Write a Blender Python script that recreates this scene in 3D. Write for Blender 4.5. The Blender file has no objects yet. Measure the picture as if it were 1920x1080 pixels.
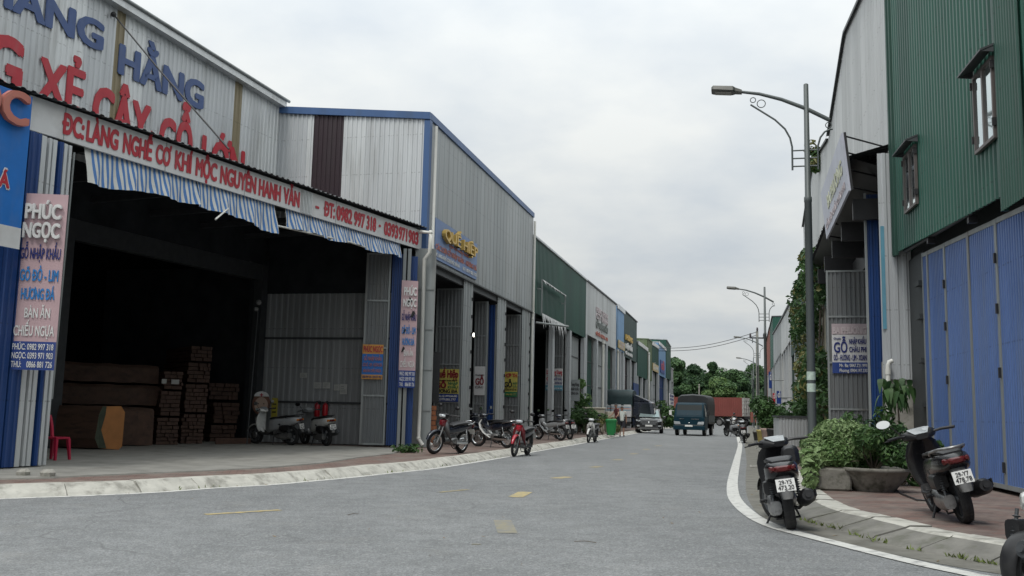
import bpy, bmesh, math, random
from mathutils import Vector as V, Matrix
random.seed(11)
SC = bpy.context.scene
COL = SC.collection
R = math.radians

# ---------------------------------------------------------------- camera
FPX, ROLL, PITCH, EYE = 1800.0, .022, math.atan(233.7 / 1800), 1.2
cF = V((0, math.cos(PITCH), math.sin(PITCH)))
_r, _u = V((1, 0, 0)), V((0, -math.sin(PITCH), math.cos(PITCH)))
cR = _r * math.cos(ROLL) + _u * math.sin(ROLL)
cU = -_r * math.sin(ROLL) + _u * math.cos(ROLL)
cam_d = bpy.data.cameras.new('camera')
cam_d.sensor_width = 36
cam_d.lens = 36 * FPX / 1920
cam_d.clip_start, cam_d.clip_end = .05, 6000
cam = bpy.data.objects.new('camera', cam_d)
COL.objects.link(cam)
cam.matrix_world = Matrix(((cR.x, cU.x, -cF.x, 0), (cR.y, cU.y, -cF.y, 0), (cR.z, cU.z, -cF.z, EYE), (0, 0, 0, 1)))
SC.camera = cam

# ---------------------------------------------------------------- sky, sun, exposure
SUN_EL, SUN_AZ = R(58), R(205)
world = bpy.data.worlds.new('World')
SC.world = world
world.use_nodes = True
nt = world.node_tree
nt.nodes.clear()
wo = nt.nodes.new('ShaderNodeOutputWorld')
bg = nt.nodes.new('ShaderNodeBackground')
bg.inputs['Strength'].default_value = .1
sky = nt.nodes.new('ShaderNodeTexSky')
sky.sky_type = 'NISHITA'
sky.sun_disc = False
sky.sun_elevation = SUN_EL
sky.sun_rotation = SUN_AZ
sky.air_density, sky.dust_density = 1.0, 2.0
tc = nt.nodes.new('ShaderNodeTexCoord')
sep = nt.nodes.new('ShaderNodeSeparateXYZ')
nt.links.new(tc.outputs['Generated'], sep.inputs[0])


def wmath(op, a, b=None):
    n = nt.nodes.new('ShaderNodeMath')
    n.operation = op
    for i, x in enumerate((a, b)):
        if x is None: continue
        if isinstance(x, (int, float)): n.inputs[i].default_value = x
        else: nt.links.new(x, n.inputs[i])
    return n.outputs[0]


zc = wmath('MAXIMUM', sep.outputs[2], 0.0)
den = wmath('ADD', zc, .22)
cx, cy = wmath('DIVIDE', sep.outputs[0], den), wmath('DIVIDE', sep.outputs[1], den)
comb = nt.nodes.new('ShaderNodeCombineXYZ')
nt.links.new(cx, comb.inputs[0])
nt.links.new(cy, comb.inputs[1])
n1 = nt.nodes.new('ShaderNodeTexNoise')
n1.inputs['Scale'].default_value = 1.5
n1.inputs['Detail'].default_value = 6
n1.inputs['Roughness'].default_value = .52
nt.links.new(comb.outputs[0], n1.inputs['Vector'])
ramp = nt.nodes.new('ShaderNodeValToRGB')
ramp.color_ramp.elements[0].position = .34
ramp.color_ramp.elements[0].color = (.75, .82, .885, 1)
ramp.color_ramp.elements[1].position = .58
ramp.color_ramp.elements[1].color = (1.0, 1.03, 1.02, 1)
nt.links.new(n1.outputs[0], ramp.inputs[0])
# an overcast dome is brighter towards the zenith
grad = wmath('ADD', wmath('MULTIPLY', wmath('POWER', zc, 1.3), 13.0), 5.65)
cl = nt.nodes.new('ShaderNodeVectorMath')
cl.operation = 'SCALE'
nt.links.new(ramp.outputs[0], cl.inputs[0])
nt.links.new(grad, cl.inputs['Scale'])
n2 = nt.nodes.new('ShaderNodeTexNoise')
n2.inputs['Scale'].default_value = 1.1
n2.inputs['Detail'].default_value = 5
nt.links.new(comb.outputs[0], n2.inputs['Vector'])
cov = nt.nodes.new('ShaderNodeMapRange')
cov.inputs[1].default_value, cov.inputs[2].default_value = .30, .42
cov.inputs[3].default_value, cov.inputs[4].default_value = .87, .99
nt.links.new(n2.outputs[0], cov.inputs[0])
mixw = nt.nodes.new('ShaderNodeMixRGB')
nt.links.new(cov.outputs[0], mixw.inputs[0])
nt.links.new(sky.outputs[0], mixw.inputs[1])
nt.links.new(cl.outputs[0], mixw.inputs[2])
nt.links.new(mixw.outputs[0], bg.inputs['Color'])
nt.links.new(bg.outputs[0], wo.inputs[0])
sun_d = bpy.data.lights.new('sun', 'SUN')
sun_d.energy = 1.5
sun_d.angle = R(14)
sun_d.color = (1, .965, .91)
sun = bpy.data.objects.new('sun', sun_d)
COL.objects.link(sun)
sd = V((math.sin(SUN_AZ) * math.cos(SUN_EL), math.cos(SUN_AZ) * math.cos(SUN_EL), math.sin(SUN_EL)))
sun.rotation_euler = (-sd).to_track_quat('-Z', 'Y').to_euler()
sun.location = (0, 0, 60)
SC.view_settings.view_transform = 'Standard'
SC.view_settings.look = 'None'
SC.view_settings.exposure = .1
SC.view_settings.gamma = 1


# ---------------------------------------------------------------- pixel (1920 wide) -> place in the street
def ray(x, y): return cF + cR * ((x - 960) / FPX) - cU * ((y - 540) / FPX)


def G(x, y, z=0.0):
    d = ray(x, y)
    return V((0, 0, EYE)) + d * ((z - EYE) / d.z)


def W(x, y, A, B):
    d = ray(x, y)
    nx, ny = -(B[1] - A[1]), B[0] - A[0]
    return V((0, 0, EYE)) + d * ((A[0] * nx + A[1] * ny) / (d.x * nx + d.y * ny))


def D(x, y, dist):
    d = ray(x, y)
    return V((0, 0, EYE)) + d * (dist / d.y)


# ---------------------------------------------------------------- materials
def _mat(name):
    m = bpy.data.materials.new(name)
    m.use_nodes = True
    return m, m.node_tree, m.node_tree.nodes['Principled BSDF']


def _noise(t, vec, scale, detail=5, rough=.55):
    n = t.nodes.new('ShaderNodeTexNoise')
    n.inputs['Scale'].default_value = scale
    n.inputs['Detail'].default_value = detail
    n.inputs['Roughness'].default_value = rough
    t.links.new(vec, n.inputs['Vector'])
    return n.outputs[0]


def _map(t, stretch=(1, 1, 1)):
    tc = t.nodes.new('ShaderNodeTexCoord')
    mp = t.nodes.new('ShaderNodeMapping')
    mp.inputs['Scale'].default_value = stretch
    t.links.new(tc.outputs['Object'], mp.inputs['Vector'])
    return mp.outputs[0]


def _ramp(t, fac, stops):
    r = t.nodes.new('ShaderNodeValToRGB')
    el = r.color_ramp.elements
    while len(el) < len(stops): el.new(.5)
    for e, (p, c) in zip(el, stops):
        e.position = p
        e.color = tuple(c) + (1,) if len(c) == 3 else c
    t.links.new(fac, r.inputs[0])
    return r.outputs[0]


def _mix(t, fac, a, b, mode='MIX'):
    m = t.nodes.new('ShaderNodeMixRGB')
    m.blend_type = mode
    for i, x in enumerate((fac, a, b)):
        if isinstance(x, (int, float)): m.inputs[i].default_value = x
        elif isinstance(x, tuple): m.inputs[i].default_value = x + (1,)
        else: t.links.new(x, m.inputs[i])
    return m.outputs[0]


def _bump(t, h, b, strength=.3, dist=.02):
    n = t.nodes.new('ShaderNodeBump')
    n.inputs['Strength'].default_value = strength
    n.inputs['Distance'].default_value = dist
    t.links.new(h, n.inputs['Height'])
    t.links.new(n.outputs[0], b.inputs['Normal'])


def M(name, c, rough=.6, metal=0.0, var=.12, sc=4, stretch=(1, 1, 1), bump=0, bsc=40, dirt=None, damt=.5, dsc=2, dst=None, dlo=.52, dhi=.7, spec=.5, coat=0):
    m, t, b = _mat(name)
    v = _map(t, stretch)
    n = _noise(t, v, sc, 6)
    lo = tuple(max(0, x * (1 - var)) for x in c)
    hi = tuple(x * (1 + var) for x in c)
    col = _ramp(t, n, [(.3, lo), (.7, hi)])
    if dirt:
        v2 = _map(t, dst or stretch)
        n2 = _noise(t, v2, dsc, 8, .62)
        f = _ramp(t, n2, [(dlo, (0, 0, 0)), (dhi, (damt, damt, damt))])
        col = _mix(t, f, col, tuple(dirt))
    t.links.new(col, b.inputs['Base Color'])
    b.inputs['Roughness'].default_value = rough
    b.inputs['Metallic'].default_value = metal
    b.inputs['Specular IOR Level'].default_value = spec
    if coat:
        b.inputs['Coat Weight'].default_value = coat
        b.inputs['Coat Roughness'].default_value = .08
    if bump:
        _bump(t, _noise(t, _map(t), bsc, 4), b, bump, .01)
    return m


ST = (1, 1, .06)


def sheet(name, c, rough=.42, metal=.25, dirt=(.16, .15, .13), damt=.42, var=.09):
    """profiled sheeting: streaky weathering, rust runs and rows of screws along the rails"""
    m = M(name, c, rough, metal, var, 3.2, ST, dirt=dirt, damt=damt, dsc=1.6, dst=(1, 1, .16), dlo=.5, dhi=.75)
    t = m.node_tree
    b = t.nodes['Principled BSDF']
    col = b.inputs['Base Color'].links[0].from_socket
    v = _map(t)
    sp_ = t.nodes.new('ShaderNodeSeparateXYZ')
    t.links.new(v, sp_.inputs[0])

    def mt(op, x, y):
        n = t.nodes.new('ShaderNodeMath')
        n.operation = op
        for i, q in enumerate((x, y)):
            if isinstance(q, (int, float)): n.inputs[i].default_value = q
            else: t.links.new(q, n.inputs[i])
        return n.outputs[0]
    fr_ = mt('FRACT', mt('MULTIPLY', sp_.outputs[2], .83), 0)
    row = mt('LESS_THAN', fr_, .022)
    dots = mt('GREATER_THAN', _noise(t, _map(t, (1, 1, .02)), 22, 1), .53)
    col = _mix(t, mt('MULTIPLY', mt('MULTIPLY', row, dots), .5), col, tuple(x * .35 for x in c))
    run = _ramp(t, _noise(t, _map(t, (1, 1, .035)), 7, 4, .6), [(.62, (0, 0, 0)), (.78, (.34, .34, .34))])
    col = _mix(t, run, col, (c[0] * .5 + .05, c[1] * .5 + .035, c[2] * .5 + .02))
    t.links.new(col, b.inputs['Base Color'])
    return m


SILV = [sheet('galvanised_%s' % n, c) for n, c in (('plain', (.56, .58, .59)), ('dull', (.49, .51, .525)), ('light', (.62, .64, .645)))]
GREY = [sheet('grey_sheet_%s' % n, c, .5, .1) for n, c in (('plain', (.33, .35, .355)), ('dull', (.29, .31, .315)), ('light', (.365, .385, .39)))]
LITE = [sheet('pale_sheet_%s' % n, c, .5, .1, damt=.28) for n, c in (('plain', (.50, .515, .515)), ('dull', (.45, .465, .465)), ('light', (.54, .555, .555)))]
GRN = [sheet('green_sheet_%s' % n, c, .45, .05, (.03, .05, .045), .4) for n, c in (('plain', (.014, .078, .056)), ('dull', (.012, .066, .048)), ('light', (.018, .09, .064)))]
DGRN = [sheet('dark_green_sheet_%s' % n, c, .5, .05, (.03, .04, .04), .4) for n, c in (('plain', (.02, .075, .055)), ('dull', (.017, .063, .048)))]
GGRN = [sheet('grey_green_sheet_%s' % n, c, .5, .05, (.03, .04, .04), .4) for n, c in (('plain', (.045, .075, .068)), ('dull', (.038, .065, .06)))]
OLIV = [sheet('olive_sheet', (.10, .14, .07), .5, .05)]
LBLU = [sheet('pale_blue_sheet', (.17, .30, .48), .5, .05)]
BLUE = [sheet('blue_sheet_%s' % n, c, .45, .05, (.13, .16, .22), .6) for n, c in (('plain', (.078, .145, .34)), ('dull', (.066, .128, .31)), ('light', (.092, .165, .375)))]
DOORG = [sheet('shaded_door_grey_%s' % n, c, .5, .1) for n, c in (('plain', (.19, .20, .205)), ('dull', (.16, .17, .175)))]  # grey sheet darkened: the leaves' shadow is put into the base colour
BLUD = [sheet('deep_blue_sheet', (.010, .045, .17), .45, .05, (.02, .04, .09), .3)]
BROWN = [sheet('maroon_sheet', (.030, .016, .022), .5, .05, (.05, .045, .045), .3)]
YELS = [sheet('skylight_sheet', (.24, .20, .12), .5, 0, (.10, .09, .06), .4)]
BEIG = [sheet('beige_sheet', (.50, .46, .36), .5, .05)]
REDB = [sheet('rusty_red_sheet', (.22, .07, .05), .6, .05)]
PLNT = M('planter_concrete', (.20, .19, .165), .9, 0, .25, 6, bump=.4, bsc=30, dirt=(.055, .055, .04), damt=.85, dsc=5, dlo=.46, dhi=.62)
STEEL = M('grey_steel', (.27, .29, .29), .5, .3, .12, 6, ST, dirt=(.12, .08, .05), damt=.4)
DSTEEL = M('dark_steel', (.07, .075, .08), .5, .3, .15, 6)
BTRIM = M('blue_trim', (.05, .11, .25), .45, .05, .1, 3, ST, dirt=(.05, .08, .12), damt=.4)
WPIPE = M('white_pvc', (.62, .62, .58), .4, 0, .06, 3, (1, 1, .3), dirt=(.3, .28, .22), damt=.5)
INNER = M('shade_toned_interior', (.028, .031, .035), .9, 0, .3, 2, spec=.1)  # the halls' deep shade is put into this near-black colour
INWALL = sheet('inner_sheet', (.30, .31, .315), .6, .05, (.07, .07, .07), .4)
CONC = M('concrete', (.22, .215, .195), .85, 0, .18, 2.5, bump=.25, bsc=30, dirt=(.09, .085, .075), damt=.6, dsc=1.3)
CONCL = M('cast_concrete', (.30, .29, .26), .85, 0, .2, 5, bump=.3, bsc=40, dirt=(.08, .08, .06), damt=.7, dsc=4)
WHITEB = M('white_board', (.62, .62, .62), .45, 0, .05, 2, dirt=(.35, .34, .32), damt=.4, dsc=1.2)
BLACK = M('matt_black', (.018, .018, .02), .5, 0, .2, 8)
RUBBER = M('rubber', (.015, .015, .016), .85, 0, .25, 20, dirt=(.07, .066, .06), damt=.3, dsc=9)
PLAST = M('black_plastic', (.014, .014, .0155), .42, 0, .2, 6, dirt=(.06, .058, .053), damt=.22, dsc=6, spec=.35)
GLOSSK = M('black_paint', (.010, .010, .012), .25, 0, .1, 5, dirt=(.06, .058, .052), damt=.18, dsc=7, spec=.4, coat=.3)
VINYL = M('black_vinyl', (.016, .016, .018), .45, 0, .2, 9, bump=.2, bsc=120)
CHROME = M('chrome', (.62, .63, .64), .18, 1.0, .06, 6)
ALU = M('cast_aluminium', (.30, .30, .30), .4, .8, .2, 12, dirt=(.07, .065, .06), damt=.6, dsc=10)
GUARD = M('worn_mudguard', (.075, .075, .076), .6, 0, .3, 5, dirt=(.15, .145, .13), damt=.5, dsc=8)
GLASSD = M('dark_glass', (.02, .025, .03), .06, 0, .1, 3, spec=.8)
LENS = M('headlight_lens', (.55, .58, .6), .1, .3, .1, 9)
REDL = M('red_lens', (.09, .008, .008), .15, 0, .1, 9)
AMBL = M('amber_lens', (.55, .18, .02), .2, 0, .1, 9)
PLATEW = M('plate_white', (.72, .72, .70), .4, 0, .05, 9, dirt=(.4, .37, .3), damt=.3, dsc=14)
MIRR = M('mirror_glass', (.9, .9, .9), .03, 1.0, .01, 1)


def flat(name, c, rough=.5): return M(name, c, rough, 0, .1, 3, dirt=tuple(x * .7 + .07 for x in c), damt=.4, dsc=5, dst=(1, 1, .3), dlo=.48, dhi=.7)


T_RED = flat('letter_red', (.42, .02, .035))
T_BLUE = flat('letter_blue', (.045, .085, .22))
T_NAVY = flat('letter_navy', (.012, .022, .16))
T_CYAN = flat('letter_cyan', (.02, .20, .52))
T_WHITE = flat('letter_white', (.68, .68, .67))
T_PALE = flat('letter_pale', (.55, .48, .49))
T_BLACK = flat('letter_black', (.012, .012, .015))
T_GOLD = M('letter_gold', (.62, .42, .11), .4, .2, .06, 3)
T_GREEN = flat('letter_green', (.015, .16, .07))
T_DRED = flat('letter_dark_red', (.20, .012, .02))
T_GREY = flat('letter_grey', (.17, .19, .18))
T_BUFF = flat('letter_buff', (.48, .38, .18))
T_SAL = flat('letter_salmon', (.46, .16, .12))
B_PINK = M('pink_board', (.50, .35, .37), .45, 0, .05, 2, dirt=(.36, .25, .26), damt=.4)
B_NAVY = flat('navy_board', (.012, .045, .22))
B_BLUE = flat('blue_board', (.008, .14, .47))
B_YEL = flat('yellow_board', (.52, .45, .10))
B_ORG = flat('orange_board', (.62, .30, .06))
B_GREY = flat('grey_board', (.44, .44, .44))
B_SKY = M('sky_blue_board', (.15, .23, .42), .5, 0, .08, 2)
B_PALE = M('bleached_banner', (.52, .54, .62), .5, 0, .14, 1.2)
B_TEAL = flat('teal_board', (.10, .28, .38))
PAPER = flat('paper', (.5, .5, .48))


# ---------------------------------------------------------------- mesh building
ORG = {}


class MB:
    def __init__(s):
        s.v, s.f, s.mi, s.sm = [], [], [], []

    def add(s, vs, fs, mi=0, smooth=False):
        o = len(s.v)
        s.v.extend(V(p) for p in vs)
        for f in fs:
            s.f.append(tuple(i + o for i in f))
            s.mi.append(mi)
            s.sm.append(smooth)
        return s

    def quad(s, a, b, c, d, mi=0): return s.add([a, b, c, d], [(0, 1, 2, 3)], mi)

    def obox(s, o, a, b, c, mi=0):
        """box from corner o along the three edge vectors"""
        o, a, b, c = V(o), V(a), V(b), V(c)
        p = [o, o + a, o + a + b, o + b, o + c, o + a + c, o + a + b + c, o + b + c]
        return s.add(p, [(0, 3, 2, 1), (4, 5, 6, 7), (0, 1, 5, 4), (1, 2, 6, 5), (2, 3, 7, 6), (3, 0, 4, 7)], mi)

    def box(s, c, size, rz=0, mi=0, bev=0):
        c = V(c)
        x, y, z = (V((math.cos(rz), math.sin(rz), 0)), V((-math.sin(rz), math.cos(rz), 0)), V((0, 0, 1)))
        a, b, d = x * size[0], y * size[1], z * size[2]
        if not bev: return s.obox(c - (a + b + d) / 2, a, b, d, mi)
        rings = []
        for zz, ins in ((-.5, bev), (-.5 + bev / size[2], 0), (.5 - bev / size[2], 0), (.5, bev)):
            ring = []
            hx, hy = size[0] / 2 - ins, size[1] / 2 - ins
            for px, py in ((hx - bev, hy), (-hx + bev, hy), (-hx, hy - bev), (-hx, -hy + bev), (-hx + bev, -hy), (hx - bev, -hy), (hx, -hy + bev), (hx, hy - bev)):
                ring.append(c + x * px + y * py + z * size[2] * zz)
            rings.append(ring)
        return s.loft(rings, mi, False)

    def loft(s, rings, mi=0, smooth=True, cap=True, closed=True):
        n = len(rings[0])
        vs = [p for r in rings for p in r]
        fs = []
        for i in range(len(rings) - 1):
            for j in range(n if closed else n - 1):
                k = (j + 1) % n
                fs.append((i * n + j, i * n + k, (i + 1) * n + k, (i + 1) * n + j))
        s.add(vs, fs, mi, smooth)
        if cap and closed:
            s.add(rings[0], [tuple(range(n - 1, -1, -1))], mi)
            s.add(rings[-1], [tuple(range(n))], mi)
        return s

    def tube(s, pts, r, n=8, mi=0, cap=True):
        pts = [V(p) for p in pts]
        rs = r if isinstance(r, (list, tuple)) else [r] * len(pts)
        rings, ref = [], None
        for i, p in enumerate(pts):
            t = (pts[min(i + 1, len(pts) - 1)] - pts[max(i - 1, 0)]).normalized()
            if ref is None: ref = V((0, 0, 1)) if abs(t.z) < .9 else V((1, 0, 0))
            a = (ref - t * ref.dot(t)).normalized()
            ref = a
            b = t.cross(a)
            rings.append([p + (a * math.cos(q * 2 * math.pi / n) + b * math.sin(q * 2 * math.pi / n)) * rs[i] for q in range(n)])
        return s.loft(rings, mi, True, cap)

    def lathe(s, prof, c, axis=(0, 0, 1), n=16, mi=0, cap=True):
        """prof: (radius, along) pairs"""
        ax = V(axis).normalized()
        a = (V((1, 0, 0)) if abs(ax.x) < .9 else V((0, 1, 0)))
        a = (a - ax * a.dot(ax)).normalized()
        b = ax.cross(a)
        rings = [[V(c) + ax * h + (a * math.cos(q * 2 * math.pi / n) + b * math.sin(q * 2 * math.pi / n)) * max(r, .0005) for q in range(n)] for r, h in prof]
        return s.loft(rings, mi, True, cap)

    def ball(s, c, r, n=12, mi=0, m=8):
        r = r if isinstance(r, (list, tuple)) else (r, r, r)
        rings = []
        for i in range(m + 1):
            t = math.pi * (i / m)
            rr = max(math.sin(t), .01)
            rings.append([V(c) + V((r[0] * rr * math.cos(q * 2 * math.pi / n), r[1] * rr * math.sin(q * 2 * math.pi / n), -r[2] * math.cos(t))) for q in range(n)])
        return s.loft(rings, mi, True, True)

    def prism(s, pts, ext, mi=0):
        pts = [V(p) for p in pts]
        n = len(pts)
        e = V(ext)
        s.add(pts + [p + e for p in pts], [tuple(range(n - 1, -1, -1)), tuple(range(n, 2 * n))] + [(i, (i + 1) % n, (i + 1) % n + n, i + n) for i in range(n)], mi)
        return s

    def build(s, name, mats, parent=None, base=None):
        me = bpy.data.meshes.new(name)
        if parent is not None: org = ORG[parent]
        elif base is not None: org = V(base)
        else:
            xs, ys, zs = [p.x for p in s.v], [p.y for p in s.v], [p.z for p in s.v]
            org = V(((min(xs) + max(xs)) / 2, (min(ys) + max(ys)) / 2, min(zs)))
        me.from_pydata([p - org for p in s.v], [], s.f)
        for m in (mats if isinstance(mats, (list, tuple)) else [mats]): me.materials.append(m)
        me.polygons.foreach_set('material_index', s.mi)
        me.polygons.foreach_set('use_smooth', s.sm)
        me.update()
        o = bpy.data.objects.new(name, me)
        COL.objects.link(o)
        ORG[o] = org
        if parent is not None: o.parent = parent
        else: o.location = org
        return o


def tag(o, label, cat, group=None, kind=None):
    o['label'], o['category'] = label, cat
    if group: o['group'] = group
    if kind: o['kind'] = kind
    return o


def thing(name, label, cat, loc=(0, 0, 0), group=None):
    o = bpy.data.objects.new(name, None)
    COL.objects.link(o)
    o.location = loc
    o.empty_display_size = .2
    ORG[o] = V(loc)
    return tag(o, label, cat, group)


def struct(o):
    o['kind'] = 'structure'
    return o


def place(root, loc, rz, lean=0, pitch=0):
    root.location = loc
    root.rotation_euler = (lean, pitch, rz)


TS = bpy.data.scenes.new('scratch')


def _eval(o):
    TS.collection.objects.link(o)
    vl = TS.view_layers[0]
    vl.update()
    me = bpy.data.meshes.new_from_object(o.evaluated_get(vl.depsgraph))
    vs = [v.co.copy() for v in me.vertices]
    fs = [tuple(p.vertices) for p in me.polygons]
    bpy.data.objects.remove(o)
    bpy.data.meshes.remove(me)
    return vs, fs


_tc = {}


def glyphs(txt, res=3):
    """built-in font outline of a text, upright, as (vertices, faces)"""
    key = (txt, res)
    if key not in _tc:
        c = bpy.data.curves.new('t', 'FONT')
        c.body = txt
        c.extrude = .02
        c.resolution_u = res
        _tc[key] = _eval(bpy.data.objects.new('t', c))
        bpy.data.curves.remove(c)
    return _tc[key]


PLAIN = {'Đ': 'D', 'Ơ': 'O', 'Ư': 'U', 'Ớ': 'Ó', 'Ờ': 'Ò', 'Ở': 'Ỏ', 'Ợ': 'Ọ', 'Ừ': 'Ù', 'Ự': 'Ụ', 'ơ': 'o', 'ư': 'u'}
_cap = glyphs('H')[0]
CAP0, CAP1 = min(p.y for p in _cap), max(p.y for p in _cap)


def textmesh(txt, bold=.014, ext=.02, res=3, shear=0):
    """letters thickened by shifted copies; crossbars and horns of Vietnamese letters are added as strokes"""
    plain = ''.join(PLAIN.get(ch, ch) for ch in txt)
    vs, fs = glyphs(plain, res)
    vs, fs = [p.copy() for p in vs], list(fs)
    H = CAP1 - CAP0

    def block(pts):
        o = len(vs)
        n = len(pts)
        vs.extend([V((x, y, -.0195)) for x, y in pts] + [V((x, y, .0205)) for x, y in pts])
        fs.append(tuple(range(o + n - 1, o - 1, -1)))
        fs.append(tuple(range(o + n, o + 2 * n)))
        fs.extend([(o + i, o + (i + 1) % n, o + (i + 1) % n + n, o + i + n) for i in range(n)])
    for i, ch in enumerate(txt):
        if ch not in PLAIN: continue
        pre = plain[:i + 1].replace(' ', '\u00a0')
        r = max(p.x for p in glyphs(pre, res)[0])
        g = glyphs(PLAIN[ch], res)[0]
        w = max(p.x for p in g) - min(p.x for p in g)
        if ch == 'Đ':
            block([(r - w - .09, CAP0 + H * .45), (r - w * .48, CAP0 + H * .45), (r - w * .48, CAP0 + H * .57), (r - w - .09, CAP0 + H * .57)])
        else:
            h = H if ch.isupper() else H * .72
            block([(r - .10, CAP0 + h * .86), (r + .01, CAP0 + h * .90), (r + .09, CAP0 + h * 1.14), (r - .0, CAP0 + h * 1.14), (r - .03, CAP0 + h * 1.0)])
    if bold:
        b0, f0 = list(vs), list(fs)
        for k, (dx, dy) in enumerate(((-1, 0), (1, 0), (-.6, .6), (.6, -.6), (.6, .6), (-.6, -.6))):
            o = len(vs)
            vs.extend([p + V((dx * bold, dy * bold, .0012 * (k + 1))) for p in b0])
            fs.extend([tuple(q + o for q in f) for f in f0])
    return vs, fs


def put_text(mb, txt, O, ex, ez, u0, u1, v0, v1, mi=0, th=.012, bold=.014, res=3, shear=0, nrm=None):
    """letters standing on the plane (O, ex, ez): u0..u1 wide, baseline v0, capital height up to v1"""
    vs, fs = textmesh(txt, bold, .02, res, shear)
    x0, x1 = min(p.x for p in vs), max(p.x for p in vs)
    nrm = nrm or ex.cross(ez).normalized()
    sx, sy = (u1 - u0) / (x1 - x0), (v1 - v0) / (CAP1 - CAP0)
    mb.add([O + ex * (u0 + (p.x - x0) * sx) + ez * (v0 + (p.y - CAP0) * sy) + nrm * (.003 + th * (p.z / .04 + .5)) for p in vs], fs, mi)


class Board:
    """a flat sign: origin bottom-left as read, width along ex, height along ez"""

    def __init__(s, name, label, cat, O, ex, w, h, mat, th=.03, group=None, ez=V((0, 0, 1)), frame=None):
        s.O, s.ex, s.ez = V(O), V(ex).normalized(), V(ez).normalized()
        s.w, s.h = w, h
        s.n = s.ex.cross(s.ez).normalized()
        s.root = thing(name, label, cat, s.O + s.ex * w / 2 - s.n * th / 2, group)
        MB().obox(s.O - s.n * th, s.ex * w, s.n * th, s.ez * h).build('board', mat, s.root)
        if frame:
            f = MB()
            t = .03
            for a, b, c, d in ((-t, -t, w + t, 0), (-t, h, w + t, h + t), (-t, 0, 0, h), (w, 0, w + t, h)):
                f.obox(s.O + s.ex * a + s.ez * b - s.n * th * 1.1, s.ex * (c - a), s.n * th * 1.3, s.ez * (d - b))
            f.build('frame', frame, s.root)

    def band(s, v0, v1, mat, u0=0, u1=1, name='colour_band'):
        MB().obox(s.O + s.ex * u0 * s.w + s.ez * v0 * s.h, s.ex * (u1 - u0) * s.w, s.n * .004, s.ez * (v1 - v0) * s.h).build(name, mat, s.root)

    def text(s, lines, mat, name='lettering', th=.01, lift=.004, bold=.014, res=3, shear=0):
        """lines: (text, u0, u1, v0, v1) as fractions of the board"""
        mb = MB()
        for (t, u0, u1, v0, v1) in lines:
            put_text(mb, t, s.O + s.n * lift, s.ex, s.ez, u0 * s.w, u1 * s.w, v0 * s.h, v1 * s.h, 0, th, bold, res, shear)
        return mb.build(name, mat, s.root)


def corr(mb, P0, u, n, s0, s1, zb, zt, per=.2, dep=.03, nm=1, panel=1.0, base=0, prof=((0, 0), (.42, 0), (.54, 1), (.88, 1))):
    """profiled sheet wall from s0 to s1 along u; zb, zt numbers or functions of s"""
    fb = zb if callable(zb) else (lambda s: zb)
    ft = zt if callable(zt) else (lambda s: zt)
    P0, u, n = V((P0[0], P0[1], 0)), V(u), V(n)
    ss = []
    k = 0
    while s0 + k * per < s1:
        for a, d in prof:
            s = s0 + (k + a) * per
            if s < s1: ss.append((s, d * dep))
        k += 1
    ss.append((s1, 0))
    vs, o = [], len(mb.v)
    for s, d in ss:
        p = P0 + u * s + n * d
        vs += [(p.x, p.y, fb(s)), (p.x, p.y, ft(s))]
    mb.v.extend(V(p) for p in vs)
    cur, pi = 0, -1
    for i in range(len(ss) - 1):
        q = int(ss[i][0] / panel)
        if q != pi: pi, cur = q, random.randrange(nm)
        a = o + 2 * i
        mb.f.append((a, a + 2, a + 3, a + 1))
        mb.mi.append(base + cur)
        mb.sm.append(False)


def leaves(blobs, n, size, mi_n=2, flat=0.0, rnd=random, aspect=1.7, shell=.55, fold=True):
    """leaf-sized folded faces scattered through ellipsoid blobs [(centre, (rx,ry,rz))]"""
    mb = MB()
    tot = sum(r[0] * r[1] * r[2] for c, r in blobs) ** 1.0
    for c, r in blobs:
        k = max(8, int(n * r[0] * r[1] * r[2] / tot))
        bm = rnd.randrange(mi_n)
        for _ in range(k):
            while 1:
                d = V((rnd.uniform(-1, 1), rnd.uniform(-1, 1), rnd.uniform(-1, 1)))
                if .05 < d.length < 1: break
            d = d.normalized() * (d.length ** shell)
            p = V(c) + V((d.x * r[0], d.y * r[1], d.z * r[2]))
            nn = (d + V((rnd.gauss(0, .5), rnd.gauss(0, .5), rnd.gauss(0, .5) + .5))).normalized()
            t = nn.cross(V((rnd.uniform(-1, 1), rnd.uniform(-1, 1), rnd.uniform(-1, 1)))).normalized()
            b = nn.cross(t)
            s = size * rnd.uniform(.6, 1.35)
            mi = bm if rnd.random() < .75 else rnd.randrange(mi_n)
            dz = nn * s * .16
            mb.add([p - t * s * aspect * .5, p + b * s * .42 + dz, p + t * s * aspect * .5 - nn * s * .15, p - b * s * .42 + dz], [(0, 1, 2), (0, 2, 3)], mi)
    return mb


def leafmat(name, c, rough=.5):
    m, t, b = _mat(name)
    v = _map(t)
    col = _ramp(t, _noise(t, v, 1.3, 3), [(.3, tuple(x * .7 for x in c)), (.7, tuple(x * 1.3 for x in c))])
    col = _mix(t, _noise(t, v, 9, 2), col, tuple(min(1, x * 1.5 + .006) for x in c))
    t.links.new(col, b.inputs['Base Color'])
    b.inputs['Roughness'].default_value = rough
    b.inputs['Specular IOR Level'].default_value = .3
    tr = t.nodes.new('ShaderNodeBsdfTranslucent')
    t.links.new(col, tr.inputs[0])
    mx = t.nodes.new('ShaderNodeMixShader')
    mx.inputs[0].default_value = .22
    t.links.new(b.outputs[0], mx.inputs[1])
    t.links.new(tr.outputs[0], mx.inputs[2])
    t.links.new(mx.outputs[0], t.nodes['Material Output'].inputs[0])
    return m


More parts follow.
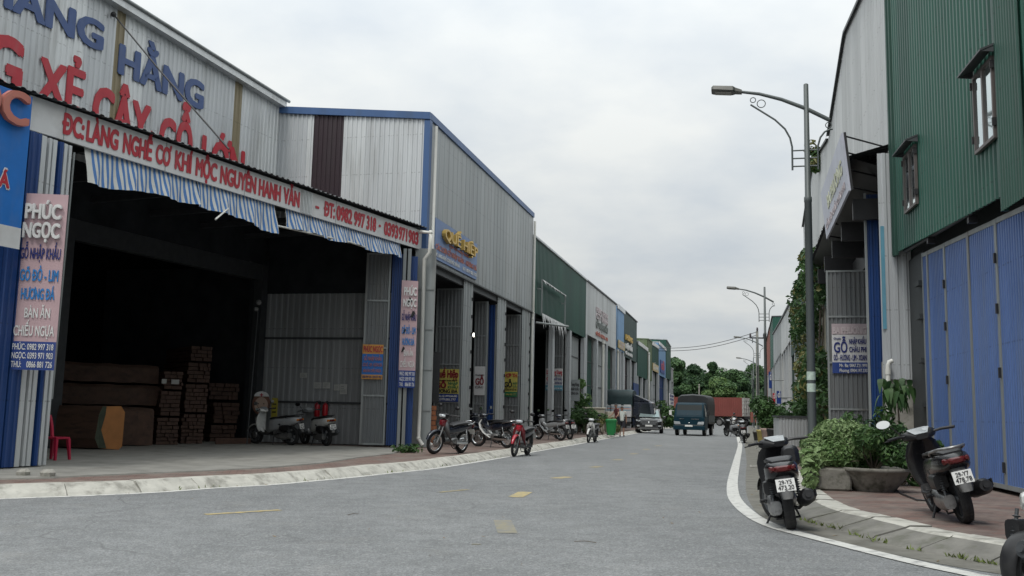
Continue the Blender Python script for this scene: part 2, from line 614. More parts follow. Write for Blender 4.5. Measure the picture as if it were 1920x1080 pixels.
LF_DARK = leafmat('leaf_dark', (.030, .068, .022))
LF_MID = leafmat('leaf_mid', (.048, .10, .03))
LF_LITE = leafmat('leaf_light', (.10, .17, .055))
LF_YEL = leafmat('leaf_yellowish', (.13, .13, .045))
LF_PALE = leafmat('leaf_pale', (.17, .24, .105))
LF_BLUE = leafmat('leaf_bluish', (.03, .065, .035))
BARK = M('bark', (.10, .08, .06), .9, 0, .3, 12, (1, 1, .3), bump=.5, bsc=30)


def smooth_line(pts, step=.6):
    pts = [V((p[0], p[1], 0)) for p in pts]
    out = []
    for i in range(len(pts) - 1):
        p0, p1, p2, p3 = pts[max(i - 1, 0)], pts[i], pts[i + 1], pts[min(i + 2, len(pts) - 1)]
        m1, m2 = (p2 - p0) / 2, (p3 - p1) / 2
        L = (p2 - p1).length
        # keep tangents in scale with the span
        if m1.length > L: m1 = m1 * (L / m1.length)
        if m2.length > L: m2 = m2 * (L / m2.length)
        k = max(2, int(L / step))
        for j in range(k):
            t = j / k
            out.append(p1 * (2 * t**3 - 3 * t**2 + 1) + m1 * (t**3 - 2 * t**2 + t) + p2 * (-2 * t**3 + 3 * t**2) + m2 * (t**3 - t**2))
    out.append(pts[-1])
    return out


def offset(line, d):
    """d > 0 to the right of travel"""
    out = []
    for i, p in enumerate(line):
        t = (line[min(i + 1, len(line) - 1)] - line[max(i - 1, 0)]).normalized()
        out.append(p + V((t.y, -t.x, 0)) * d)
    return out


def strip(mb, a, b, za, zb, mi=0):
    n = len(a)
    vs = [V((p.x, p.y, za)) for p in a] + [V((p.x, p.y, zb)) for p in b]
    mb.add(vs, [(i, i + 1, n + i + 1, n + i) for i in range(n - 1)], mi)

# ================================================================ GROUND
def asphalt():
    m, t, b = _mat('asphalt')
    v = _map(t)
    big = _noise(t, v, .35, 5)
    col = _ramp(t, big, [(.3, (.155, .162, .165)), (.7, (.20, .207, .209))])
    lanes = _noise(t, _map(t, (.9, .12, 1)), 1.4, 5)
    col = _mix(t, _ramp(t, lanes, [(.35, (0, 0, 0)), (.75, (.45, .45, .45))]), col, (.13, .135, .138))
    fine = _noise(t, v, 60, 3, .75)
    grit = _noise(t, v, 21, 4, .7)
    col = _mix(t, .75, col, _ramp(t, fine, [(.36, (.22, .22, .22)), (.64, (.78, .78, .78))]), 'OVERLAY')
    col = _mix(t, .42, col, _ramp(t, grit, [(.36, (.30, .30, .30)), (.64, (.70, .70, .70))]), 'OVERLAY')
    patch = _noise(t, v, 2.6, 6, .7)
    col = _mix(t, .5, col, _ramp(t, patch, [(.36, (.36, .36, .36)), (.62, (.62, .62, .62))]), 'OVERLAY')
    chips = t.nodes.new('ShaderNodeTexVoronoi')
    chips.inputs['Scale'].default_value = 38
    t.links.new(v, chips.inputs['Vector'])
    cf = _ramp(t, chips.outputs['Color'], [(.70, (0, 0, 0)), (.9, (.6, .6, .6))])
    col = _mix(t, cf, col, (.30, .305, .30))
    dust = _ramp(t, _noise(t, v, 1.1, 9, .68), [(.56, (0, 0, 0)), (.72, (.4, .4, .4))])
    col = _mix(t, dust, col, (.225, .221, .208))
    # hairline cracks
    wp = t.nodes.new('ShaderNodeTexNoise')
    wp.inputs['Scale'].default_value = .8
    t.links.new(v, wp.inputs['Vector'])
    vm = t.nodes.new('ShaderNodeVectorMath')
    vm.operation = 'ADD'
    t.links.new(v, vm.inputs[0])
    t.links.new(wp.outputs['Color'], vm.inputs[1])
    vo = t.nodes.new('ShaderNodeTexVoronoi')
    vo.feature = 'DISTANCE_TO_EDGE'
    vo.inputs['Scale'].default_value = .16
    t.links.new(vm.outputs[0], vo.inputs['Vector'])
    ck = _ramp(t, vo.outputs[0], [(.0, (.38, .38, .38)), (.0024, (0, 0, 0))])
    gate = _ramp(t, _noise(t, v, .3, 2), [(.52, (0, 0, 0)), (.6, (1, 1, 1))])
    col = _mix(t, _mix(t, 1.0, ck, gate, 'MULTIPLY'), col, (.04, .04, .04))
    t.links.new(col, b.inputs['Base Color'])
    b.inputs['Roughness'].default_value = .78
    b.inputs['Specular IOR Level'].default_value = .35
    _bump(t, grit, b, .6, .02)
    return m


def pavers(name, c1, c2, mortar):
    m, t, b = _mat(name)
    mp = _map(t)
    rot = t.nodes.new('ShaderNodeMapping')
    rot.inputs['Rotation'].default_value = (0, 0, R(-14))
    t.links.new(mp, rot.inputs['Vector'])
    br = t.nodes.new('ShaderNodeTexBrick')
    br.inputs['Scale'].default_value = 1
    br.inputs['Brick Width'].default_value = .22
    br.inputs['Row Height'].default_value = .11
    br.inputs['Mortar Size'].default_value = .006
    br.inputs['Color1'].default_value = c1 + (1,)
    br.inputs['Color2'].default_value = c2 + (1,)
    br.inputs['Mortar'].default_value = mortar + (1,)
    t.links.new(rot.outputs[0], br.inputs['Vector'])
    d = _ramp(t, _noise(t, mp, 1.9, 9, .7), [(.42, (0, 0, 0)), (.66, (.8, .8, .8))])
    col = _mix(t, d, br.outputs['Color'], (.20, .175, .15))
    d2 = _ramp(t, _noise(t, mp, 5, 8, .7), [(.58, (0, 0, 0)), (.7, (.6, .6, .6))])
    col = _mix(t, d2, col, (.06, .052, .04))
    t.links.new(col, b.inputs['Base Color'])
    b.inputs['Roughness'].default_value = .85
    _bump(t, br.outputs['Fac'], b, -.35, .01)
    return m


ASPH = asphalt()
PAVE = pavers('red_pavers', (.18, .105, .085), (.11, .074, .064), (.04, .036, .031))
KERBW = M('painted_kerb', (.44, .43, .385), .8, 0, .14, 5, bump=.3, bsc=25, dirt=(.12, .115, .095), damt=.62, dsc=4.5, dlo=.47, dhi=.66)
KERBG = M('bare_kerb', (.165, .16, .143), .85, 0, .25, 4, bump=.4, bsc=30, dirt=(.075, .08, .05), damt=.8, dsc=3.5)
GUTT = M('gutter_concrete', (.155, .15, .13), .9, 0, .25, 3, bump=.3, bsc=30, dirt=(.08, .075, .055), damt=.8, dsc=2.2)
PAINTW = M('road_white', (.55, .55, .52), .7, 0, .08, 8, dirt=(.20, .20, .20), damt=.75, dsc=7, dlo=.52, dhi=.66)
PAINTY = M('road_yellow', (.41, .325, .14), .7, 0, .1, 8, dirt=(.19, .19, .175), damt=.92, dsc=9, dlo=.46, dhi=.62)
PAINTF = M('road_yellow_faded', (.30, .25, .12), .75, 0, .1, 8, dirt=(.18, .18, .17), damt=.9, dsc=9, dlo=.42, dhi=.6)
DIRT = M('bare_earth', (.13, .115, .085), .95, 0, .3, .3, bump=.3, bsc=5, dirt=(.05, .075, .03), damt=.8, dsc=.1)

g = MB()
g.quad((-2500, -2500, -.05), (2500, -2500, -.05), (2500, 2500, -.05), (-2500, 2500, -.05))
struct(g.build('ground', DIRT, base=(0, 0, -.05)))
g = MB()
g.quad((-60, -40, 0), (160, -40, 0), (160, 190, 0), (-60, 190, 0))
struct(g.build('road', ASPH, base=(0, 0, 0)))

lw = [G(*q) for q in ((0, 936), (150, 930.5), (312, 922.5), (400, 915.6), (500, 910), (578, 903.2), (656, 896), (734, 887.5), (797, 881), (828, 877), (890, 867.2), (958, 855.6), (1000, 847.5), (1078, 834), (1125, 824.7), (1187, 813.8), (1250, 803.6))]
LW = smooth_line([(-10.2, 5), (-8.3, 8.6)] + [(p.x, p.y) for p in lw] + [(18.9, 102), (27.3, 136)], 1.0)
rk = [G(*q) for q in ((1415, 835), (1430, 868), (1437, 893), (1452, 930), (1480, 962), (1516, 980), (1571.7, 994), (1660, 1020.5), (1771, 1043), (1863, 1060))]
RK = smooth_line([(33, 132.0), (23.4, 93), (15.1, 60)] + [(p.x, p.y) for p in rk] + [(5.1, 6.9), (6.0, 5.6), (8.2, 3.6), (12, 1.2)], .8)
rw = [G(*q) for q in ((1391.7, 835), (1388, 865), (1383.3, 904), (1387, 930), (1400, 948), (1424, 967.6), (1450, 981.5), (1480, 992.6), (1520, 1003), (1600, 1023), (1700, 1047.5), (1850, 1080))]
RW = smooth_line([(32, 132.0), (22.5, 93), (14.3, 60)] + [(p.x, p.y) for p in rw] + [(4.75, 6.1), (5.8, 4.6), (8, 2.6), (12, .2)], .5)


def kerb_stones(line, sgn, prof, name, mats, length=1.0):
    """stones laid end to end along the line; prof: (offset, height, material of the face that follows)"""
    mb = MB()
    L = [0]
    for i in range(1, len(line)): L.append(L[-1] + (line[i] - line[i - 1]).length)

    def at(s):
        for i in range(1, len(L)):
            if L[i] >= s:
                t = (s - L[i - 1]) / (L[i] - L[i - 1])
                d = (line[i] - line[i - 1]).normalized()
                return line[i - 1].lerp(line[i], t), V((d.y, -d.x, 0)) * sgn
        d = (line[-1] - line[-2]).normalized()
        return line[-1], V((d.y, -d.x, 0)) * sgn
    s = 0
    while s < L[-1] - length * .5:
        j, jo = random.uniform(-.008, .010), random.uniform(-.018, .018)
        e0, e1 = s + .008, min(s + length - .008, L[-1])
        rows = []
        for k in range(4):
            e = e0 + (e1 - e0) * k / 3
            p, n = at(e)
            rows.append([p + n * (o + jo + (random.uniform(-.012, .012) if 0 < i < len(prof) - 1 else 0)) + V((0, 0, h + (j if i else 0))) for i, (o, h, _) in enumerate(prof)])
        for i in range(len(prof) - 1):
            for k in range(3):
                mb.quad(rows[k][i], rows[k + 1][i], rows[k + 1][i + 1], rows[k][i + 1], prof[i][2])
        for r in (rows[0], rows[-1]):
            mb.add(r + [r[-1] - V((0, 0, .2)), r[0] - V((0, 0, .2))], [tuple(range(len(r) + 2))], prof[0][2])
        s += length
    return struct(mb.build(name, mats, base=(0, 0, 0)))


LKB = offset(LW, -.10)
kerb_stones(LKB, -1, [(0, 0, 0), (.05, .045, 0), (.15, .11, 0), (.20, .145, 0), (.36, .15, 0), (.37, .10, 0)], 'kerb', [KERBW])
kerb_stones(RK, -1, [(0, 0, 0), (.05, .035, 0), (.38, .125, 1), (.42, .142, 1), (.66, .142, 1), (.67, .10, 1)], 'kerb', [KERBG, KERBW], .8)
mb = MB()
strip(mb, offset(LW, -.07), offset(LW, .06), .004, .004)
struct(mb.build('edge_line', PAINTW, base=(0, 0, 0)))
mb = MB()
strip(mb, offset(RW, .0), offset(RW, .19), .008, .008)
struct(mb.build('edge_line', PAINTW, base=(0, 0, 0)))
mb = MB()
_rk2 = offset(RK, -.02)
strip(mb, offset(RK, .42), _rk2, .004, .004)
struct(mb.build('gutter', GUTT, base=(0, 0, 0)))
mb = MB()
for a, b, w, f in (((385, 965), (525, 956.5), .11, 0), ((822, 923.5), (878, 918), .10, 1), ((966, 932.5), (986, 922.5), .22, 0), ((1040, 897.2), (1066, 894.3), .22, 0), ((1111, 876.8), (1124, 874.2), .22, 1), ((1153, 863), (1163, 861), .22, 1), ((1183, 851.8), (1193, 850.2), .22, 1), ((1208, 843.2), (1215, 842), .22, 1), ((1231, 836.5), (1238, 835.4), .22, 1), ((942, 976), (952, 1000), .2, 2), ((884, 1021), (902, 1021), .04, 2)):
    p, q = G(*a), G(*b)
    t = (q - p).normalized()
    n = V((-t.y, t.x, 0)) * w / 2
    e = V((0, 0, .004))
    mb.quad(p - n + e, q - n + e, q + n + e, p + n + e, f)
PAINTG = M('road_paint_ghost', (.235, .215, .15), .75, 0, .1, 8, dirt=(.18, .18, .175), damt=.9, dsc=9, dlo=.42, dhi=.6)
struct(mb.build('centre_line', [PAINTY, PAINTF, PAINTG], base=(0, 0, 0)))
# pavements behind the kerbs
mb = MB()
a = offset(LKB, -.35)
strip(mb, a, [p + V((-40, 9, 0)) for p in a], .13, .13)
struct(mb.build('pavement', PAVE, base=(0, 0, .13)))
mb = MB()
a = offset(RK, -.64)
strip(mb, a, [p + V((36, 2, 0)) for p in a], .13, .13)
struct(mb.build('pavement', PAVE, base=(0, 0, .13)))

# ================================================================ LEFT ROW
C2 = V((-2.67, 28.7, 0))
U2 = V((.2361, .9717, 0)).normalized()
N2 = V((U2.y, -U2.x, 0))
F0 = V((-7.87, 16.31, 0))
F1 = C2 - N2 * .14
U1 = (F1 - F0).normalized()
N1 = V((U1.y, -U1.x, 0))
Z = V((0, 0, 1))


def S(x, y, P, u):
    """along-wall distance and height of a pixel on the upright plane through P along u"""
    w = W(x, y, P, P + u)
    return (V((w.x, w.y, 0)) - P).dot(u), w.z


# concrete apron and hall floor
mb = MB()
ap = [G(*q, .15) for q in ((-260, 902), (83, 895), (250, 887), (400, 881), (500, 876), (609, 867), (672, 857), (734, 850), (768, 841))]
bk = [p - N1 * 24 for p in ap]
strip(mb, ap, bk, .15, .15)
strip(mb, ap, [p + N1 * .02 for p in ap], .15, .10)
struct(mb.build('concrete_apron', CONC, base=(0, 0, .15)))

# ---------------------------------------------------------------- workshop with the big letters
ws = W(520, 300, C2, C2 - N2)
P1 = V((ws.x, ws.y, 0))
b1 = thing('workshop_building', 'large silver corrugated workshop with an open dark hall under a projecting canopy', 'building', P1 - N1 * 2)
zt1 = [S(527, 203, P1, U1), S(190, -2, P1, U1)]
f1top = lambda s: zt1[0][1] + (s - zt1[0][0]) * (zt1[1][1] - zt1[0][1]) / (zt1[1][0] - zt1[0][0])
cuts = [-24, S(214, 100, P1, U1)[0], S(231, 100, P1, U1)[0], S(437, 200, P1, U1)[0], S(453, 200, P1, U1)[0], 0]
for k in range(5):
    mb = MB()
    corr(mb, P1, U1, N1, cuts[k], cuts[k + 1], 7.0, f1top, .17, .028, 3 if k % 2 == 0 else 1)
    mb.build('wall' if k % 2 == 0 else 'skylight_strip', SILV if k % 2 == 0 else YELS, b1)
mb = MB()
za, zb = f1top(-24), f1top(0)
mb.prism([P1 + U1 * -24 + N1 * -.1 + Z * (za - .02), P1 + N1 * -.1 + Z * (zb - .02), P1 + N1 * .25 + Z * (zb - .02), P1 + U1 * -24 + N1 * .25 + Z * (za - .02)], (0, 0, .20))
mb.build('roof_trim', SILV[2], b1)
mb = MB()
mb.tube([P1 + U1 * -24 + N1 * .27 + Z * (za + .20), P1 + U1 * .1 + N1 * .27 + Z * (zb + .20)], .05)
mb.build('gutter', STEEL, b1)
mb = MB()
q = [P1 + U1 * -24, P1, P1 - N1 * 22, P1 + U1 * -24 - N1 * 22]
mb.prism([q[0] + Z * (za - .1) - N1 * .12, q[1] + Z * (zb - .1) - N1 * .12, q[2] + Z * (zb + 1.2), q[3] + Z * (za + 1.2)], (0, 0, .1))
mb.build('roof', DSTEEL, b1)
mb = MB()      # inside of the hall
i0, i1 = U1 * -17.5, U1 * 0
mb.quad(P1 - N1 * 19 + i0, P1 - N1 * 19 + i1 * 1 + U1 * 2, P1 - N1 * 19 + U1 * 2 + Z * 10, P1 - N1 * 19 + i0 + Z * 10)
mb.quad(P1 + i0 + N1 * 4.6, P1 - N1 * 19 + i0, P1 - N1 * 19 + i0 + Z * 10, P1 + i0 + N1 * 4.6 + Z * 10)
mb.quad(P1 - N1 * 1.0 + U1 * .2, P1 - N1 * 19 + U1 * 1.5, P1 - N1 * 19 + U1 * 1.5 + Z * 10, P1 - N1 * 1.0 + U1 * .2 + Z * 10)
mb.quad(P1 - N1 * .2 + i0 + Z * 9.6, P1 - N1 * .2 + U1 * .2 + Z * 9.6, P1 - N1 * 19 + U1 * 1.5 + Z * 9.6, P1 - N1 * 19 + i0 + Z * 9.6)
mb.quad(P1 + U1 * -24 - N1 * .05 + Z * 5.6, P1 - N1 * .05 + Z * 5.6, P1 - N1 * .05 + Z * 7.3, P1 + U1 * -24 - N1 * .05 + Z * 7.3)  # near-black panel painting the shade under the canopy
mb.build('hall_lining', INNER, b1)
mb = MB()
for s in (-15.6, -8, -.35): mb.obox(P1 + U1 * s - N1 * .35 + Z * .15, U1 * .3, N1 * .3, Z * 9.2)
mb.obox(P1 + U1 * -17 - N1 * .3 + Z * 5.1, U1 * 17, N1 * .22, Z * .5)
mb.build('steel_frame', DSTEEL, b1)
for r_ in range(3):      # roof trusses over the hall
    mb = MB()
    o_ = P1 - N1 * (2.5 + 5 * r_)
    mb.tube([o_ + U1 * -17 + Z * 8.0, o_ + Z * 8.0], .06, 5)
    mb.tube([o_ + U1 * -17 + Z * 9.2, o_ + Z * 9.2], .06, 5)
    for k in range(12): mb.tube([o_ + U1 * (-17 + k * 1.4) + Z * 8.0, o_ + U1 * (-16.3 + k * 1.4) + Z * 9.2, o_ + U1 * (-15.6 + k * 1.4) + Z * 8.0], .035, 4)
    mb.build('roof_truss', STEEL, b1)

# canopy with its fascia
fb0, fb1 = S(46.7, 242, F0, U1), S(795, 471, F0, U1)
ft0, ft1 = S(52.4, 181, F0, U1), S(797, 433, F0, U1)
FL = (F1 - F0).length
fbot = lambda s: fb0[1] + (s - fb0[0]) * (fb1[1] - fb0[1]) / (fb1[0] - fb0[0])
ftop = lambda s: ft0[1] + (s - ft0[0]) * (ft1[1] - ft0[1]) / (ft1[0] - ft0[0])
mb = MB()
k = 0
s = fb0[0] - 4
rows = []
while s < FL:
    for a, d in ((0, 0), (.09, 0), (.12, .03), (.18, .03)):
        p = F0 + U1 * min(s + a, FL + .1)
        h = ftop(s) + .03 + d
        rows.append((p + N1 * .22 + Z * h, p - N1 * 5.1 + Z * (h + .75)))
    s += .21
n = len(rows)
mb.add([r[0] for r in rows] + [r[1] for r in rows], [(i, i + 1, n + i + 1, n + i) for i in range(n - 1)])
mb.build('canopy', DSTEEL, b1)
mb = MB()
for k in range(8):
    s = fb0[0] + .2 + k * (FL - .3 - fb0[0]) / 7
    mb.obox(F0 + U1 * s - N1 * 5 + Z * (ftop(s) - .35), U1 * .08, N1 * 4.9, Z * .14)
mb.obox(F0 + U1 * fb0[0] - N1 * .2 + Z * (fbot(0) + .02), U1 * (FL - fb0[0]) + Z * (fbot(FL) - fbot(fb0[0])), N1 * .1, Z * .3)
mb.build('canopy_beam', DSTEEL, b1)
O = F0 + U1 * fb0[0] + N1 * .06
O.z = fb0[1]
ex = (U1 * (fb1[0] - fb0[0]) + Z * (fb1[1] - fb0[1]))
FW = ex.length
ex.normalize()
fas = Board('fascia_sign', 'long white fascia sign with red lettering along the front edge of the canopy', 'sign', O, ex, FW, .585, WHITEB, .05)


def fr(x, y):
    """pixel -> fraction along the fascia"""
    return (S(x, y, F0, U1)[0] - fb0[0]) / (fb1[0] - fb0[0])


seg = MB()
for x0, x1, in ((563, 582),):
    s0, s1 = fr(x0, 380) * FW, fr(x1, 380) * FW
    n = 7
    for k in range(n):
        seg.obox(fas.O + fas.ex * (s0 + (s1 - s0) * k / n) + fas.n * .004 + fas.ez * .01, fas.ex * (s1 - s0) / n * .55, fas.n * .02, fas.ez * .565)
seg.build('ribbed_patch', SILV[2], fas.root)
mb = MB()
for x in (106, 302, 454, 562, 583, 628, 742):
    s0 = fr(x, 350) * FW
    mb.obox(fas.O + fas.ex * s0 + fas.n * .003, fas.ex * .012, fas.n * .003, fas.ez * .585)
mb.build('seam', STEEL, fas.root)
fl = []
for t, x0, x1 in (('ĐC:', 103, 146), ('LÀNG', 150, 212), ('NGHỀ', 221, 277), ('CƠ', 284, 314), ('KHÍ', 321, 354), ('MỘC', 361, 402), ('NGUYÊN', 408, 477), ('HANH', 482, 524), ('VĂN', 529, 560), ('-', 590, 597), ('ĐT:', 606, 627), ('0982', 630, 660), ('997', 663, 684), ('318', 687, 705), ('·', 710, 714), ('0393', 720, 747), ('971', 748, 764), ('903', 766, 785)):
    fl.append((t, fr(x0, 330), fr(x1, 330), .20, .80) if t != '·' and t != '-' else (t, fr(x0, 330), fr(x1, 330), .3, .74))
fas.text(fl, T_RED, bold=.055, th=.006)

# big cut-out letters on the upper wall
bl = thing('wall_lettering', 'huge navy and crimson cut-out letters fixed to the silver upper wall', 'lettering', P1 + U1 * -8 + N1 * .06 + Z * 7)


def wall_words(words_, mat, name):
    mb = MB()
    for t, x0, y0, x1, y1, yb in words_:
        s0, z1 = S(x0, y0, P1, U1)
        s1, z2 = S(x1, y1, P1, U1)
        zb_ = S(x0, yb, P1, U1)[1]
        h = z1 - zb_
        z0 = (z1 + z2) / 2 - h
        put_text(mb, t, P1 + N1 * .035, U1, Z, s0, s1, z0, z0 + h, 0, .02, .048)
    mb.build(name, mat, bl)


wall_words([('HANG', -34, -66, 194, 50, -8), ('HẰNG', 222, 76, 381, 166, 130)], T_BLUE, 'name_letters')
wall_words([('NG', -110, 15, 44, 90, 125), ('XẺ', 72, 106, 158, 146, 184), ('CÂY', 174, 158, 281, 206, 240), ('GỖ', 298, 218, 360, 244, 294), ('LỚN', 377, 254, 457, 289, 322)], T_RED, 'trade_letters')
# stay cable of the canopy
mb = MB()
ca, cb = W(213, 27, P1 + N1 * .1, P1 + N1 * .1 + U1), W(428, 300, F0 - N1 * .6, F0 - N1 * .6 + U1)
cb.z = 7.0
cdir = (cb - ca)
mb.tube([ca, ca + cdir * .45 - Z * .05, cb], .022, 6)
mb.ball(ca, .07)
mb.build('stay_cable', BLACK, b1)

# striped awnings hung from the fascia
AWN_W, AWN_B = M('awning_white', (.60, .60, .57), .8, 0, .08, 3, dirt=(.35, .33, .28), damt=.5), M('awning_blue', (.075, .19, .44), .8, 0, .1, 3)
for k, (x0, x1, yb0, yb1, lab) in enumerate(((158, 369, 345, 385, 'longest blue and white striped awning at the left of the canopy front'), (370, 515, 386, 440, 'crumpled middle blue and white striped awning with a torn hem'), (535, 751, 428, 486, 'right blue and white striped awning rolled on a white pole'))):
    s0, s1 = S(x0, 300 + 60 * k, F0, U1)[0], S(x1, 350 + 60 * k, F0, U1)[0]
    h0 = fbot(s0) - S(x0, yb0, F0, U1)[1]
    h1 = fbot(s1) - S(x1, yb1, F0, U1)[1]
    t = thing('striped_awning', lab, 'awning', F0 + U1 * (s0 + s1) / 2 + Z * (fbot(s0) - .8), 'striped awnings under the fascia')
    mb = MB()
    n = int((s1 - s0) / .03)
    rows = []
    for i in range(n + 1):
        s = s0 + (s1 - s0) * i / n
        h = h0 + (h1 - h0) * i / n + .035 * math.sin(i * .09 + k) + random.uniform(-.004, .004)
        col_ = []
        for j in range(6):
            f = j / 5
            w = .05 * math.sin(i * .2 + k * 2 + f * 1.2) * f + .025 * math.sin(i * .63 + f * 4) * f
            col_.append(F0 + U1 * s + N1 * (-.03 + w + .12 * f) + Z * (fbot(s) + .02 - h * f))
        rows.append(col_)
    for i in range(n):
        for j in range(5):
            mb.add([rows[i][j], rows[i + 1][j], rows[i + 1][j + 1], rows[i][j + 1]], [(0, 1, 2, 3)], 1 if i % 4 in (1, 2) and not (k == 0 and i < 5) else 0, True)
    mb.build('cloth', [AWN_W, AWN_B], t)
    if k == 2:
        mb = MB()
        mb.tube([rows[0][5] - U1 * .4, rows[n // 2][5] + Z * .03, rows[n * 5 // 8][5] + Z * .02], .025, 6)
        mb.build('pole', WPIPE, t)
    if k == 1:
        mb = MB()
        p = rows[n // 3][5]
        mb.tube([p + Z * .12, p - U1 * .75 - Z * .28 + N1 * .3], .02, 6, 0)
        mb.build('pole', WPIPE, t)

# folded doors at the left jamb
dl = MB()
s_a, s_b = S(-40, 880, F0, U1)[0], S(88, 872, F0, U1)[0]


def leaf(root, P, d, w, z0, z1, mats, rails=3, per=.17, name='door_leaf', fr_=.05, th=.05, dep=.03):
    """a corrugated door leaf standing from P along d, in a steel frame"""
    d = V(d).normalized()
    P = V((P[0], P[1], 0))
    n = V((d.y, -d.x, 0))
    mb = MB()
    nm = len(mats)
    corr(mb, P, d, n, fr_, w - fr_, z0 + .03, z1 - .03, per, dep, nm)
    corr(mb, V(P) - n * .012, d, n, fr_, w - fr_, z0 + .03, z1 - .03, per, dep, nm)
    for a, b in ((0, fr_), (w - fr_, w)): mb.obox(V((P[0], P[1], z0)) + d * a - n * .02, d * (b - a), n * (th + .012), Z * (z1 - z0), nm)
    for k in range(rails + 1):
        zz = z0 + (z1 - z0 - fr_) * k / rails if rails else z0
        mb.obox(V((P[0], P[1], zz)) + d * fr_ + n * .026, d * (w - 2 * fr_), n * (.02 if 0 < k < rails else .024), Z * fr_, nm)
    return mb.build(name, list(mats) + [STEEL], root)


# the stack: leaves seen edge on, blue and silver by turns
xs = [-30, 2, 27, 42, 50, 62, 72, 82]
cols = [BLUD, BLUD, SILV, SILV, SILV, BLUD, SILV, SILV]
for k, x in enumerate(xs):
    p = G(x, 877 - .06 * x, .17)
    q = G((xs + [90])[k + 1], 877 - .06 * (xs + [90])[k + 1], .17)
    w = (q - p).length
    d = (q - p).normalized()
    mb = MB()
    n_ = V((d.y, -d.x, 0))
    z1 = 5.62
    if k in (0, 1, 5):
        corr(mb, p, d, n_, .0, w - .03, .17, z1, .12, .02, 1)
    mb.obox(V((p.x, p.y, .17)) - n_ * .85, d * (w * .62), n_ * .84, Z * (z1 - .17), 0)
    mb.obox(V((p.x, p.y, .17)) + d * (w * .62) - n_ * .85, d * (w * .34), n_ * .70, Z * (z1 - .17), 1)
    mb.build('door_leaf', [cols[k][0], STEEL], b1)
mb = MB()
p = G(97, 748, 1.4)
px, py = 97, 870
base = V((F0.x, F0.y, 0)) + U1 * (S(97, 748, F0, U1)[0])
mb.tube([base + Z * S(97, 748, F0, U1)[1], V((base.x, base.y, 0)) + U1 * (S(142, 287, F0, U1)[0] - S(97, 748, F0, U1)[0]) * .55 + Z * S(142, 287, F0, U1)[1]], .022, 6)
mb.build('prop_rod', STEEL, b1)

# right-hand side of the opening: leaf facing the street, blue strip, posts
jb = F0 + U1 * S(745, 836, F0, U1)[0]
rt = W(722, 800, jb, jb + V((1, .02, 0)))
lf = W(675, 800, jb, jb + V((1, .02, 0)))
d_ = V((1, .02, 0)).normalized()
leaf(b1, (lf.x, lf.y), d_, rt.x - lf.x, .2, 5.75, DOORG, 4, .11)
mb = MB()
r2 = W(745, 800, jb, jb + V((1, .02, 0)))
corr(mb, (rt.x + .03, rt.y + .05), d_, V((0, -1, 0)), 0, r2.x - rt.x - .03, .2, 5.75, .12, .03, 1)
mb.build('door_leaf', BLUD, b1)
mb = MB()
for x, w in ((748, .09), (757, .09)):
    q = W(x, 800, jb, jb + V((1, .02, 0)))
    mb.obox((q.x - w / 2, q.y - .06, .15), (w, 0, 0), (0, .12, 0), (0, 0, 5.75))
q = W(784, 800, C2, C2 + N2)
mb.obox((q.x - .24, q.y - .16, .15), (.62, .02, 0), (0, .12, 0), (0, 0, 5.9))
for z in (1.2, 2.4, 3.6, 4.8): mb.obox((q.x - .25, q.y - .19, z), (.6, .02, 0), (0, .1, 0), (0, 0, .1))
mb.build('door_post', STEEL, b1)
mb = MB()
q0 = W(764, 800, jb, jb + V((1, .02, 0)))
q1 = W(783, 800, jb, jb + V((1, .02, 0)))
corr(mb, (q0.x - .12, q0.y + .12), d_, V((0, -1, 0)), 0, .24, .2, 5.7, .08, .02, 1)
mb.build('door_leaf', BLUD, b1)

# ---------------------------------------------------------------- second shed
s2e = S(998, 500, C2, U2)[0]
b2 = thing('grey_shed', 'tall grey corrugated shed with blue roof trim and three folding doorways', 'building', C2 + U2 * 7 - N2 * 4)
h2 = 10.32
sw = [0, 4.9]
zl2 = S(527, 213, C2, -N2)[1]
side_top = lambda s: h2 - .2 + (zl2 - h2 + .2) * s / S(527, 213, C2, -N2)[0]
c1, c2 = S(642, 300, C2, -N2)[0], S(586, 300, C2, -N2)[0]
for a, b, m in ((.12, c1, SILV), (c1, c2, BROWN), (c2, 5.6, SILV)):
    mb = MB()
    corr(mb, C2, -N2, -U2, a, b, 5.9, side_top, .155, .028, len(m))
    mb.build('side_wall', m, b2)
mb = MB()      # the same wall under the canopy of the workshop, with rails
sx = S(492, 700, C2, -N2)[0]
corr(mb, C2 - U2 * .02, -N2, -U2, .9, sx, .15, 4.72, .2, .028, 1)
mb.quad(C2 - N2 * .3 - U2 * .07 + Z * 4.72, C2 - N2 * (sx + .4) - U2 * .07 + Z * 4.72, C2 - N2 * (sx + .4) - U2 * .07 + Z * 7, C2 - N2 * .3 - U2 * .07 + Z * 6.5, 2)  # near-black sheet over the wall, canopy shade put into its colour
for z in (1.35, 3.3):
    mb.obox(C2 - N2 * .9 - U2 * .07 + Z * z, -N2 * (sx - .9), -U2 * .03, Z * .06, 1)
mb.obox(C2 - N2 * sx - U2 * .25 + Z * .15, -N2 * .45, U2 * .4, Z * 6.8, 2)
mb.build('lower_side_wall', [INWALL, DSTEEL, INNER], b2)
mb = MB()
mb.prism([C2 + N2 * .06 + U2 * .06 + Z * (h2 - .22), C2 + N2 * .06 - U2 * .09 + Z * (h2 - .22), C2 - N2 * 5.4 - U2 * .09 + Z * (side_top(5.4)), C2 - N2 * 5.4 + U2 * .06 + Z * side_top(5.4)], (0, 0, .22))
mb.prism([C2 + N2 * .062 + U2 * .06 + Z * (h2 - .20), C2 + N2 * .062 + U2 * s2e + Z * (h2 - .20), C2 - N2 * .06 + U2 * s2e + Z * (h2 - .2), C2 - N2 * .06 + U2 * .06 + Z * (h2 - .2)], (0, 0, .21))
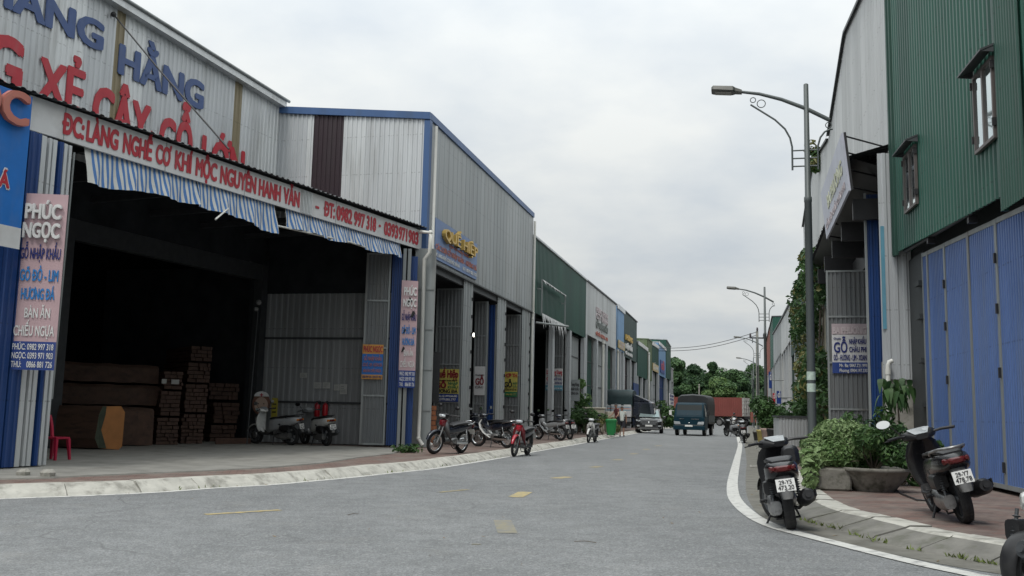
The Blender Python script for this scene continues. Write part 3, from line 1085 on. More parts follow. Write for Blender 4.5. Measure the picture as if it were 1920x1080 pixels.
mb.obox(C2 - N2 * .13 - U2 * .055 + Z * 5.9, N2 * .19, U2 * .22, Z * (h2 - .23 - 5.9))
mb.build('blue_trim', BTRIM, b2)
mb = MB()
corr(mb, C2, U2, N2, .17, s2e, 5.72, h2 - .2, .5, .012, 3, 2.0, prof=((0, 0), (.9, 0), (.93, 1), (.97, 1)))
mb.build('front_wall', GREY, b2)
mb = MB()
mb.obox(C2 + U2 * .1 - N2 * .12 + Z * 5.5, U2 * (s2e - .1), N2 * .1, Z * .24)
mb.obox(C2 + U2 * .1 - N2 * .02 + Z * 5.70, U2 * (s2e - .1), N2 * .14, Z * .05)
mb.build('lintel', DSTEEL, b2)
mb = MB()
mb.prism([C2 - N2 * .07 + Z * (h2 - .05), C2 + U2 * s2e - N2 * .07 + Z * (h2 - .05), C2 + U2 * s2e - N2 * 22 + Z * (h2 + .8), C2 - N2 * 22 + Z * (h2 + .8)], (0, 0, .08))
mb.build('roof', SILV[1], b2)
mb = MB()
corr(mb, C2 + U2 * s2e, -N2, U2, .05, 22, 0.13, h2 - .1, .25, .02, 2)
mb.build('side_wall', GREY, b2)


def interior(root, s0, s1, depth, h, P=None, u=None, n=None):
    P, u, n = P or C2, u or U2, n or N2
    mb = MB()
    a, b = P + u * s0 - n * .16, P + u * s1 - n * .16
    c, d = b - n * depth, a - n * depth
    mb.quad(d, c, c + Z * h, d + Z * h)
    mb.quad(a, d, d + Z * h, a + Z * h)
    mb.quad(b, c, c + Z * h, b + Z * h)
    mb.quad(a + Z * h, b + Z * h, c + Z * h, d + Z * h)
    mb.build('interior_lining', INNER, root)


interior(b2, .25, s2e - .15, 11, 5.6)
# posts and leaves of the three doorways (pixel columns of the photo at the door foot)
posts2 = []
for xl, xr in ((864, 880), (929, 944), (976, 990)):
    s0, s1 = S(xl, 700, C2, U2)[0], S(xr, 700, C2, U2)[0]
    mb = MB()
    corr(mb, C2 + N2 * .02, U2, N2, s0, s1, .13, 5.7, (s1 - s0) / 3.01, .03, 2)
    mb.obox(C2 + U2 * s1 - N2 * .1 + Z * .13, U2 * .06, N2 * .14, Z * 5.55, 2)
    mb.build('door_post', [GREY[0], GREY[1], STEEL], b2)
    for z in [.8 + .62 * k for k in range(8)]:
        MB().box(C2 + U2 * (s1 - .12) + N2 * .075 + Z * z, (.05, .05, .12)).build('hinge', BLACK, b2)
    posts2.append(s0)
leaves2 = []
for xl, xr, m, s0 in ((815, 864, DOORG, posts2[0]), (888, 912, DOORG, posts2[1] - .9), (912, 929, BLUD, posts2[1]), (945, 975, DOORG, posts2[2] - .3)):
    P = C2 + U2 * s0
    q = W(xl, 700, P, P + N2)
    q1 = W(xr, 700, P, P + N2)
    w = (V((q1.x, q1.y, 0)) - V((q.x, q.y, 0))).length
    leaf(b2, (q.x, q.y), N2, w, .18, 5.4, m, 4 if m is not BLUD else 0, .13)
    leaves2.append((V((q.x, q.y, 0)), w))
# downpipes
def pipe(root, pts, r=.055, name='downpipe'):
    mb = MB()
    mb.tube(pts, r, 10)
    for i in (1, len(pts) - 2): mb.ball(pts[i], r * 1.25, 8, 0, 6)
    return mb.build(name, WPIPE, root)


a = C2 + U2 * .30 + N2 * .14
pipe(b2, [a + Z * (h2 - .35), a + Z * 5.75, a - U2 * .28 + N2 * .02 + Z * 5.3, a - U2 * .30 + Z * .35, a - U2 * .18 + N2 * .25 + Z * .2])
a = C2 + U2 * (s2e - .15) + N2 * .12
pipe(b2, [a + Z * (h2 - .4), a + Z * 5.7, a - U2 * .12 + Z * 5.4, a - U2 * .12 + Z * .3])
q = W(797, 470, C2 - U2 * .3, C2 - U2 * .3 + N2)
a = V((q.x, q.y, 0)) + N2 * .15
pipe(b1, [a - N2 * .5 + Z * 6.55, a + Z * 6.5, a + Z * 5.9, a - N2 * .16 + Z * 5.7, a - N2 * .16 + Z * .4, a - N2 * .02 + Z * .2], .06)

# ---------------------------------------------------------------- the rest of the left row
def unit(name, label, s0, s1, z0, z1, zb, mats, per=.3, door='grey', npost=3, trim=None, doormat=None, roof=None, depth=18, setback=0.0, postmat=None):
    P = C2 - N2 * setback
    root = thing(name, label, 'building', P + U2 * (s0 + s1) / 2 - N2 * 3)
    zt = lambda s: z0 + (z1 - z0) * (s - s0) / (s1 - s0)
    mb = MB()
    corr(mb, P, U2, N2, s0 + .03, s1 - .03, zb, zt, per, .025, len(mats))
    mb.build('front_wall', mats, root)
    mb = MB()
    corr(mb, P + U2 * (s0 + .04), -N2, -U2, .03, depth, .1, lambda s: z0, per, .025, len(mats))
    mb.build('side_wall', mats, root)
    mb = MB()
    corr(mb, P + U2 * (s1 - .04), -N2, U2, .03, depth, .1, lambda s: z1, per, .025, len(mats))
    mb.build('side_wall', mats, root)
    mb = MB()
    mb.prism([P + U2 * s0 + N2 * .1 + Z * z0, P + U2 * s1 + N2 * .1 + Z * z1, P + U2 * s1 - N2 * depth + Z * (z1 + .6), P + U2 * s0 - N2 * depth + Z * (z0 + .6)], (0, 0, .09))
    mb.build('roof', roof or SILV[1], root)
    if trim:
        mb = MB()
        mb.prism([P + U2 * s0 + N2 * .11 + Z * (z0 - .22), P + U2 * s1 + N2 * .11 + Z * (z1 - .22), P + U2 * s1 + N2 * .03 + Z * (z1 - .22), P + U2 * s0 + N2 * .03 + Z * (z0 - .22)], (0, 0, .34))
        mb.build('eave_trim', trim, root)
    for k in range(npost + 1):
        s = s0 + .1 + (s1 - s0 - .6) * k / npost
        mb = MB()
        corr(mb, P + N2 * .0, U2, N2, s, s + .5, .13, zb, .16, .03, 1)
        mb.obox(P + U2 * s - N2 * .2 + Z * .13, U2 * .5, N2 * .18, Z * (zb - .15))
        mb.build('column', postmat or [SILV[1]], root)
        if k < npost and doormat:
            w = (s1 - s0 - .6) / npost - .5
            dm = doormat[k % len(doormat)]
            if dm:
                mb = MB()
                corr(mb, P - N2 * .35, U2, N2, s + .52, s + .5 + w - .02, .15, zb, .22, .03, len(dm))
                for z in (1.5, 3.0, 4.5):
                    if z < zb: mb.obox(P - N2 * .31 + U2 * (s + .52) + Z * z, U2 * (w - .04), N2 * .02, Z * .05, len(dm))
                mb.build('door', list(dm) + [DSTEEL], root)
    return root


def sp(x, y): return S(x, y, C2, U2)


s3 = (s2e + .05, sp(1098.5, 550)[0])
z3 = (sp(1000, 444)[1], sp(1098, 526)[1])
b3 = unit('green_shed', 'dark green corrugated shed with a torn sign frame above its silver columns', s3[0], s3[1], z3[0], z3[1], 5.8, DGRN, .32, npost=3, doormat=[None, None, GREY[:2]])
interior(b3, s3[0] + .3, s3[1] - .3, 9, 5.7)
# open leaf of the green shed with its sign, and the torn sign frame above
P = C2 + U2 * sp(1053, 740)[0]
q, q1 = W(1022, 740, P, P + N2), W(1055, 740, P, P + N2)
leaf(b3, (q.x, q.y), N2, (q1 - q).length, .18, 5.6, DOORG, 4, .14)
leaf3 = (V((q.x, q.y, 0)), (q1 - q).length)
fa, fb = sp(1006, 560)[0], sp(1051, 560)[0]
za_, zb_ = sp(1006, 590)[1], sp(1006, 526)[1]
tf = thing('empty_signboard', 'empty white steel sign frame trimmed with torn banner rags', 'frame', C2 + U2 * (fa + fb) / 2 + N2 * .25 + Z * za_)
mb = MB()
for k in range(2): mb.obox(C2 + U2 * fa + N2 * .22 + Z * (za_ if k == 0 else zb_), U2 * (fb - fa), N2 * .05, Z * .07)
for k in range(2): mb.obox(C2 + U2 * (fa if k == 0 else fb) + N2 * .221 + Z * za_, U2 * .07, N2 * .05, Z * (zb_ - za_))
for s in (fa, fb): mb.obox(C2 + U2 * s + N2 * .02 + Z * (zb_ - .4), U2 * .05, N2 * .22, Z * .05)
mb.build('tube_frame', STEEL, tf)
mb = MB()
n = 26
for k in range(n):
    s = fa + (fb - fa) * k / n
    for zz, hh in ((za_ + .06, random.uniform(.25, .75)), (zb_ + .06, random.uniform(.06, .2))):
        w = (fb - fa) / n * 1.1
        mb.add([C2 + U2 * s + N2 * .29 + Z * zz, C2 + U2 * (s + w) + N2 * .29 + Z * zz, C2 + U2 * (s + w * random.uniform(.5, 1)) + N2 * .33 + Z * (zz - hh * random.uniform(.6, 1)), C2 + U2 * (s + .05) + N2 * .36 + Z * (zz - hh)], [(0, 1, 2, 3)])
mb.build('banner_rags', WHITEB, tf)
mb = MB()
mb.tube([C2 + U2 * (fa - .3) + N2 * .05 + Z * 5.35, C2 + U2 * (fa + 1.2) + N2 * 1.3 + Z * 5.3], .05, 6)
mb.build('bracket_pole', STEEL, b3)

s4 = (s3[1], sp(1155, 600)[0])
z4 = (sp(1099.5, 527)[1], sp(1154, 571)[1])
zb4 = (sp(1100, 627)[1] + sp(1154, 655)[1]) / 2
b4 = unit('pale_grey_shed', 'pale grey corrugated shed with faded lettering beyond the green shed', s4[0], s4[1], z4[0], z4[1], zb4, LITE, .4, npost=3, doormat=[DGRN, GREY[:1], DGRN], roof=DSTEEL)
pipe(b4, [C2 + U2 * (s4[0] + 5.6) + N2 * .3 + Z * zb4, C2 + U2 * (s4[0] + 5.6) + N2 * .3 + Z * (zb4 - .2), C2 + U2 * (s4[0] + 5.6) + N2 * .3 + Z * .2], .09)
pipe(b4, [C2 + U2 * (s4[1] - .3) + N2 * .2 + Z * zb4, C2 + U2 * (s4[1] - .3) + N2 * .2 + Z * (zb4 - .2), C2 + U2 * (s4[1] - .3) + N2 * .2 + Z * .2], .09)

rows_ = [
    ('blue_shed', 'narrow pale blue corrugated shed with a buff sign band', 1156.5, 1169.5, 572, 584, 658, LBLU, [GREY[:1]], 2, SILV[2], None),
    ('charcoal_shed', 'charcoal green shed with gold lettering and two windows', 1169.5, 1193.5, 582.5, 604.5, 674, GGRN, [BROWN, GREY[:1]], 2, None, DSTEEL),
    ('low_green_shed', 'low dark green shed with a white eave trim', 1195, 1213.5, 641, 655, 708, DGRN, [GREY[:1], GGRN], 2, WHITEB, None),
    ('olive_shed', 'olive green shed rising behind the low green one', 1214, 1222, 636, 642, 713, OLIV, [BROWN], 1, None, OLIV[0]),
    ('small_green_shed', 'small dark green shed with a white eave and a pale sign', 1222.5, 1234.5, 643, 651, 697, DGRN, [GREY[:1]], 1, WHITEB, None),
    ('sky_blue_shed', 'sky blue shed with a red sign patch near the far end of the row', 1235, 1248, 642, 655, 706, LBLU, [BLUD], 1, WHITEB, None),
    ('end_green_shed', 'tall green shed with a grey roof closing the left row', 1249, 1257.5, 637, 651, 711, GRN, [LITE[:1]], 1, None, SILV[1]),
    ('end_grey_shed', 'low grey annex at the very end of the left row', 1258, 1262, 690, 693, 716, GREY, [GREY[:1]], 1, None, None)]
far = {}
for nm, lb, xa, xb, ya, yb, yd, mm, dm, npst, tr, rf in rows_:
    sa, sb = sp(xa, 700)[0], sp(xb, 700)[0]
    za_, zb_ = sp(xa, ya)[1], sp(xb, yb)[1]
    zd = sp((xa + xb) / 2, yd)[1]
    far[nm] = (unit(nm, lb, sa, sb, za_, zb_, zd, mm, .45, npost=npst, doormat=dm, trim=tr, roof=rf), sa, sb, za_, zb_, zd)
r_, sa, sb, za_, zb_, zd = far['low_green_shed']
pipe(r_, [C2 + U2 * (sb - .4) + N2 * .2 + Z * (zb_ - .3), C2 + U2 * (sb - .4) + N2 * .2 + Z * (zb_ - .5), C2 + U2 * (sb - .4) + N2 * .2 + Z * .2], .11)
r_, sa, sb, za_, zb_, zd = far['charcoal_shed']
mb = MB()
mb.obox(C2 + U2 * (sa + (sb - sa) * .68) + N2 * .04 + Z * .4, U2 * 4.0, N2 * .06, Z * 3.6)
mb.build('door_leaf', BLUD, r_)

# ================================================================ RIGHT ROW
AR = G(1860, 922, .15)
AR = V((AR.x, AR.y, 0))
UR = V((.18, 1, 0)).normalized()
NR = V((-UR.y, UR.x, 0))          # towards the street


def sr(x, y): return S(x, y, AR, UR)


se = sr(1682, 477)[0]
gb = thing('green_workshop', 'tall green corrugated workshop with two small windows above blue folding doors', 'building', AR - NR * 3)
zg0, zg1 = sr(1901, 362)[1], sr(1682, 477)[1]
gbot = lambda s: zg0 + (zg1 - zg0) * (s - sr(1901, 362)[0]) / (se - sr(1901, 362)[0])
mb = MB()
corr(mb, AR + NR * .06, UR, NR, -11, se - .42, gbot, 13.5, .2, .032, 3, 1.0)
mb.build('front_wall', GRN, gb)
mb = MB()
mb.obox(AR + UR * (se - .42) + NR * .05 + Z * (gbot(se) - .08), UR * .42, NR * .07, Z * (13.6 - gbot(se)))
mb.build('corner_flashing', DGRN[0], gb)
mb = MB()
mb.obox(AR + UR * (se - .26) + NR * .05 + Z * (gbot(se) - .06), UR * .06, NR * .10, Z * (13.4 - gbot(se)))
mb.build('corner_flashing', DGRN[1], gb)
mb = MB()
sc = sr(1893, 300)[0]
corr(mb, AR + UR * 0 + NR * .13, UR, NR, sc - 1.0, sc, gbot(sc) - .25, 13, .11, .02, 1)
mb.obox(AR + UR * (sc - .04) + NR * .05 + Z * (gbot(sc) - .25), UR * .04, NR * .10, Z * 9)
mb.build('corner_flashing', DGRN[0], gb)
mb = MB()
mb.prism([AR + UR * -11 + Z * 13.4, AR + UR * se + Z * 13.4, AR + UR * se - NR * 20 + Z * 13.9, AR + UR * -11 - NR * 20 + Z * 13.9], (0, 0, .1))
mb.build('roof', DSTEEL, gb)
mb = MB()
corr(mb, AR + UR * se, -NR, UR, .0, 20, .1, 13.5, .2, .03, 3)
mb.build('side_wall', GRN, gb)
mb = MB()
corr(mb, AR + UR * -11, -NR, -UR, .0, 20, .1, 13.5, .2, .03, 3)
mb.build('side_wall', GRN, gb)
mb = MB()
mb.obox(AR + UR * -11 - NR * .5 + Z * (gbot(-3) + .02), UR * (11 + se), NR * .2, Z * .5)
mb.tube([AR + UR * -8 - NR * .04 + Z * (gbot(-3) - .03), AR + UR * (se - .6) - NR * .04 + Z * (gbot(se) - .03)], .05, 8)
for s in (-2.5, .5, 3.2): mb.obox(AR + UR * s - NR * .1 + Z * (gbot(s) - .12), UR * .1, NR * .14, Z * .12)
mb.build('door_track', BLACK, gb)
# two windows with hoods
WFR = M('window_frame_brown', (.10, .085, .08), .45, 0, .1, 6)
PANE = M('pane', (.62, .70, .70), .05, .95, .03, 1.5)
for k, (xa, xb, yt, yb_, hood) in enumerate(((1843, 1879, 122, 280, 1), (1708, 1729, 280, 396, 1))):
    sB, zt_ = sr(xa, (yt + yb_) / 2)[0], (sr(xa, yt + 12)[1] + sr(xb, yt - 10)[1]) / 2
    sA = sr(xb, yt)[0]
    zb_ = (sr(xa, yb_ + 10)[1] + sr(xb, yb_ - 14)[1]) / 2
    w, h = sB - sA, zt_ - zb_
    O = AR + UR * sA + NR * .10 + Z * zb_
    f = MB()
    t = .05
    for a, b, c, d in ((0, 0, w, t), (0, h - t, w, h), (0, t, t, h - t), (w - t, t, w, h - t), (w / 2 - t * .7, t, w / 2 + t * .7, h - t)):
        f.obox(O + UR * a + Z * b, UR * (c - a), NR * .055, Z * (d - b))
    wf = f.build('window', WFR, gb)
    p = MB()
    p.obox(O + UR * t + NR * .005 + Z * t, UR * (w / 2 - t * 1.7), NR * .02, Z * (h - 2 * t))
    p.obox(O + UR * (w / 2 + t * .7) + NR * .006 + Z * t, UR * (w / 2 - t * 1.7), NR * .02, Z * (h - 2 * t))
    p.build('pane', PANE, wf)
    hd = MB()
    hd.prism([O + UR * -.12 + Z * (h + .14), O + UR * (w + .12) + Z * (h + .14), O + UR * (w + .12) + NR * .24 + Z * (h + .04), O + UR * -.12 + NR * .24 + Z * (h + .04)], (0, 0, .03))
    for a in (-.11, w + .09): hd.prism([O + UR * a + Z * (h + .14), O + UR * a + NR * .22 + Z * (h + .04), O + UR * a + Z * (h + .02)], UR * .02)
    hd.build('window_hood', DSTEEL, wf)
    for a in (-.03, w):
        for b in (.18, h - .2): MB().obox(O + UR * a + NR * .01 + Z * b, UR * .03, NR * .07, Z * .12).build('hinge', BLACK, wf)
# blue folding doors
edges = [S(x, 640, AR - NR * .2, UR)[0] for x in (1737, 1747, 1780, 1826, 1880, 1945, 2025, 2130, 2260, 2430, 2650)]
dtop = lambda s: gbot(s) - .16
for k in range(len(edges) - 1):
    s1, s0 = edges[k], edges[k + 1]
    w = s1 - s0
    P = AR + UR * s0 - NR * .20
    mb = MB()
    corr(mb, P, UR, NR, .05, w - .05, .26, dtop(s0 + w / 2) - .06, .11, .032, 3, .5)
    for a in (0, w - .05): mb.obox(P + UR * a - NR * .02 + Z * .2, UR * .05, NR * .065, Z * (dtop(s0 + a) - .2), 3)
    mb.prism([P + UR * .05 + Z * .2, P + UR * (w - .05) + Z * .2, P + UR * (w - .05) + Z * .27, P + UR * .05 + Z * .27], NR * .04, 3)
    mb.prism([P + UR * .05 + Z * (dtop(s0) - .08), P + UR * (w - .05) + Z * (dtop(s1) - .08), P + UR * (w - .05) + Z * dtop(s1), P + UR * .05 + Z * dtop(s0)], NR * .04, 3)
    dl_ = mb.build('door_leaf', BLUE + [STEEL], gb)
    if k % 2 == 1 or k > 3:
        for z in (.45, 1.9, 2.9, 3.7): MB().obox(P + UR * (-.025) + NR * .05 + Z * z, UR * .05, NR * .03, Z * .16).build('hinge', BLACK, dl_)
mb = MB()
mb.obox(AR + UR * (edges[0] + .02) - NR * .40 + Z * .1, UR * (se - edges[0] - .2), NR * .2, Z * (gbot(edges[0]) - .2))
for z in (.6, 1.5, 2.4, 3.3, 4.0): mb.obox(AR + UR * (edges[0] + .03) - NR * .19 + Z * z, UR * .35, NR * .1, Z * .10)
mb.build('door_jamb', M('jamb_dark', (.035, .04, .042), .6), gb)
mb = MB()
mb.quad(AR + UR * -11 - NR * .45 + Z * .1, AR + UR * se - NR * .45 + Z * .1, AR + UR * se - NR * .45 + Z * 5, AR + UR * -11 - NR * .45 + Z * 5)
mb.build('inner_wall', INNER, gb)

# silver clad column between the two workshops
PC = AR + UR * se
U3 = U2
N3 = V((-U3.y, U3.x, 0))


def s3p(x, y): return S(x, y, PC, U3)


sc0, sc1 = s3p(1712, 600)[0], s3p(1646, 600)[0]
cc = thing('clad_column', 'silver corrugated column on a concrete base beside the green workshop', 'column', PC + N3 * .1)
ca_ = W(1711, 640, PC + N3 * .12, PC + N3 * .12 + V((1, -.2, 0)))
cb_ = W(1652, 640, PC + N3 * .12, PC + N3 * .12 + V((1, -.2, 0)))
cu = (V((ca_.x, ca_.y, 0)) - V((cb_.x, cb_.y, 0)))
cw = cu.length
cu.normalize()
cn = V((cu.y, -cu.x, 0))
cbp = V((cb_.x, cb_.y, 0))
ztop = S(1660, 290, cbp, cu)[1]
zmid = S(1700, 712, cbp, cu)[1]
mb = MB()
corr(mb, cbp + cn * .12, cu, cn, 0, cw, zmid, ztop, .19, .03, 2)
mb.build('cladding', SILV[1:], cc)
mb = MB()
mb.obox(cbp + cu * .05 - cn * .3 + Z * .1, cu * (cw + .22), cn * .38, Z * (zmid + .3))
mb.build('concrete_base', CONCL, cc)
mb = MB()
mb.obox(cbp + cu * .02 + cn * .162 + Z * (zmid + 1.1), cu * .08, cn * .004, Z * 2.3)
mb.build('blue_notice', B_TEAL, cc)
q = W(1668, 800, cbp + cn * .3, cbp + cn * .3 + cu)
a = V((q.x, q.y, 0))
mb = MB()
mb.tube([a + Z * .2, a + Z * 2.38, a + Z * 2.47 + cu * .03, a + Z * 2.5 + cu * .10], .05, 10)
mb.tube([a + Z * 2.2, a + Z * 2.32], .062, 10)
mb.build('vent_pipe', WPIPE, cc)

# pale twin-gable workshop with the black-bellied canopy
rg = thing('pale_workshop', 'tall pale silver corrugated workshop with a dark canopy over its open doorway', 'building', PC + U3 * 8 - N3 * 3)
pts = [s3p(*q) for q in ((1614, 0), (1586.5, 60), (1554, 259), (1526, 303), (1507, 425))]
t1 = lambda s: min(pts[1][1] + (s - pts[1][0]) * (pts[0][1] - pts[1][1]) / (pts[0][0] - pts[1][0]), pts[1][1] + (s - pts[1][0]) * (pts[2][1] - pts[1][1]) / (pts[2][0] - pts[1][0]))
t2 = lambda s: min(pts[3][1] + (s - pts[3][0]) * (pts[2][1] - pts[3][1]) / (pts[2][0] - pts[3][0]), pts[3][1] + (s - pts[3][0]) * (pts[4][1] - pts[3][1]) / (pts[4][0] - pts[3][0]))
sA, sB, sC = .02, pts[2][0], pts[4][0]
mb = MB()
corr(mb, PC, U3, N3, sA, sB, 7.0, t1, .3, .02, 3, .9)
mb.build('front_wall', LITE, rg)
mb = MB()
edge = []
k = sA
while k < sB:
    edge.append(k)
    k += .5
for i in range(len(edge) - 1):
    a, b = edge[i], edge[i + 1]
    mb.add([PC + U3 * a + N3 * .12 + Z * t1(a), PC + U3 * b + N3 * .12 + Z * t1(b), PC + U3 * b - N3 * 18 + Z * t1(b), PC + U3 * a - N3 * 18 + Z * t1(a), PC + U3 * a + N3 * .12 + Z * (t1(a) - .1), PC + U3 * b + N3 * .12 + Z * (t1(b) - .1)], [(0, 1, 2, 3), (0, 1, 5, 4)])
mb.build('roof', DSTEEL, rg)
mb = MB()
corr(mb, PC + U3 * sB, -N3, U3, 0, 18, .1, t1(sB), .3, .02, 2)
mb.build('side_wall', LITE, rg)
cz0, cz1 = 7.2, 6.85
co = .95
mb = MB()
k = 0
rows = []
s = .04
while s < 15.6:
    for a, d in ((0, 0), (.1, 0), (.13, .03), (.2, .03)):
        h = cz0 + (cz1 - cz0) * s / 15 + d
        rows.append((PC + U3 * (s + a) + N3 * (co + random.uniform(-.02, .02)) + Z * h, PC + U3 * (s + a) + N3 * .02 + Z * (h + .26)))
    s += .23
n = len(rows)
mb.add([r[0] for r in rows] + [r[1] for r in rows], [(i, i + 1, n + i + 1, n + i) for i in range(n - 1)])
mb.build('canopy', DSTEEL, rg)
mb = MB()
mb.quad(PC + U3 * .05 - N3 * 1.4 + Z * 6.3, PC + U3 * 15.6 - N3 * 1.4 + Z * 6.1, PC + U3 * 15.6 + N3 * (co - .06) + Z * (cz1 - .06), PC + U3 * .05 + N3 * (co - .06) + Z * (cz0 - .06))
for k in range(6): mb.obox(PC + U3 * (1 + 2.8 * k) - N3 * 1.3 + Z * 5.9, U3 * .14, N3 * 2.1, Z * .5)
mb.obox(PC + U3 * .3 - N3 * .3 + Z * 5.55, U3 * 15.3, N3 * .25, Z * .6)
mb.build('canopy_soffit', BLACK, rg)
interior(rg, .5, 15.5, 9, 6.4, PC, U3, N3)
mb = MB()
for s in (15.6, 25, sC - .5): 
    mb.obox(PC + U3 * s - N3 * .4 + Z * .1, U3 * .5, N3 * .4, Z * 6.9)
mb.build('column', SILV[1], rg)
# its leaves, folded out towards the street
for xl, xr, yt, mm, per, sx in ((1551, 1634, 507, DOORG, .12, 5.2), (1626, 1667, 362, BLUD, .13, 1.3)):
    P = PC + U3 * sx
    q, q1 = W(xl, 640, P, P + N3), W(xr, 640, P, P + N3)
    w = (V((q1.x, q1.y, 0)) - V((q.x, q.y, 0))).length
    zt_ = S((xl + xr) / 2, yt, P, -N3)[1]
    leaf(rg, (q.x, q.y), -N3, w, .2, zt_, mm, 4 if per == .12 else 0, per)
    if per == .12: leafR = (V((q.x, q.y, 0)), w)
# second gable
r2_ = thing('far_pale_workshop', 'pale silver gabled workshop behind the vine, next to the dark canopy', 'building', PC + U3 * 28 - N3 * 3)
mb = MB()
corr(mb, PC, U3, N3, sB + .05, sC, 6.2, t2, .3, .02, 3, .9)
mb.build('front_wall', LITE, r2_)
mb = MB()
edge = [sB + .05 + (sC - sB) * i / 40 for i in range(41)]
for i in range(40):
    a, b = edge[i], edge[i + 1]
    mb.add([PC + U3 * a + N3 * .12 + Z * t2(a), PC + U3 * b + N3 * .12 + Z * t2(b), PC + U3 * b - N3 * 18 + Z * t2(b), PC + U3 * a - N3 * 18 + Z * t2(a), PC + U3 * a + N3 * .12 + Z * (t2(a) - .1), PC + U3 * b + N3 * .12 + Z * (t2(b) - .1)], [(0, 1, 2, 3), (0, 1, 5, 4)])
mb.build('roof', DSTEEL, r2_)
mb = MB()
corr(mb, PC - N3 * .3, U3, N3, sB + .1, sC, .1, 6.3, .3, .03, 2)
mb.build('door', [BEIG[0], GREY[0]], r2_)
# further units of the right row
def unit_r(name, label, xa, xb, ya, yb, yd, mats, dm, setback=0.0, trim=None):
    P = PC + N3 * (-setback)
    sa, sb = S(xa, 700, P, U3)[0], S(xb, 700, P, U3)[0]
    za_, zb_ = S(xa, ya, P, U3)[1], S(xb, yb, P, U3)[1]
    zd = S((xa + xb) / 2, yd, P, U3)[1]
    root = thing(name, label, 'building', P + U3 * (sa + sb) / 2 - N3 * 3)
    zt = lambda s: za_ + (zb_ - za_) * (s - sa) / (sb - sa)
    mb = MB()
    corr(mb, P, U3, N3, sa + .05, sb - .05, zd, zt, .4, .03, len(mats))
    mb.build('front_wall', mats, root)
    mb = MB()
    corr(mb, P + U3 * (sa + .06), -N3, -U3, 0.02, 18, .1, za_, .4, .03, len(mats))
    mb.build('side_wall', mats, root)
    mb = MB()
    corr(mb, P + U3 * (sb - .06), -N3, U3, 0.02, 18, .1, zb_, .4, .03, len(mats))
    mb.build('side_wall', mats, root)
    mb = MB()
    mb.prism([P + U3 * sa + N3 * .15 + Z * za_, P + U3 * sb + N3 * .15 + Z * zb_, P + U3 * sb - N3 * 18 + Z * (zb_ + .4), P + U3 * sa - N3 * 18 + Z * (za_ + .4)], (0, 0, .12))
    mb.build('roof', DSTEEL, root)
    k = 0
    nd = max(2, int((sb - sa) / 4))
    for k in range(nd):
        a, b = sa + .2 + (sb - sa - .4) * k / nd, sa + .2 + (sb - sa - .4) * (k + 1) / nd
        mb = MB()
        corr(mb, P - N3 * .4, U3, N3, a + .5, b, .1, zd, .3, .04, len(dm))
        mb.build('door', dm, root)
        mb = MB()
        mb.obox(P + U3 * a - N3 * .42 + Z * .1, U3 * .45, N3 * .44, Z * (zd - .1))
        mb.build('column', SILV[1], root)
    return root, P, sa, sb, zd


unit_r('vine_shed', 'dark green trimmed shed half hidden behind the climbing vine', 1506.5, 1484.5, 505, 588, 655, GGRN, [GREY[0], BEIG[0]])
r4_ = unit_r('light_grey_shed', 'light grey corrugated shed with beige doors past the vine', 1484, 1466, 566, 600, 650, LITE, [BEIG[0], GREY[0]])
unit_r('slate_shed', 'grey sided shed with striped doors between the light grey and green ones', 1466, 1451, 600, 625, 672, GREY, [GREY[1], DGRN[0]])
unit_r('tall_green_shed', 'narrow dark green shed standing taller near the far end of the right row', 1450.5, 1445, 589, 612, 690, GRN, [GGRN[0]])
unit_r('rusty_shed', 'rusty red corrugated shed at the far end of the right row', 1444.5, 1438, 612, 640, 700, REDB, [GGRN[0]])

# ================================================================ SIGNS
def leaf_sign(name, label, cat, P, d, xl, xr, yt, yb, mat, group=None, off=.07):
    """board lying on a door leaf (plane through P along d), extents in pixels"""
    d = V(d).normalized()
    nn = d.cross(Z)
    P = V((P[0], P[1], 0)) + nn * off
    a = W(xl, (yt + yb) / 2, P, P + d)
    b = W(xr, (yt + yb) / 2, P, P + d)
    xm = (xl + xr) / 2
    zt_, zb_ = W(xm, yt, P, P + d).z, W(xm, yb, P, P + d).z
    w = (V((b.x, b.y, 0)) - V((a.x, a.y, 0))).length
    return Board(name, label, cat, (a.x, a.y, zb_), d, w, zt_ - zb_, mat, .012, group)


# pink sign at the left jamb
pd = V((1, .12, 0)).normalized()
pp = D(70, 870, 15.45)
pk = leaf_sign('sign_board', 'tall pale pink sign with a navy phone panel on the folded doors at the left', 'sign', pp, pd, 29, 115, 363, 694, B_PINK, None, .05)
pk.text([('PHÚC', .10, .90, .855, .935), ('NGỌC', .08, .90, .745, .825)], T_WHITE, th=.05, bold=.05, name='raised_letters')
pk.text([('GỖ NHẬP KHẨU', .06, .94, .625, .685)], T_NAVY, bold=.02)
pk.text([('GÕ ĐỎ - LIM', .09, .93, .50, .562), ('HƯƠNG ĐÁ', .15, .88, .395, .455)], T_CYAN, bold=.03)
pk.text([('BÀN ĂN', .26, .82, .292, .345), ('CHIẾU NGỰA', .06, .94, .19, .245)], T_WHITE, bold=.02)
pk.band(0, .158, B_NAVY)
pk.text([('PHÚC: 0982 997 318', .06, .95, .112, .145), ('NGỌC: 0393 971 903', .06, .95, .063, .096), ('THU:    0866 881 726', .06, .95, .014, .047)], T_WHITE, lift=.006, th=.004)
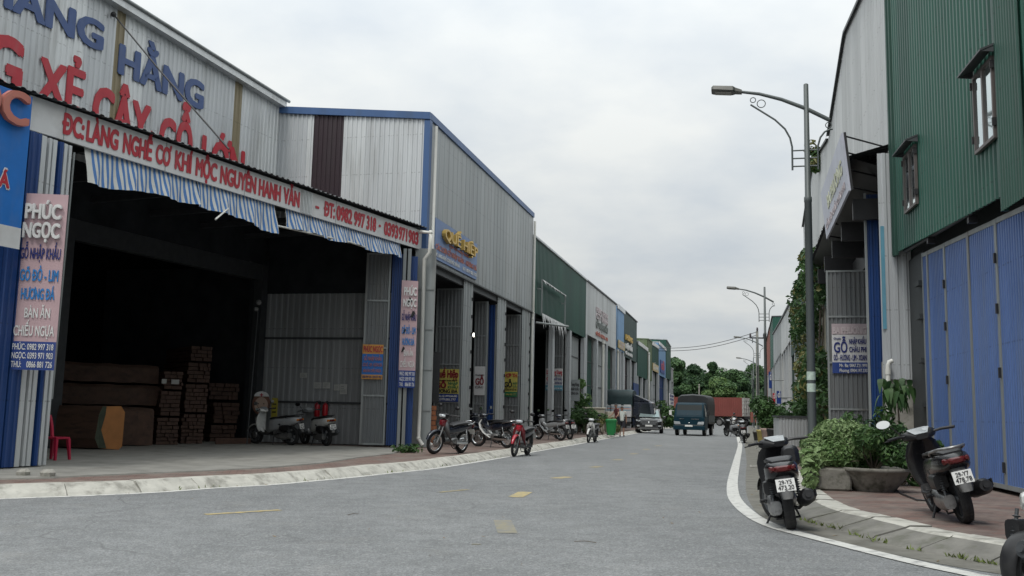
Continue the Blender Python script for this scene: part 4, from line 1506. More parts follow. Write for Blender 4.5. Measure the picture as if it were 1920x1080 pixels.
# big blue sign cut by the left edge of the view
O = V(fas.O) + fas.ex * (-3.2) + fas.n * .10
bs_ztop, bs_zbot = S(52, 179, F0, U1)[1], S(27, 464, F0, U1)[1]
FB = F0 + N1 * 1.05
bs_ztop, bs_zbot = S(52, 179, FB, U1)[1], S(27, 466, FB, U1)[1]
bsx = S(49, 320, FB, U1)[0]
bb = Board('sign_board', 'big royal blue sign with a white foot band beside the pink sign', 'sign', FB + U1 * (bsx - 2.4) + Z * bs_zbot, U1, 2.4, bs_ztop - bs_zbot, B_BLUE, .06)
bb.band(0, .135, WHITEB)
ub = lambda x: (S(x, 320, FB, U1)[0] - bsx + 2.4) / 2.4
bb.text([('MỘC', ub(-150), ub(39), .785, .985)], T_SAL, th=.08, bold=.045, name='raised_letters')
bb.text([('Á', ub(-4), ub(21), .365, .46)], T_WHITE, bold=.09, th=.003)
bb.text([('Á', ub(-2), ub(19), .37, .455)], T_RED, bold=.045, th=.012)
bb.text([('0866', ub(-36), ub(9), .03, .105)], T_RED, lift=.007, bold=.04)
# stained teal and red panels of the neighbour under the blue sign
nb = thing('panel_door', 'narrow teal and rust painted door panels under the blue sign', 'door', F0 + U1 * (bsx - 1.2) - N1 * .05)
mb = MB()
q = W(-60, 700, F0, F0 + U1)
P = V((q.x, q.y, 0)) - N1 * .02
mb.obox(P + Z * .17, U1 * (S(18, 700, F0, U1)[0] - S(-60, 700, F0, U1)[0]), N1 * .06, Z * 4.2)
mb.build('panel', M('peeling_teal', (.12, .25, .30), .6, 0, .2, 3, dirt=(.25, .07, .05), damt=.9, dsc=2.2, dlo=.5, dhi=.6), nb)
mb = MB()
mb.obox(P + U1 * (S(14, 700, F0, U1)[0] - S(-60, 700, F0, U1)[0]) + N1 * .07 + Z * .17, U1 * .12, N1 * .05, Z * 4.2)
mb.build('jamb', STEEL, nb)

# pink sign on the right post (torn)
pj = W(768, 620, C2 - U2 * .9, C2 - U2 * .9 + N2)
pk2 = leaf_sign('sign_board', 'torn pale pink sign on the right post beside the white downpipes', 'sign', (pj.x, pj.y), V((1, .3, 0)), 750, 781, 526, 727, B_PINK, None, .12)
pk2.text([('PHÚC', .14, .92, .86, .935), ('NGỌC', .12, .92, .755, .825)], T_WHITE, th=.02, bold=.04, name='raised_letters')
pk2.text([('GỖ NHẬP KHẨU', .06, .94, .625, .685)], T_NAVY, bold=.02)
pk2.text([('GÕ ĐỎ - LIM', .09, .93, .50, .562), ('HƯƠNG ĐÁ', .15, .88, .395, .455)], T_CYAN, bold=.03)
pk2.text([('BÀN ĂN', .26, .82, .292, .345), ('CHIẾU NGỰA', .06, .94, .19, .245)], T_WHITE, bold=.02)
pk2.band(0, .158, B_NAVY)
pk2.text([('PHÚC: 0982 997 318', .06, .95, .112, .145), ('NGỌC: 0393 971 903', .06, .95, .063, .096), ('THU:    0866 881 726', .06, .95, .014, .047)], T_WHITE, lift=.006, th=.004)
mb = MB()
for (u, v_, r) in ((.5, .80, .09), (.72, .68, .08), (.25, .52, .05), (.2, .35, .06)):
    c = pk2.O + pk2.ex * u * pk2.w + pk2.ez * v_ * pk2.h + pk2.n * .02
    mb.add([c + pk2.ex * r + pk2.ez * .05, c + pk2.ez * r * 1.6, c - pk2.ex * r * .9 - pk2.ez * .08, c - pk2.ez * r], [(0, 1, 2), (0, 2, 3)])
mb.build('torn_hole', BLACK, pk2.root)
# small blue and yellow sign on the grey leaf
sy = leaf_sign('sign_board', 'small blue sign with yellow head and foot on the grey door leaf', 'sign', (lf.x, lf.y), d_, 679, 718, 646, 711, B_BLUE, None, .09)
sy.band(.73, 1, B_ORG)
sy.band(0, .13, B_ORG)
sy.text([('PHÚC NGỌC', .05, .97, .78, .95)], T_RED, bold=.03, lift=.008)
sy.text([('GỖ NHẬP KHẨU', .08, .94, .54, .65), ('GÕ ĐỎ - LIM - HƯƠNG ĐÁ', .04, .97, .37, .46), ('BÀN ĂN CHIẾU NGỰA', .08, .93, .2, .29)], T_SAL, bold=.01)
sy.text([('0982 997 318 - 0393 971 903', .05, .95, .03, .1)], T_NAVY, lift=.008)

# QUẾ HIỆP sign on the grey shed
qa, qb = S(813, 450, C2, U2)[0], S(892, 480, C2, U2)[0]
qz0 = S(850, 497, C2, U2)[1]
qz1 = S(850, 424, C2, U2)[1]
qh = Board('shop_sign', 'steel blue shop sign with gold raised letters above the first folding doorway', 'sign', C2 + U2 * qa + N2 * .05 + Z * (qz0 - .12), U2, qb - qa, qz1 - qz0, B_SKY, .04)
qh.text([('QUẾ HIỆP', .13, .93, .57, .83)], T_GOLD, th=.11, bold=.03, name='raised_letters')
qh.text([('GÓP GỖ NHẬP KHẨU', .30, .78, .47, .53), ('CÁC LOẠI GỖ NHẬP KHẨU - HƯƠNG ĐÁ', .01, .99, .24, .37)], T_SAL, bold=.02)
qh.text([('ĐC: LÀNG NGHỀ CƠ KHÍ MỘC VÂN HÀ', .01, .55, .07, .16), ('ĐT: 0979 085 777', .63, .99, .07, .16)], T_WHITE)
# signs on the leaves of the grey shed
s_a_ = leaf_sign('sign_board', 'yellow sign with dark red script and black words on the first grey leaf', 'sign', leaves2[0][0], N2, 814, 860, 692, 753, B_YEL, 'signs on the door leaves')
s_a_.text([('Quế Hiệp', .03, .98, .74, .96)], T_DRED, bold=.05)
s_a_.text([('Chuyên bán buôn bán lẻ', .05, .95, .63, .68)], T_BLACK)
s_a_.text([('GỖ', .03, .50, .42, .57)], T_DRED, bold=.06)
s_a_.text([('NHẬP', .57, .97, .52, .6), ('KHẨU', .57, .97, .41, .48)], T_GREEN, bold=.03)
s_a_.text([('HƯƠNG ĐÁ', .02, .97, .27, .37)], T_BLACK, bold=.04)
s_a_.band(0, .24, B_NAVY)
s_a_.text([('Liên hệ: 0974.666.085', .18, .95, .14, .2), ('0979.085.777', .2, .9, .03, .1)], T_WHITE, lift=.007)
s_b = leaf_sign('sign_board', 'white sign with one dark red word on the middle grey leaf', 'sign', leaves2[1][0], N2, 889, 909, 687, 741, WHITEB, 'signs on the door leaves')
s_b.text([('Chuyên bán', .1, .95, .68, .73), ('CÁC', .1, .9, .25, .31)], T_BLACK)
s_b.text([('GỖ', .12, .92, .37, .58)], T_DRED, bold=.05)
s_c = leaf_sign('sign_board', 'pale yellow sign with a green foot on the last grey leaf', 'sign', leaves2[3][0], N2, 944, 970, 697, 744, B_YEL, 'signs on the door leaves')
s_c.text([('HỢP TH', .05, .97, .78, .92)], T_RED, bold=.04)
s_c.text([('GỖ', .05, .62, .38, .58)], T_BLACK, bold=.05)
s_c.text([('NHẬP', .68, .98, .5, .58), ('KHẨU', .68, .98, .38, .45)], T_GREEN)
s_c.text([('HƯƠNG ĐÁ GÕ ĐỎ', .05, .97, .25, .33)], T_BLACK)
s_c.band(0, .2, T_GREEN)
s_c.text([('0966 085 777', .2, .9, .06, .13)], B_YEL, lift=.007)
s_d = leaf_sign('sign_board', 'white sign with red title and pale blue foot on the green shed leaf', 'sign', leaf3[0], N2, 1023, 1055, 691, 732, WHITEB, None)
s_d.text([('Lâm Trung Khang', .04, .97, .74, .93)], T_RED, bold=.04)
s_d.text([('CHUYÊN BÁN BUÔN BÁN LẺ', .08, .95, .64, .69)], T_BLACK)
s_d.text([('GỖ', .05, .42, .45, .6)], T_RED, bold=.05)
s_d.text([('NHẬP KHẨU', .48, .97, .46, .58), ('GÕ ĐỎ - LIM - HƯƠNG ĐÁ', .05, .97, .28, .39)], T_NAVY, bold=.02)
s_d.band(0, .24, B_TEAL)
s_d.text([('0974 468 189 - 0332 686 555', .05, .95, .06, .13)], T_WHITE, lift=.007)
# grey banner deep in the next bay
Pb = C2 + U2 * (sp(1075, 740)[0] + .6) - N2 * .4
s_e = leaf_sign('sign_board', 'dim grey banner inside the second doorway of the green shed', 'sign', Pb, N2, 1064, 1087, 712, 752, GREY[1], None)
s_e.text([('Lâm Trung Khang', .06, .94, .72, .86), ('GỖ NHẬP KHẨU', .06, .94, .5, .62), ('HƯƠNG ĐÁ', .1, .9, .3, .42)], T_BLACK)

# lettering on the far facades
def wall_board(name, label, xa, xb, yt, yb, mat, off=.1):
    sa, sb = sp(xa, 700)[0], sp(xb, 700)[0]
    xm = (xa + xb) / 2
    return Board(name, label, 'sign', C2 + U2 * sa + N2 * off + Z * sp(xm, yb)[1], U2, sb - sa, sp(xm, yt)[1] - sp(xm, yb)[1], mat, .05)


w4 = thing('wall_lettering', 'faded grey and red lettering on the pale grey shed front', 'lettering', C2 + U2 * sp(1127, 600)[0] + N2 * .05 + Z * 6.6)
x0, x1 = sp(1116, 600)[0], sp(1138, 600)[0]
for tx, yt, yb, m, nm in (('HƯNG THỊNH', 583, 592, T_PALE, 'pale_letters'), ('CTY TNHH', 594, 604, T_PALE, 'pale_letters'), ('GỖ NHẬP KHẨU', 609, 620, T_GREY, 'grey_letters'), ('GÕ ĐỎ - HƯƠNG - LIM', 628, 634, T_SAL, 'red_letters')):
    mb = MB()
    put_text(mb, tx, C2 + N2 * .04, U2, Z, x0, x1, sp(1127, yb)[1], sp(1127, yt)[1], 0, .04, .03)
    mb.build(nm, m, w4)
bb5 = wall_board('sign_board', 'buff sign band across the narrow pale blue shed', 1157, 1169, 640, 655, T_BUFF)
bb5.text([('GỖ NHẬP', .1, .9, .5, .85), ('KHẨU', .2, .8, .1, .4)], T_PALE)
w6 = thing('wall_lettering', 'gold letters above two white lettered bands on the charcoal shed', 'lettering', C2 + U2 * sp(1177, 600)[0] + N2 * .05 + Z * 5.6)
x0, x1 = sp(1171, 600)[0], sp(1183.5, 600)[0]
mb = MB()
put_text(mb, 'HƯNG', C2 + N2 * .05, U2, Z, x0, x1, sp(1177, 640)[1], sp(1177, 631)[1], 0, .1, .06)
mb.build('gold_letters', T_GOLD, w6)
mb = MB()
put_text(mb, 'NHẬP KHẨU', C2 + N2 * .05, U2, Z, x0, x1, sp(1177, 656)[1], sp(1177, 648)[1], 0, .08, .06)
put_text(mb, 'GÕ - LIM - HƯƠNG', C2 + N2 * .05, U2, Z, x0, x1, sp(1177, 667)[1], sp(1177, 662)[1], 0, .08, .06)
mb.build('white_letters', T_WHITE, w6)
b9 = wall_board('sign_board', 'small pale sign under the eave of the small green shed', 1222.5, 1233.5, 683, 697, T_BUFF)
b9.text([('GỖ', .05, .4, .2, .8), ('NHẬP KHẨU', .45, .97, .3, .7)], T_WHITE)
b10 = wall_board('sign_board', 'red and blue sign patch on the sky blue shed', 1237, 1245, 677, 700, B_NAVY)
b10.text([('GỖ', .15, .85, .3, .75)], T_RED, bold=.08)
bz = wall_board('banner', 'small white banner with dark words by the sky blue shed', 1227, 1237, 738, 759, WHITEB, 1.6)
bz.text([('GỖ NHẬP', .08, .92, .7, .88), ('HƯƠNG', .08, .9, .4, .58), ('LIM', .3, .8, .1, .28)], T_NAVY, bold=.03)
bo = wall_board('banner', 'small orange red banner past the white one at the sky blue shed', 1240, 1246, 741, 756, flat('orange_red_board', (.45, .13, .05)), 1.2)
bo.text([('GỖ', .2, .8, .5, .85), ('LIM', .25, .8, .12, .38)], T_RED)

# ---- right side signs
sg = leaf_sign('sign_board', 'white and pink timber sign with big blue word on the grey leaf at right', 'sign', leafR[0], -N3, 1560, 1627, 607, 700, WHITEB, None, .07)
sg.band(.78, 1, M('faded_pink_band', (.46, .38, .40), .5, 0, .08, 3))
sg.text([('BA PHƯƠNG', .03, .97, .80, .93)], T_PALE, bold=.05, lift=.007)
sg.text([('Chuyên', .05, .25, .68, .72)], T_NAVY)
sg.text([('GỖ', .05, .43, .42, .62), ('NHẬP KHẨU', .48, .96, .59, .69), ('CHÂU PHI', .48, .96, .43, .53), ('GÕ - HƯƠNG - LIM - XOAN', .04, .96, .26, .37)], T_NAVY, bold=.03)
sg.band(0, .22, B_NAVY)
sg.text([('Mr. Ba: 0847.721.999', .2, .97, .125, .19), ('Phương: 0904.197.333', .2, .97, .025, .09)], T_WHITE, lift=.007)
# bleached signboard standing on the canopy edge
PB = PC + N3 * (co + .03)
a, b = W(1549, 420, PB, PB + U3), W(1590, 300, PB, PB + U3)
zt_, zb_ = W(1584, 262, PB, PB + U3).z, W(1592, 356, PB, PB + U3).z
wB = (V((b.x, b.y, 0)) - V((a.x, a.y, 0))).length
cb2 = Board('canopy_sign', 'bleached pale banner sign standing on the front edge of the dark canopy', 'sign', (a.x, a.y, zb_), -U3, wB, zt_ - zb_, B_PALE, .05, None, Z + N3 * .10)
cb2.text([('BA PHƯƠNG', .25, .9, .42, .66)], flat('bleached_yellow', (.58, .60, .44)), bold=.05)
cb2.text([('GỖ NHẬP KHẨU CHÂU PHI', .08, .92, .12, .24)], T_PALE)
mb = MB()
for v_ in (.06, .36, .66, .95):
    p = cb2.O + cb2.ex * cb2.w + cb2.ez * v_ * cb2.h - cb2.n * .05
    mb.tube([p, V((p.x, p.y, p.z + .02)) - N3 * (co + .02) + U3 * 1.1], .022, 6)
    p = cb2.O + cb2.ex * .05 + cb2.ez * v_ * cb2.h - cb2.n * .05
    mb.tube([p, V((p.x, p.y, p.z + .02)) - N3 * (co + .02) + U3 * 1.1], .022, 6)
for u in (0, 1): mb.obox(cb2.O + cb2.ex * (u * cb2.w) - cb2.n * .1, cb2.ex * .05, cb2.n * .05, cb2.ez * cb2.h)
mb.build('bracket', BLACK, cb2.root)
# small hanging signs far right
for lb, xa, xb, yt, yb, m in (('narrow deep blue hanging sign near the far end of the right row', 1442.5, 1447.5, 697, 728, B_NAVY), ('small red sign on a post at the far right row', 1449.5, 1454, 737, 757, T_RED), ('small blue sign with a pale letter beside the small red sign', 1457, 1465, 733, 757, B_NAVY)):
    P = D((xa + xb) / 2, 760, 62)
    a, b, c = D(xa, yb, 62), D(xb, yb, 62), D(xa, yt, 62)
    bd = Board('hanging_sign', lb, 'sign', a, V((1, .1, 0)), (b - a).length, c.z - a.z, m, .06, 'small hanging signs on the right row')
    bd.text([('GỖ', .15, .85, .5, .8)], T_WHITE, bold=.04)
    mb = MB()
    mb.tube([bd.O + bd.ex * bd.w - bd.n * .03 + Z * (bd.h * .5), bd.O + bd.ex * (bd.w + .8) - bd.n * .03 + Z * (bd.h * .5)], .03, 6)
    mb.tube([bd.O + bd.ex * (bd.w + .0) - bd.n * .06 + Z * bd.h, V((bd.O.x + bd.ex.x * bd.w, bd.O.y + .05, .1))], .035, 6)
    mb.build('post', STEEL, bd.root)

# ================================================================ LAMPS AND LINES
LAMPG = M('lamp_galvanised', (.10, .115, .115), .5, .2, .15, 5, ST, dirt=(.09, .08, .06), damt=.35)


def make_lamp():
    t = thing('street_lamp', 'nearest tall grey street lamp behind the planters at right', 'street lamp', (0, 0, 0), 'street lamps along the right kerb')
    H = 8.1
    mb = MB()
    mb.lathe([(.16, 0), (.16, .03), (.10, .06), (.088, .3), (.074, 5.55), (.080, 5.56), (.080, 5.66), (.062, 5.68), (.050, H), (.02, H + .02)], (0, 0, 0), (0, 0, 1), 12)
    mb.build('pole', LAMPG, t)
    arm = MB()
    pa = [V((-.46, 0, 7.30)), V((0, 0, 7.57)), V((.5, 0, 7.80)), V((.96, 0, 7.95)), V((1.36, 0, 8.02))]
    arm.tube(pa, [.045, .045, .04, .036, .032], 8)
    arm.build('arm', LAMPG, t)
    orn = MB()
    orn.tube([(.30, 0, 6.25), (.30, 0, 6.75), (.34, 0, 6.95), (.44, 0, 7.15), (.64, 0, 7.36), (1.14, 0, 7.72)], .02, 6)
    orn.tube([(-.22, 0, 6.25), (-.22, 0, 6.75), (-.27, 0, 6.93), (-.36, 0, 7.05), (-.47, 0, 7.1), (-.52, 0, 7.1)], .02, 6)
    for z in (6.33, 6.5, 6.67): orn.tube([(-.22, 0, z), (.30, 0, z)], .016, 6)
    for cx_, cz_, r in ((.92, 7.73, .085), (1.09, 7.82, .055), (-.44, 7.19, .06)):
        orn.tube([(cx_ + r * math.cos(k * math.pi / 8), 0, cz_ + r * math.sin(k * math.pi / 8)) for k in range(17)], .01, 5)
    orn.build('scroll_bracket', LAMPG, t)
    hd = MB()
    hd.loft([[V((x, y * wy, z0 + z)) for y, z in ((-1, 0), (-.8, hz), (.8, hz), (1, 0), (.8, -.03), (-.8, -.03))] for x, wy, hz, z0 in ((1.32, .06, .05, 8.0), (1.46, .09, .08, 8.02), (1.51, .15, .10, 8.02), (1.92, .16, .09, 8.06), (1.96, .13, .05, 8.07))], 0, False)
    h = hd.build('lamp_head', M('lamp_housing', (.10, .10, .09), .5, .1, .1, 5), t)
    l = MB()
    l.obox((1.54, -.11, 7.982), (.34, 0, .03), (0, .22, 0), (0, 0, .006))
    l.build('lens', M('lamp_lens', (.22, .21, .17), .3, 0, .1, 5), h)
    return t


def children(o): return [c for c in bpy.data.objects if c.parent == o]


def copy_tree(o, label=None, group=None):
    c = o.copy()
    COL.objects.link(c)
    if label: c['label'] = label
    if group: c['group'] = group
    for ch in children(o):
        d = ch.copy()
        COL.objects.link(d)
        d.parent = c
        for g2 in children(ch):
            e = g2.copy()
            COL.objects.link(e)
            e.parent = d
    return c


lamp = make_lamp()
lang = math.atan2(N3.y, N3.x)
L1 = D(1524, 870, 19.6)
place(lamp, (L1.x, L1.y, .13), lang)
mb = MB()
for z, m in ((1.62, 0), (1.86, 0)):
    mb.lathe([(.089, z), (.089, z + .17)], (0, 0, 0), (0, 0, 1), 12, 0, False)
st_ = mb.build('sticker', M('pale_sticker', (.45, .55, .48), .6, 0, .2, 20), lamp)
for x, dist, lb in ((1436.5, 50.5, 'second grey street lamp along the right kerb, over the bushes'), (1421.5, 82, 'third grey street lamp in front of the far trees'), (1414, 111, 'fourth street lamp, small beside the red container'), (1411, 142, 'farthest and smallest street lamp at the end of the road')):
    c = copy_tree(lamp, lb)
    p = D(x, 790, dist)
    place(c, (p.x, p.y, .0), lang)

# utility pole with insulators and two lines
up = D(1421.5, 800, 96)
ut = thing('utility_pole', 'slim concrete utility pole carrying insulators and two power lines', 'utility pole', (up.x, up.y, 0))
b_ = V((up.x, up.y, 0))
zt_ = D(1419, 621, 96).z
mb = MB()
mb.tube([b_, b_ + Z * zt_], [.2, .13], 10)
mb.build('pole', CONCL, ut)
mb = MB()
mb.obox(b_ + V((-.75, -.08, zt_ - .75)), (1.5, 0, 0), (0, .14, 0), (0, 0, .14))
mb.obox(b_ + V((-.5, -.07, zt_ - 1.2)), (.06, 0, 0), (0, .1, 0), (0, 0, .5))
mb.build('crossarm', DSTEEL, ut)
mb = MB()
for x in (-.68, .02, .68): mb.lathe([(.05, 0), (.13, .06), (.06, .12), (.13, .2), (.06, .26), (.11, .34), (.04, .4)], b_ + V((x, 0, zt_ - .62 + (.6 if abs(x) < .1 else 0))), (0, 0, 1), 8)
mb.build('insulator', BROWN[0], ut)
for y0, y1, xo, lb in ((623, 650, -.68, 'upper power line sagging from the utility pole over the left roofs'), (629, 655, -.6, 'lower power line beneath the first one')):
    a, e = D(1417, y0, 96), D(1235, y1 + 3, 108)
    pts_ = [a.lerp(e, k / 12) - Z * (.5 * math.sin(math.pi * k / 12)) for k in range(13)]
    mb = MB()
    mb.tube(pts_, .03, 5)
    tag(mb.build('power_line', BLACK), lb, 'power line')
# slim pole among the trees
p = D(1311, 760, 135)
mb = MB()
mb.tube([(p.x, p.y, 0), (p.x, p.y, D(1311, 722, 135).z)], [.12, .09], 8)
mb.ball((p.x, p.y, D(1311, 722, 135).z), .12)
tag(mb.build('thin_pole', CONCL), 'thin pale pole in front of the far trees left of the red container', 'pole')

# ================================================================ MOTORBIKES
def paint(name, c, rough=.25): return M(name, c, rough, 0, .06, 4, dirt=(.10, .095, .085), damt=.3, dsc=6, coat=.5)


P_RED = paint('red_paint', (.36, .015, .03))
P_DRED = paint('dark_red_paint', (.14, .012, .018))
P_WHITE = paint('white_paint', (.58, .58, .56))
P_SILV = paint('silver_paint', (.36, .37, .38))
P_GREYG = paint('grey_paint', (.10, .105, .11))
P_BLUEK = paint('midnight_paint', (.012, .016, .028))
SCREEN = M('dash_screen', (.30, .32, .33), .12, .2, .15, 14)


def sec(x, hw, z0, z1, n=14, e=.55, y=0.0):
    """rounded cross-section at x"""
    r = []
    for k in range(n):
        a = 2 * math.pi * (k + .5) / n
        c, s = math.cos(a), math.sin(a)
        r.append(V((x, y + hw * abs(c) ** e * (1 if c > 0 else -1), (z0 + z1) / 2 + (z1 - z0) / 2 * abs(s) ** e * (1 if s > 0 else -1))))
    return r


def wheel(root, c, r, w, name='wheel', rim=None, spokes=0, disc=True):
    """tyre with tread, rim as a sub-part"""
    mb = MB()
    t = r * .24
    mb.lathe([(r - t, -w * .36), (r - t * .55, -w * .5), (r - t * .15, -w * .42), (r, -w * .16), (r, w * .16), (r - t * .15, w * .42), (r - t * .55, w * .5), (r - t, w * .36)], c, (0, 1, 0), 28, 0, False)
    for k in range(40):      # tread blocks
        a = 2 * math.pi * k / 40
        ca, sa = math.cos(a), math.sin(a)
        o = V(c) + V((ca * (r - .004), 0, sa * (r - .004)))
        tn, rd = V((-sa, 0, ca)), V((ca, 0, sa))
        for sg in (-1, 1):
            mb.obox(o + V((0, sg * w * .06, 0)) - tn * .013, tn * .022, V((0, sg * w * .27, 0)) + tn * .014 - rd * .008, rd * .008)
    wh = mb.build(name, RUBBER, root)
    m2 = MB()
    rr = r - t
    m2.lathe([(rr + .004, -w * .36), (rr - .018, -w * .34), (rr - .022, -w * .1), (rr - .022, w * .1), (rr - .018, w * .34), (rr + .004, w * .36)], c, (0, 1, 0), 28, 0, False)
    m2.lathe([(.02, -w * .6), (.05, -w * .5), (.05, w * .5), (.02, w * .6)], c, (0, 1, 0), 12)
    if spokes > 8:
        for k in range(spokes):
            a = 2 * math.pi * k / spokes
            s = (k % 2 * 2 - 1) * .03
            m2.tube([V(c) + V((.045 * math.cos(a), s, .045 * math.sin(a))), V(c) + V(((rr - .02) * math.cos(a + .22), 0, (rr - .02) * math.sin(a + .22)))], .0035, 4)
    else:
        for k in range(spokes or 5):
            a = 2 * math.pi * k / (spokes or 5)
            ca, sa = math.cos(a), math.sin(a)
            tn = V((-sa, 0, ca))
            p0, p1 = V(c) + V((ca, 0, sa)) * .03, V(c) + V((ca, 0, sa)) * (rr - .015)
            m2.loft([[p + tn * q * 0.02 * f + V((0, w * .18 * g_, 0)) for q, g_ in ((-1, -1), (1, -1), (1, 1), (-1, 1))] for p, f in ((p0, 1.3), (p0.lerp(p1, .5), .8), (p1, 1.2))], 0, False)
    if disc:
        m2.lathe([(.05, w * .62), (.10, w * .62), (.10, w * .66), (.05, w * .66)], c, (0, 1, 0), 18, 1)
    m2.build('rim', [rim or DSTEEL, ALU], wh)
    return wh


def arc_fender(mb, c, r, w, a0, a1, n=12, drop=.35, th=.006, mi=0):
    rows = []
    for k in range(n + 1):
        a = a0 + (a1 - a0) * k / n
        row = []
        f = 1 - .35 * abs(k / n - .5) ** 2 * 4
        for y, d in ((-1, drop), (-.85, .12), (-.4, 0), (0, -.03), (.4, 0), (.85, .12), (1, drop)):
            rr = r - d * .09
            row.append(V(c) + V((rr * math.cos(a), y * w * f, rr * math.sin(a))))
        rows.append(row)
    m = len(rows[0])
    for s in (0, 1):
        vs = [p + V((0, 0, -th * s)) for r_ in rows for p in r_]
        mb.add(vs, [(i * m + j, i * m + j + 1, (i + 1) * m + j + 1, (i + 1) * m + j) for i in range(n) for j in range(m - 1)], mi, True)


def plate(root, c, w, h, lines, tilt=.25):
    """number plate facing backwards (-x)"""
    ez = V((math.sin(tilt), 0, math.cos(tilt)))
    ex = V((0, -1, 0))
    O = V(c) - ex * w / 2 - ez * h / 2
    n = ex.cross(ez)
    mb = MB()
    mb.obox(O - n * .006, ex * w, n * .006, ez * h)
    p = mb.build('number_plate', PLATEW, root)
    mb = MB()
    for t, u0, u1, v0, v1 in lines: put_text(mb, t, O + n * .001, ex, ez, u0 * w, u1 * w, v0 * h, v1 * h, 0, .002, .02)
    mb.build('plate_lettering', T_BLACK, p)
    return p


def mirror(root, base, head, r=.055, facing=(-1, 0, .1), glass=True):
    mb = MB()
    b, h = V(base), V(head)
    mid = b.lerp(h, .45) + V((.03, 0, .04))
    mb.tube([b, mid, h], .007, 6)
    f = V(facing).normalized()
    side = V((0, 1, 0))
    up = f.cross(side).normalized()
    rings = []
    for d, s in ((.035, .35), (.025, .85), (.0, 1.0), (-.004, .96)):
        rings.append([h - f * d + side * (math.cos(a) * r * 1.5 * s) + up * (math.sin(a) * r * s) for a in [2 * math.pi * k / 14 for k in range(14)]])
    mb.loft(rings)
    m = mb.build('mirror', PLAST, root)
    if glass:
        g_ = MB()
        g_.add([h + f * .006 + side * (math.cos(a) * r * 1.4) + up * (math.sin(a) * r * .9) for a in [2 * math.pi * k / 14 for k in range(14)]], [tuple(range(14))])
        g_.build('mirror_glass', MIRR, m)


